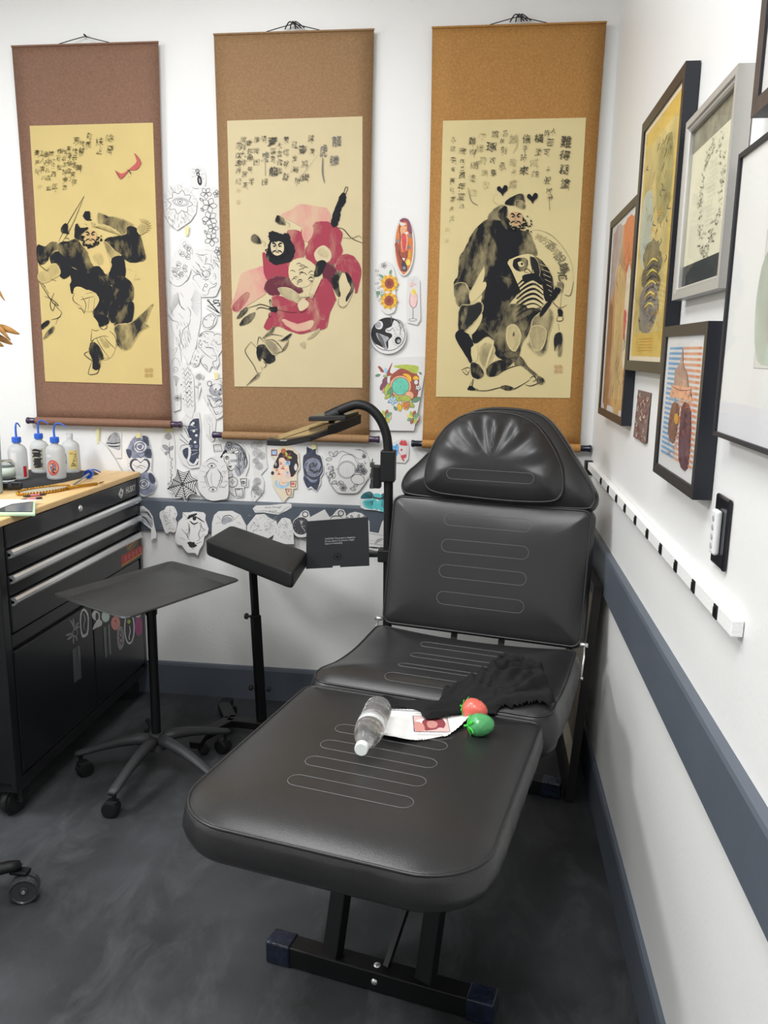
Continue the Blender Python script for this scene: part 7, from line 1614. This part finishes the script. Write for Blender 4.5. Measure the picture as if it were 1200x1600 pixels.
# ------------------------------------------------------------------ things on the chest
ZW = ZT+.0005
A_ = Art(lambda x, y, l: Vector((at(x, y, 2, ZW+.0015).x, at(x, y, 2, ZW+.0015).y, ZW+.0015+l)))
MT = [(-2.29, -.06), (-2.02, -.06), (-1.965, -.13), (-2.0, -.34), (-2.05, -.50), (-2.29, -.52)]
bm = bmesh.new(); prism(bm, MT, lambda x, y, l: Vector((x, y, ZW+.0015+l)), 0, .0015)
tag(finish('black_mat', bm, mat('mat_cloth', '#2e2f31', .85, bump=.3, bscale=200)), 'dark grey cloth mat under the squeeze bottles on the wooden top', 'mat')
ZM = ZW+.0018
m_ldpe = mat('frosted_plastic', '#dfe2e2', .3, trans=.4, ior=1.3, var=.02); m_bluecap = mat('blue_plastic', '#2f62c9', .35)
def sq_bottle(px, py, hb, r, cap, label, drawl, nz=1):
    p = at(px, py, 2, ZM); e = empty('squeeze_bottle', (p.x, p.y, ZM)); tag(e, label, 'bottle', 'squeeze bottles on the tool chest')
    Mb = T(p.x, p.y, ZM)
    prof = [(0, .001), (r-.006, 0), (r-.001, .004), (r, .010), (r, hb*.74), (r*.95, hb*.82), (r*.75, hb*.90), (.013, hb*.955), (.0125, hb)]
    bm = bmesh.new(); lathe(bm, prof+[(0, hb)], Mb, 36); finish('bottle_body', bm, m_ldpe, e, True)
    if cap:
        bm = bmesh.new(); lathe(bm, [(0, hb+.0205), (.015, hb+.0205), (.0172, hb+.018), (.0172, hb-.0), (0, hb)], Mb, 28); o = finish('cap', bm, m_bluecap, e, 40); o['label'] = 'blue screw cap'
        z0 = hb+.02; d = Vector(cap)
        sp = [Vector((p.x, p.y, ZM+z0)), Vector((p.x, p.y, ZM+z0+.030)), Vector((p.x, p.y, ZM+z0+.048))+d*.12, Vector((p.x, p.y, ZM+z0+.054))+d*.35, Vector((p.x, p.y, ZM+z0+.050))+d*.7, Vector((p.x, p.y, ZM+z0+.040))+d*1.0]
        sp = smooth_path(sp, 5); n = len(sp); bm = bmesh.new(); tube(bm, sp, [.0042-.0022*i/(n-1) for i in range(n)], 10); finish('spout', bm, m_bluecap, o, True)
    else:
        bm = bmesh.new(); lathe(bm, [(.0125, hb), (.0125, hb+.022), (.011, hb+.022), (.011, hb-.002)], Mb, 28); finish('open_neck', bm, m_ldpe, e, True)
    vd = Vector((CX-p.x, CY-p.y, 0)).normalized(); a0 = math.atan2(vd.y, vd.x)
    for (lab, f, a_off, z0_, z1_, w_) in drawl:
        # label wrapped round the front of the bottle: x -1..1 sideways, y 0..1 downward
        def fn(x, y, l, a_off=a_off, z0_=z0_, z1_=z1_, w_=w_):
            a = a0+a_off+x*w_; return Vector((p.x+(r+.0006+l)*math.cos(a), p.y+(r+.0006+l)*math.sin(a), ZM+z1_+(z0_-z1_)*y))
        A = Art(fn); A.unit = 1; f(A); o = A.done('bottle_label', e); o['label'] = lab
def lab_sheet(A, m, rnd=False):
    if rnd:
        n = 24; P = [(math.cos(2*PI*i/n), .5+.5*math.sin(2*PI*i/n)) for i in range(n)]
        c = A.bm.verts.new(A.fn(0, .5, 0)); k = A.mi(m)
        for rr in (1,):
            v = [A.bm.verts.new(A.fn(x, y, 0)) for x, y in P]
            h = [A.bm.verts.new(A.fn(x*.5, .5+(y-.5)*.5, 0)) for x, y in P]
            for i in range(n): A.bm.faces.new((v[i], v[(i+1) % n], h[(i+1) % n], h[i])).material_index = k; A.bm.faces.new((h[i], h[(i+1) % n], c)).material_index = k
    else:
        k = A.mi(m); g = [[A.bm.verts.new(A.fn(-1+i*.25, j, 0)) for i in range(9)] for j in (0, 1)]
        for i in range(8): A.bm.faces.new((g[0][i], g[0][i+1], g[1][i+1], g[1][i])).material_index = k
    A.lift = .0003
def l_plain(A): lab_sheet(A, m_paper)
def l_red(A): lab_sheet(A, mat('red_label', '#c5232c', .5))
def l_ink(A):
    lab_sheet(A, mat('beige_label', '#bdb7a4', .6)); rnd = random.Random(4)
    for k in range(9): A.stroke([(-.9+rnd.uniform(0, .3), .1+k*.1), (0+rnd.uniform(-.3, .3), .05+k*.1+rnd.uniform(-.05, .08)), (.9-rnd.uniform(0, .3), .12+k*.09)], m_ink, .11, 3)
    for q in ((-.3, .22), (.4, .2), (.1, .6)): A.ell(q[0], q[1], .2, .07, m_ink, n=10)
    A.stroke([(-.95, .02), (.95, .02), (.95, .98), (-.95, .98), (-.95, .02)], m_ink, .04, 1, False)
def l_round(A):
    lab_sheet(A, mat('round_label_red', '#cf5a57', .5), True)
    for (m, f) in ((mat('round_label_peach', '#e2b48a', .5), .78), (mat('round_label_blue', '#6d8ba3', .5, var=.3, vscale=90), .5)):
        A.up(); A.ell(0, .48, f, f*.5, m, n=20)
    A.fill([(-.1, .6), (.5, .55), (.45, .8), (.0, .85)], m_cols['hair'], 2); A.fill([(.2, .7), (.45, .68), (.4, .8)], m_cols['yellow'], 2); A.ell(-.25, .35, .12, .06, m_paper, n=8)
def l_yellow(A):
    lab_sheet(A, mat('yellow_label', '#dcc782', .6)); g = MATS['calligraphy_ink_1']
    A.text('ALOHA', -.35, .16, .16, g, sx=1.3)
    for q in (((.2, .25), (.5, .2), (.6, .3), (.3, .35)), ((.3, .35), (.1, .5), (.3, .6)), ((.5, .35), (.6, .5), (.5, .6)), ((.2, .5), (-.1, .62), (-.2, .7)), ((-.6, .85), (0, .8), (.6, .86)), ((-.5, .75), (-.1, .7), (.4, .76))): A.stroke(q, g, .05, 3)
def l_circle(A): A.lift = .0003; A.ell(0, .5, .9, .45, m_ink, ring=.12)
sq_bottle(30, 748, .142, .035, (.002, .028, -.004), 'squeeze bottle with blue spout cap, white slip and red label, leftmost on the mat', [('white slip', l_plain, -.45, .035, .105, .32), ('red label', l_red, .72, .010, .052, .22)])
sq_bottle(64, 738, .138, .036, (.050, -.008, 0), 'squeeze bottle with a black and beige illustrated label, at the back of the mat', [('black and beige label', l_ink, -.30, .018, .100, .62)])
sq_bottle(89, 748, .142, .036, (.055, -.006, 0), 'squeeze bottle with blue bent spout and a round red label, front of the mat', [('round red label', l_round, -.35, .018, .078, .62), ('small white strip', l_plain, -.75, .088, .098, .3)])
sq_bottle(112, 738, .138, .036, None, 'open squeeze bottle without cap, with a yellow paper label', [('yellow paper label', l_yellow, .25, .018, .094, .52), ('black ring mark', l_circle, -.75, .03, .09, .3)])
# jar, blue tub and vessel at the left edge
p = at(10, 752, 2, ZM); e = empty('glass_jar', (p.x, p.y, ZM)); tag(e, 'small clear jar with a mint label beside the pale blue tub', 'jar')
bm = bmesh.new(); lathe(bm, [(0, .001), (.030, 0), (.033, .006), (.033, .062), (.028, .074), (.024, .082), (.0, .082)], T(p.x, p.y, ZM), 30); finish('jar_body', bm, mat('clear_glass', '#dfe5e4', .08, trans=.85, ior=1.3), e, True)
bm = bmesh.new(); lathe(bm, [(.0335, .018), (.0337, .018), (.0337, .055), (.0335, .055)], T(p.x, p.y, ZM), 30); finish('jar_label', bm, mat('mint_label', '#cfdccf', .6), e, True)
bm = bmesh.new(); lathe(bm, [(.0340, .008), (.0342, .008), (.0342, .014), (.0340, .014)], T(p.x, p.y, ZM), 30); finish('dark_band', bm, m_ink, e, True)
p = at(-26, 770, 2, ZM); e = empty('blue_tub', (p.x, p.y, ZM)); tag(e, 'tall pale blue tub at the left edge of the tool chest top', 'tub')
bm = bmesh.new(); lathe(bm, [(0, 0), (.060, 0), (.063, .004), (.068, .232), (.070, .236), (.070, .242), (0, .242)], T(p.x, p.y, ZM), 40); finish('tub_body', bm, mat('pale_blue_plastic', '#a9c8df', .4), e, 50)
bm = bmesh.new(); lathe(bm, [(0, .2425), (.066, .2425), (.066, .250), (.0, .250)], T(p.x, p.y, ZM), 40); finish('tub_lid', bm, mat('pale_lid', '#c7d9e6', .4), e, 50)
zt = ZM+.2505
q = Vector((p.x-.005, p.y, zt)); e = empty('vase', q); tag(e, 'off-white vessel with an orange label standing on the pale blue tub', 'vase')
bm = bmesh.new(); lathe(bm, [(0, .0), (.045, .0), (.045, .006), (.058, .010), (.064, .030), (.062, .130), (.045, .175), (.030, .190), (.030, .205), (0, .205)], T(*q), 40); finish('vessel_body', bm, mat('off_white_plastic', '#d2cec6', .4), e, True)
bm = bmesh.new(); 
vd = math.atan2(CY-q.y, CX-q.x)
g = [[bm.verts.new((q.x+.0655*math.cos(vd+.1+i*.2), q.y+.0655*math.sin(vd+.1+i*.2), q.z+z)) for i in range(7)] for z in (.098, .155)]
for i in range(6): bm.faces.new((g[0][i], g[0][i+1], g[1][i+1], g[1][i]))
finish('orange_label', bm, mat('orange_label', '#e39220', .5), e, True)
bm = bmesh.new(); tube(bm, [q+Vector((.058, -.02, .07)), q+Vector((.072, -.024, .07))], .006, 10); box(bm, q.x+.070, q.x+.088, q.y-.030, q.y-.022, q.z+.062, q.z+.078); finish('tap', bm, m_chrome, e)
e = empty('dried_plant', q+Vector((0, 0, .2))); tag(e, 'sprig of dried brown leaves standing in the off-white vessel', 'plant')
ml_ = mat('dried_leaf', '#9a6f3a', .8, var=.3, vscale=40)
b0 = q+Vector((0, 0, .206))
for k, (px, py, up_) in enumerate(((8, 470, .16), (31, 522, .06), (20, 538, .05), (17, 532, .09), (6, 541, .04), (-8, 500, .1))):
    tip = at(px, py, 1, q.y+.02*(k % 3)-.02); bm = bmesh.new(); mid = (b0+tip)/2+Vector((0, 0, up_)); P = smooth_path([b0, mid, tip], 8); n = len(P); prev = None
    for i, v in enumerate(P):
        t = i/(n-1); w_ = .001+.011*math.sin(PI*min(1, t**1.5)) ; d = Vector((0, .3, 1)).normalized()*w_
        a_, c_ = bm.verts.new(v+d), bm.verts.new(v-d)
        if prev: bm.faces.new((prev[0], a_, c_, prev[1]))
        prev = (a_, c_)
    o = finish('leaf', bm, ml_, e, True); md = o.modifiers.new('t', 'SOLIDIFY'); md.thickness = .0012
# spare blue cap with dip tube
p = at(139, 742, 2, ZM+.014); t_ = at(115, 757, 2, ZM+.006)
e = empty('spare_cap', (p.x, p.y, ZM)); tag(e, 'loose blue bottle cap with grey dip tube lying on the mat', 'bottle cap'); p = Vector((p.x, p.y, ZM+.0182)); t_ = Vector((t_.x, t_.y, ZM+.0045)); dd = (t_-p).normalized()
bm = bmesh.new(); lathe(bm, [(0, -.008), (.0160, -.008), (.0174, -.006), (.0174, .010), (.0160, .010), (.0158, -.004), (0, -.004)], aim(p, dd), 28); o = finish('cap', bm, m_bluecap, e, 40)
bm = bmesh.new(); tube(bm, [p, t_], .004, 10); finish('dip_tube', bm, mat('grey_tube', '#8f9193', .4), e, True)
sp = smooth_path([p-dd*.008, p-dd*.025+Vector((0, 0, .008)), p-dd*.045+Vector((.012, 0, .006)), p-dd*.058+Vector((.03, 0, -.006))], 5); bm = bmesh.new(); tube(bm, sp, .003, 10); finish('spout', bm, m_bluecap, o, True)
# illustrated oval tray and twisted gold chain
c0 = at(69, 768, 2, ZW); tl_ = at(108, 760, 2, ZW); tr_ = at(33, 772, 2, ZW)
dx = (tl_-tr_)/2; dx.z = 0; dy = Vector((-dx.y, dx.x, 0)).normalized()*.045
def OV(x, y, l): return Vector((c0.x, c0.y, ZW))+dx*x+dy*y+Vector((0, 0, .004+l+.004*max(0, x*x+y*y-.6)))
A_ = Art(OV); A_.unit = 1; n = 28
A_.sheet([(math.cos(2*PI*i/n), math.sin(2*PI*i/n)) for i in range(n)], mat('tray_art_beige', '#b9b09c', .4), .003)
A_.ell(-.05, 0, .88, .8, mat('tray_art_grey', '#8d8a84', .4, var=.5, vscale=60), n=24); A_.fill([(-.75, -.3), (-.45, -.4), (-.4, .2), (-.7, .25)], MATS['red_label'], 0); A_.fill([(.1, -.6), (.5, -.5), (.55, .3), (.15, .5)], m_cols['plum'], 2); A_.fill([(.6, -.3), (.8, -.1), (.7, .3), (.55, .1)], m_cols['red'], 2)
for k in range(12): A_.stroke([(-.35+k*.04, -.5+.06*k), (-.2+k*.04, .1), (-.3+k*.05, .5)], m_ink if k % 2 else m_paper, .05, 3)
e = empty('oval_tray', (c0.x, c0.y, ZW)); tag(e, 'small oval dish with illustrated lining and gilt rope rim on the wooden top', 'dish'); A_.done('dish_lining', e)
mg_ = mat('gold_chain', '#b8872f', .25, metal=.85)
bm = bmesh.new()
for ph in (0, PI):
    P = []
    for i in range(140):
        t = 2*PI*i/140; P.append(OV(1.02*math.cos(t), 1.05*math.sin(t), 0)+Vector((0, 0, .0035*math.cos(t*26+ph)))+dy.normalized()*.0028*math.sin(t*26+ph))
    tube(bm, P, .0028, 6, closed=True)
finish('rope_rim', bm, mg_, e, True)['label'] = 'twisted gilt rim'
g0 = at(106, 766, 2, ZW); g1 = at(190, 760, 2, ZW); g1.x = min(g1.x, XF-.004)
bm = bmesh.new()
for ph in (0, 2*PI/3, 4*PI/3):
    P = []
    for i in range(120):
        t = i/119; v = g0.lerp(g1, t)+Vector((0, .006*math.sin(t*5), .0075)); P.append(v+Vector((.003*math.cos(t*60+ph), .004*math.cos(t*60+ph), .0035*math.sin(t*60+ph))))
    tube(bm, P, .0026, 6)
for k in range(10):
    v = g1+Vector((0, .004, .006)); tube(bm, [v, v+Vector((-.004+.003*(k % 3), .022+.004*(k % 2), .001*(k-5)*.5)), v+Vector((.001*(k-5)*.6-.003, .045+.003*(k % 3), -.002+.001*(k % 4)))], .0011, 5)
tag(finish('gold_rope', bm, mg_, None, True), 'twisted gold cord with a frayed tassel running towards the silver lettering', 'cord')
# tattoo machine, pens, phone, papers
p = at(17, 766, 2, ZW); e = empty('tattoo_machine', (p.x, p.y, ZW)); tag(e, 'black cylindrical tattoo pen lying left of the oval dish', 'tattoo pen')
pa_ = Vector((p.x-.065, p.y-.015, ZW+.0145)); pb_ = Vector((p.x+.040, p.y+.012, ZW+.0145))
bm = bmesh.new(); lathe(bm, [(0, 0), (.006, 0), (.008, .02), (.0125, .03), (.0135, .05), (.0135, .098), (.0125, .104), (0, .104)], aim(pa_, pb_-pa_), 24); finish('grip', bm, mat('machine_black', '#131316', .2, coat=.5), e, 40)
bm = bmesh.new(); lathe(bm, [(.0137, .06), (.0142, .062), (.0142, .07), (.0137, .072)], aim(pa_, pb_-pa_), 24); finish('ring', bm, m_dark, e, 40)
for k, (xa, ya_, xb, yb_, cm, lab) in enumerate(((30, 782, 66, 778, '#c98290', 'dark pen with a pink barrel section, nearer the oval dish'), (36, 776, 72, 772, '#b9707f', 'dark pen with a rose tip, lying just behind the pink-barrelled pen'))):
    a_ = at(xa, ya_, 2, ZW+.004); b_ = at(xb, yb_, 2, ZW+.004); e = empty('pen', (a_.x, a_.y, ZW)); tag(e, lab, 'pen', 'pens on the wooden top')
    L = (b_-a_).length; a_.z = b_.z = ZW+.0046
    bm = bmesh.new(); lathe(bm, [(0, 0), (.002, 0), (.0044, .012), (.0044, L-.006), (.003, L), (0, L)], aim(a_, b_-a_), 14); finish('barrel', bm, mat('pen_dark', '#3a3236', .35), e, 40)
    bm = bmesh.new(); lathe(bm, [(.0045, L*.3), (.0046, L*.31), (.0046, L*.7), (.0045, L*.71)], aim(a_, b_-a_), 14); finish('pen_band', bm, mat('pen_pink_'+str(k), cm, .4), e, 40)
PH = [Vector((XF-.235, -1.00)), Vector((XF-.235, -.80)), Vector((XF-.075, -.775)), Vector((XF-.045, -.99))]
q0 = at(56, 783, 2, ZW+.012); q1 = at(55, 802, 2, ZW+.01); 
def slab4(name, P, z0, z1, m, lab, cat, bev=.003):
    bm = bmesh.new(); prism(bm, P, lambda x, y, l: Vector((x, y, z1+l)), 0, z1-z0); o = finish(name, bm, m, bevel=bev); tag(o, lab, cat); return o
ux = Vector((q1.x-q0.x, q1.y-q0.y)).normalized(); 
A0 = Vector((q0.x, q0.y)); A1 = Vector((q1.x, q1.y)); lf = Vector((-.16, -.03))
slab4('notebook', [tuple(A0+lf*1.0), tuple(A0), tuple(A1), tuple(A1+lf*1.0)], ZW, ZW+.0105, mat('mint_cover', '#b9d3b2', .5), 'mint green cased tablet lying at the front of the wooden top', 'tablet')
slab4('tablet_screen', [tuple(A0+lf*.9+(A1-A0)*.08), tuple(A0+lf*.05+(A1-A0)*.08), tuple(A1+lf*.05-(A1-A0)*.08), tuple(A1+lf*.9-(A1-A0)*.08)], ZW+.0105, ZW+.0125, mat('screen_black', '#1c1c20', .15), 'dark glossy tablet lying on the mint green case', 'tablet', .001)
wp = [tuple(A0+lf*1.1-(A1-A0)*.1), tuple(A0+lf*.0-(A1-A0)*.05+Vector((.02, .01))), tuple(A0+lf*.45+(A1-A0)*.3), tuple(A0+lf*.75+(A1-A0)*.85), tuple(A0+lf*1.1+(A1-A0)*.9)]
slab4('folded_paper', wp, ZW+.0128, ZW+.0142, m_paper, 'white folded paper lying over the dark tablet', 'paper', 0)

# ------------------------------------------------------------------ stool leg entering at the lower left
st_ = empty('rolling_stool', (-1.93, -1.55, 0)); tag(st_, 'black rolling stool base, only one leg and caster in view at the lower left', 'stool')
hub = Vector((-1.93, -1.60, 0))
p = at(36, 1390, 2, .038)
for k in range(5):
    d0 = Vector((p.x-.02-hub.x, p.y+.02-hub.y, 0)); a = math.atan2(d0.y, d0.x)+k*2*PI/5; L = d0.length; c, s = math.cos(a), math.sin(a); rings = []; bm = bmesh.new()
    for t, w_, h, z in ((.02, .024, .022, .125), (.1, .022, .02, .122), (.2, .02, .018, .110), (L-.02, .018, .015, .100), (L+.005, .015, .012, .096)):
        rings.append([bm.verts.new((hub.x+c*t-s*w_*math.cos(2*PI*i/14), hub.y+s*t+c*w_*math.cos(2*PI*i/14), z+h*math.sin(2*PI*i/14))) for i in range(14)])
    for A, B in zip(rings, rings[1:]):
        for i in range(14): bm.faces.new((A[i], B[i], B[(i+1) % 14], A[(i+1) % 14]))
    bm.faces.new(rings[0]); bm.faces.new(rings[-1]); bmesh.ops.recalc_face_normals(bm, faces=bm.faces[:]); finish('leg', bm, m_plastic, st_, True)
    cx2, cy2 = hub.x+c*(L+.0), hub.y+s*(L+.0); cc = empty('caster', (cx2, cy2, 0)); cc.parent = st_; cc.matrix_parent_inverse = root_matrix(st_).inverted()
    off = Vector((.02, -.012)) if k == 0 else Vector((.01, .01)); ax_ = Vector((.35, -.94, 0)) if k == 0 else Vector((c, s, 0))
    for sd in (-1, 1):
        bm = bmesh.new(); M_ = aim(Vector((cx2+off.x, cy2+off.y, .038))+ax_*sd*.003, ax_*sd)
        lathe(bm, [(0, .0), (.030, 0), (.038, .001), (.038, .016), (.034, .018), (.031, .014), (.012, .013), (.010, .017), (0, .017)], M_, 30); finish('wheel', bm, mat('smoky_wheel', '#4b4c4e', .25, trans=.3), cc, 35)
        bm = bmesh.new(); lathe(bm, [(0, .0205), (.0045, .0205), (.005, .017), (0, .017)], M_, 14); finish('axle_cap', bm, m_chrome, cc, 40)
    bm = bmesh.new(); tube(bm, [(cx2, cy2, .045), (cx2, cy2, .098)], .007, 10); box(bm, cx2-.02, cx2+.03, cy2-.018, cy2+.012, .076, .086); finish('fork', bm, m_plastic, cc, bevel=.003)
bm = bmesh.new(); tube(bm, [(hub.x, hub.y, .10), (hub.x, hub.y, .42)], .025, 20); tube(bm, [(hub.x, hub.y, .09), (hub.x, hub.y, .15)], .04, 20); finish('column', bm, m_plastic, st_, 40)
bm = bmesh.new(); lathe(bm, [(0, .42), (.16, .42), (.185, .435), (.19, .46), (.18, .485), (.14, .495), (0, .497)], T(hub.x, hub.y, 0), 40); finish('seat', bm, m_leather, st_, True)

bA = at(229, 1000, 1, -.01).x; bm = bmesh.new(); box(bm, bA, bA+.022, -.0125, -.003, .1475, .385)
tag(finish('white_board', bm, m_white), 'narrow white board edge standing on the baseboard beside the tool chest', 'board')
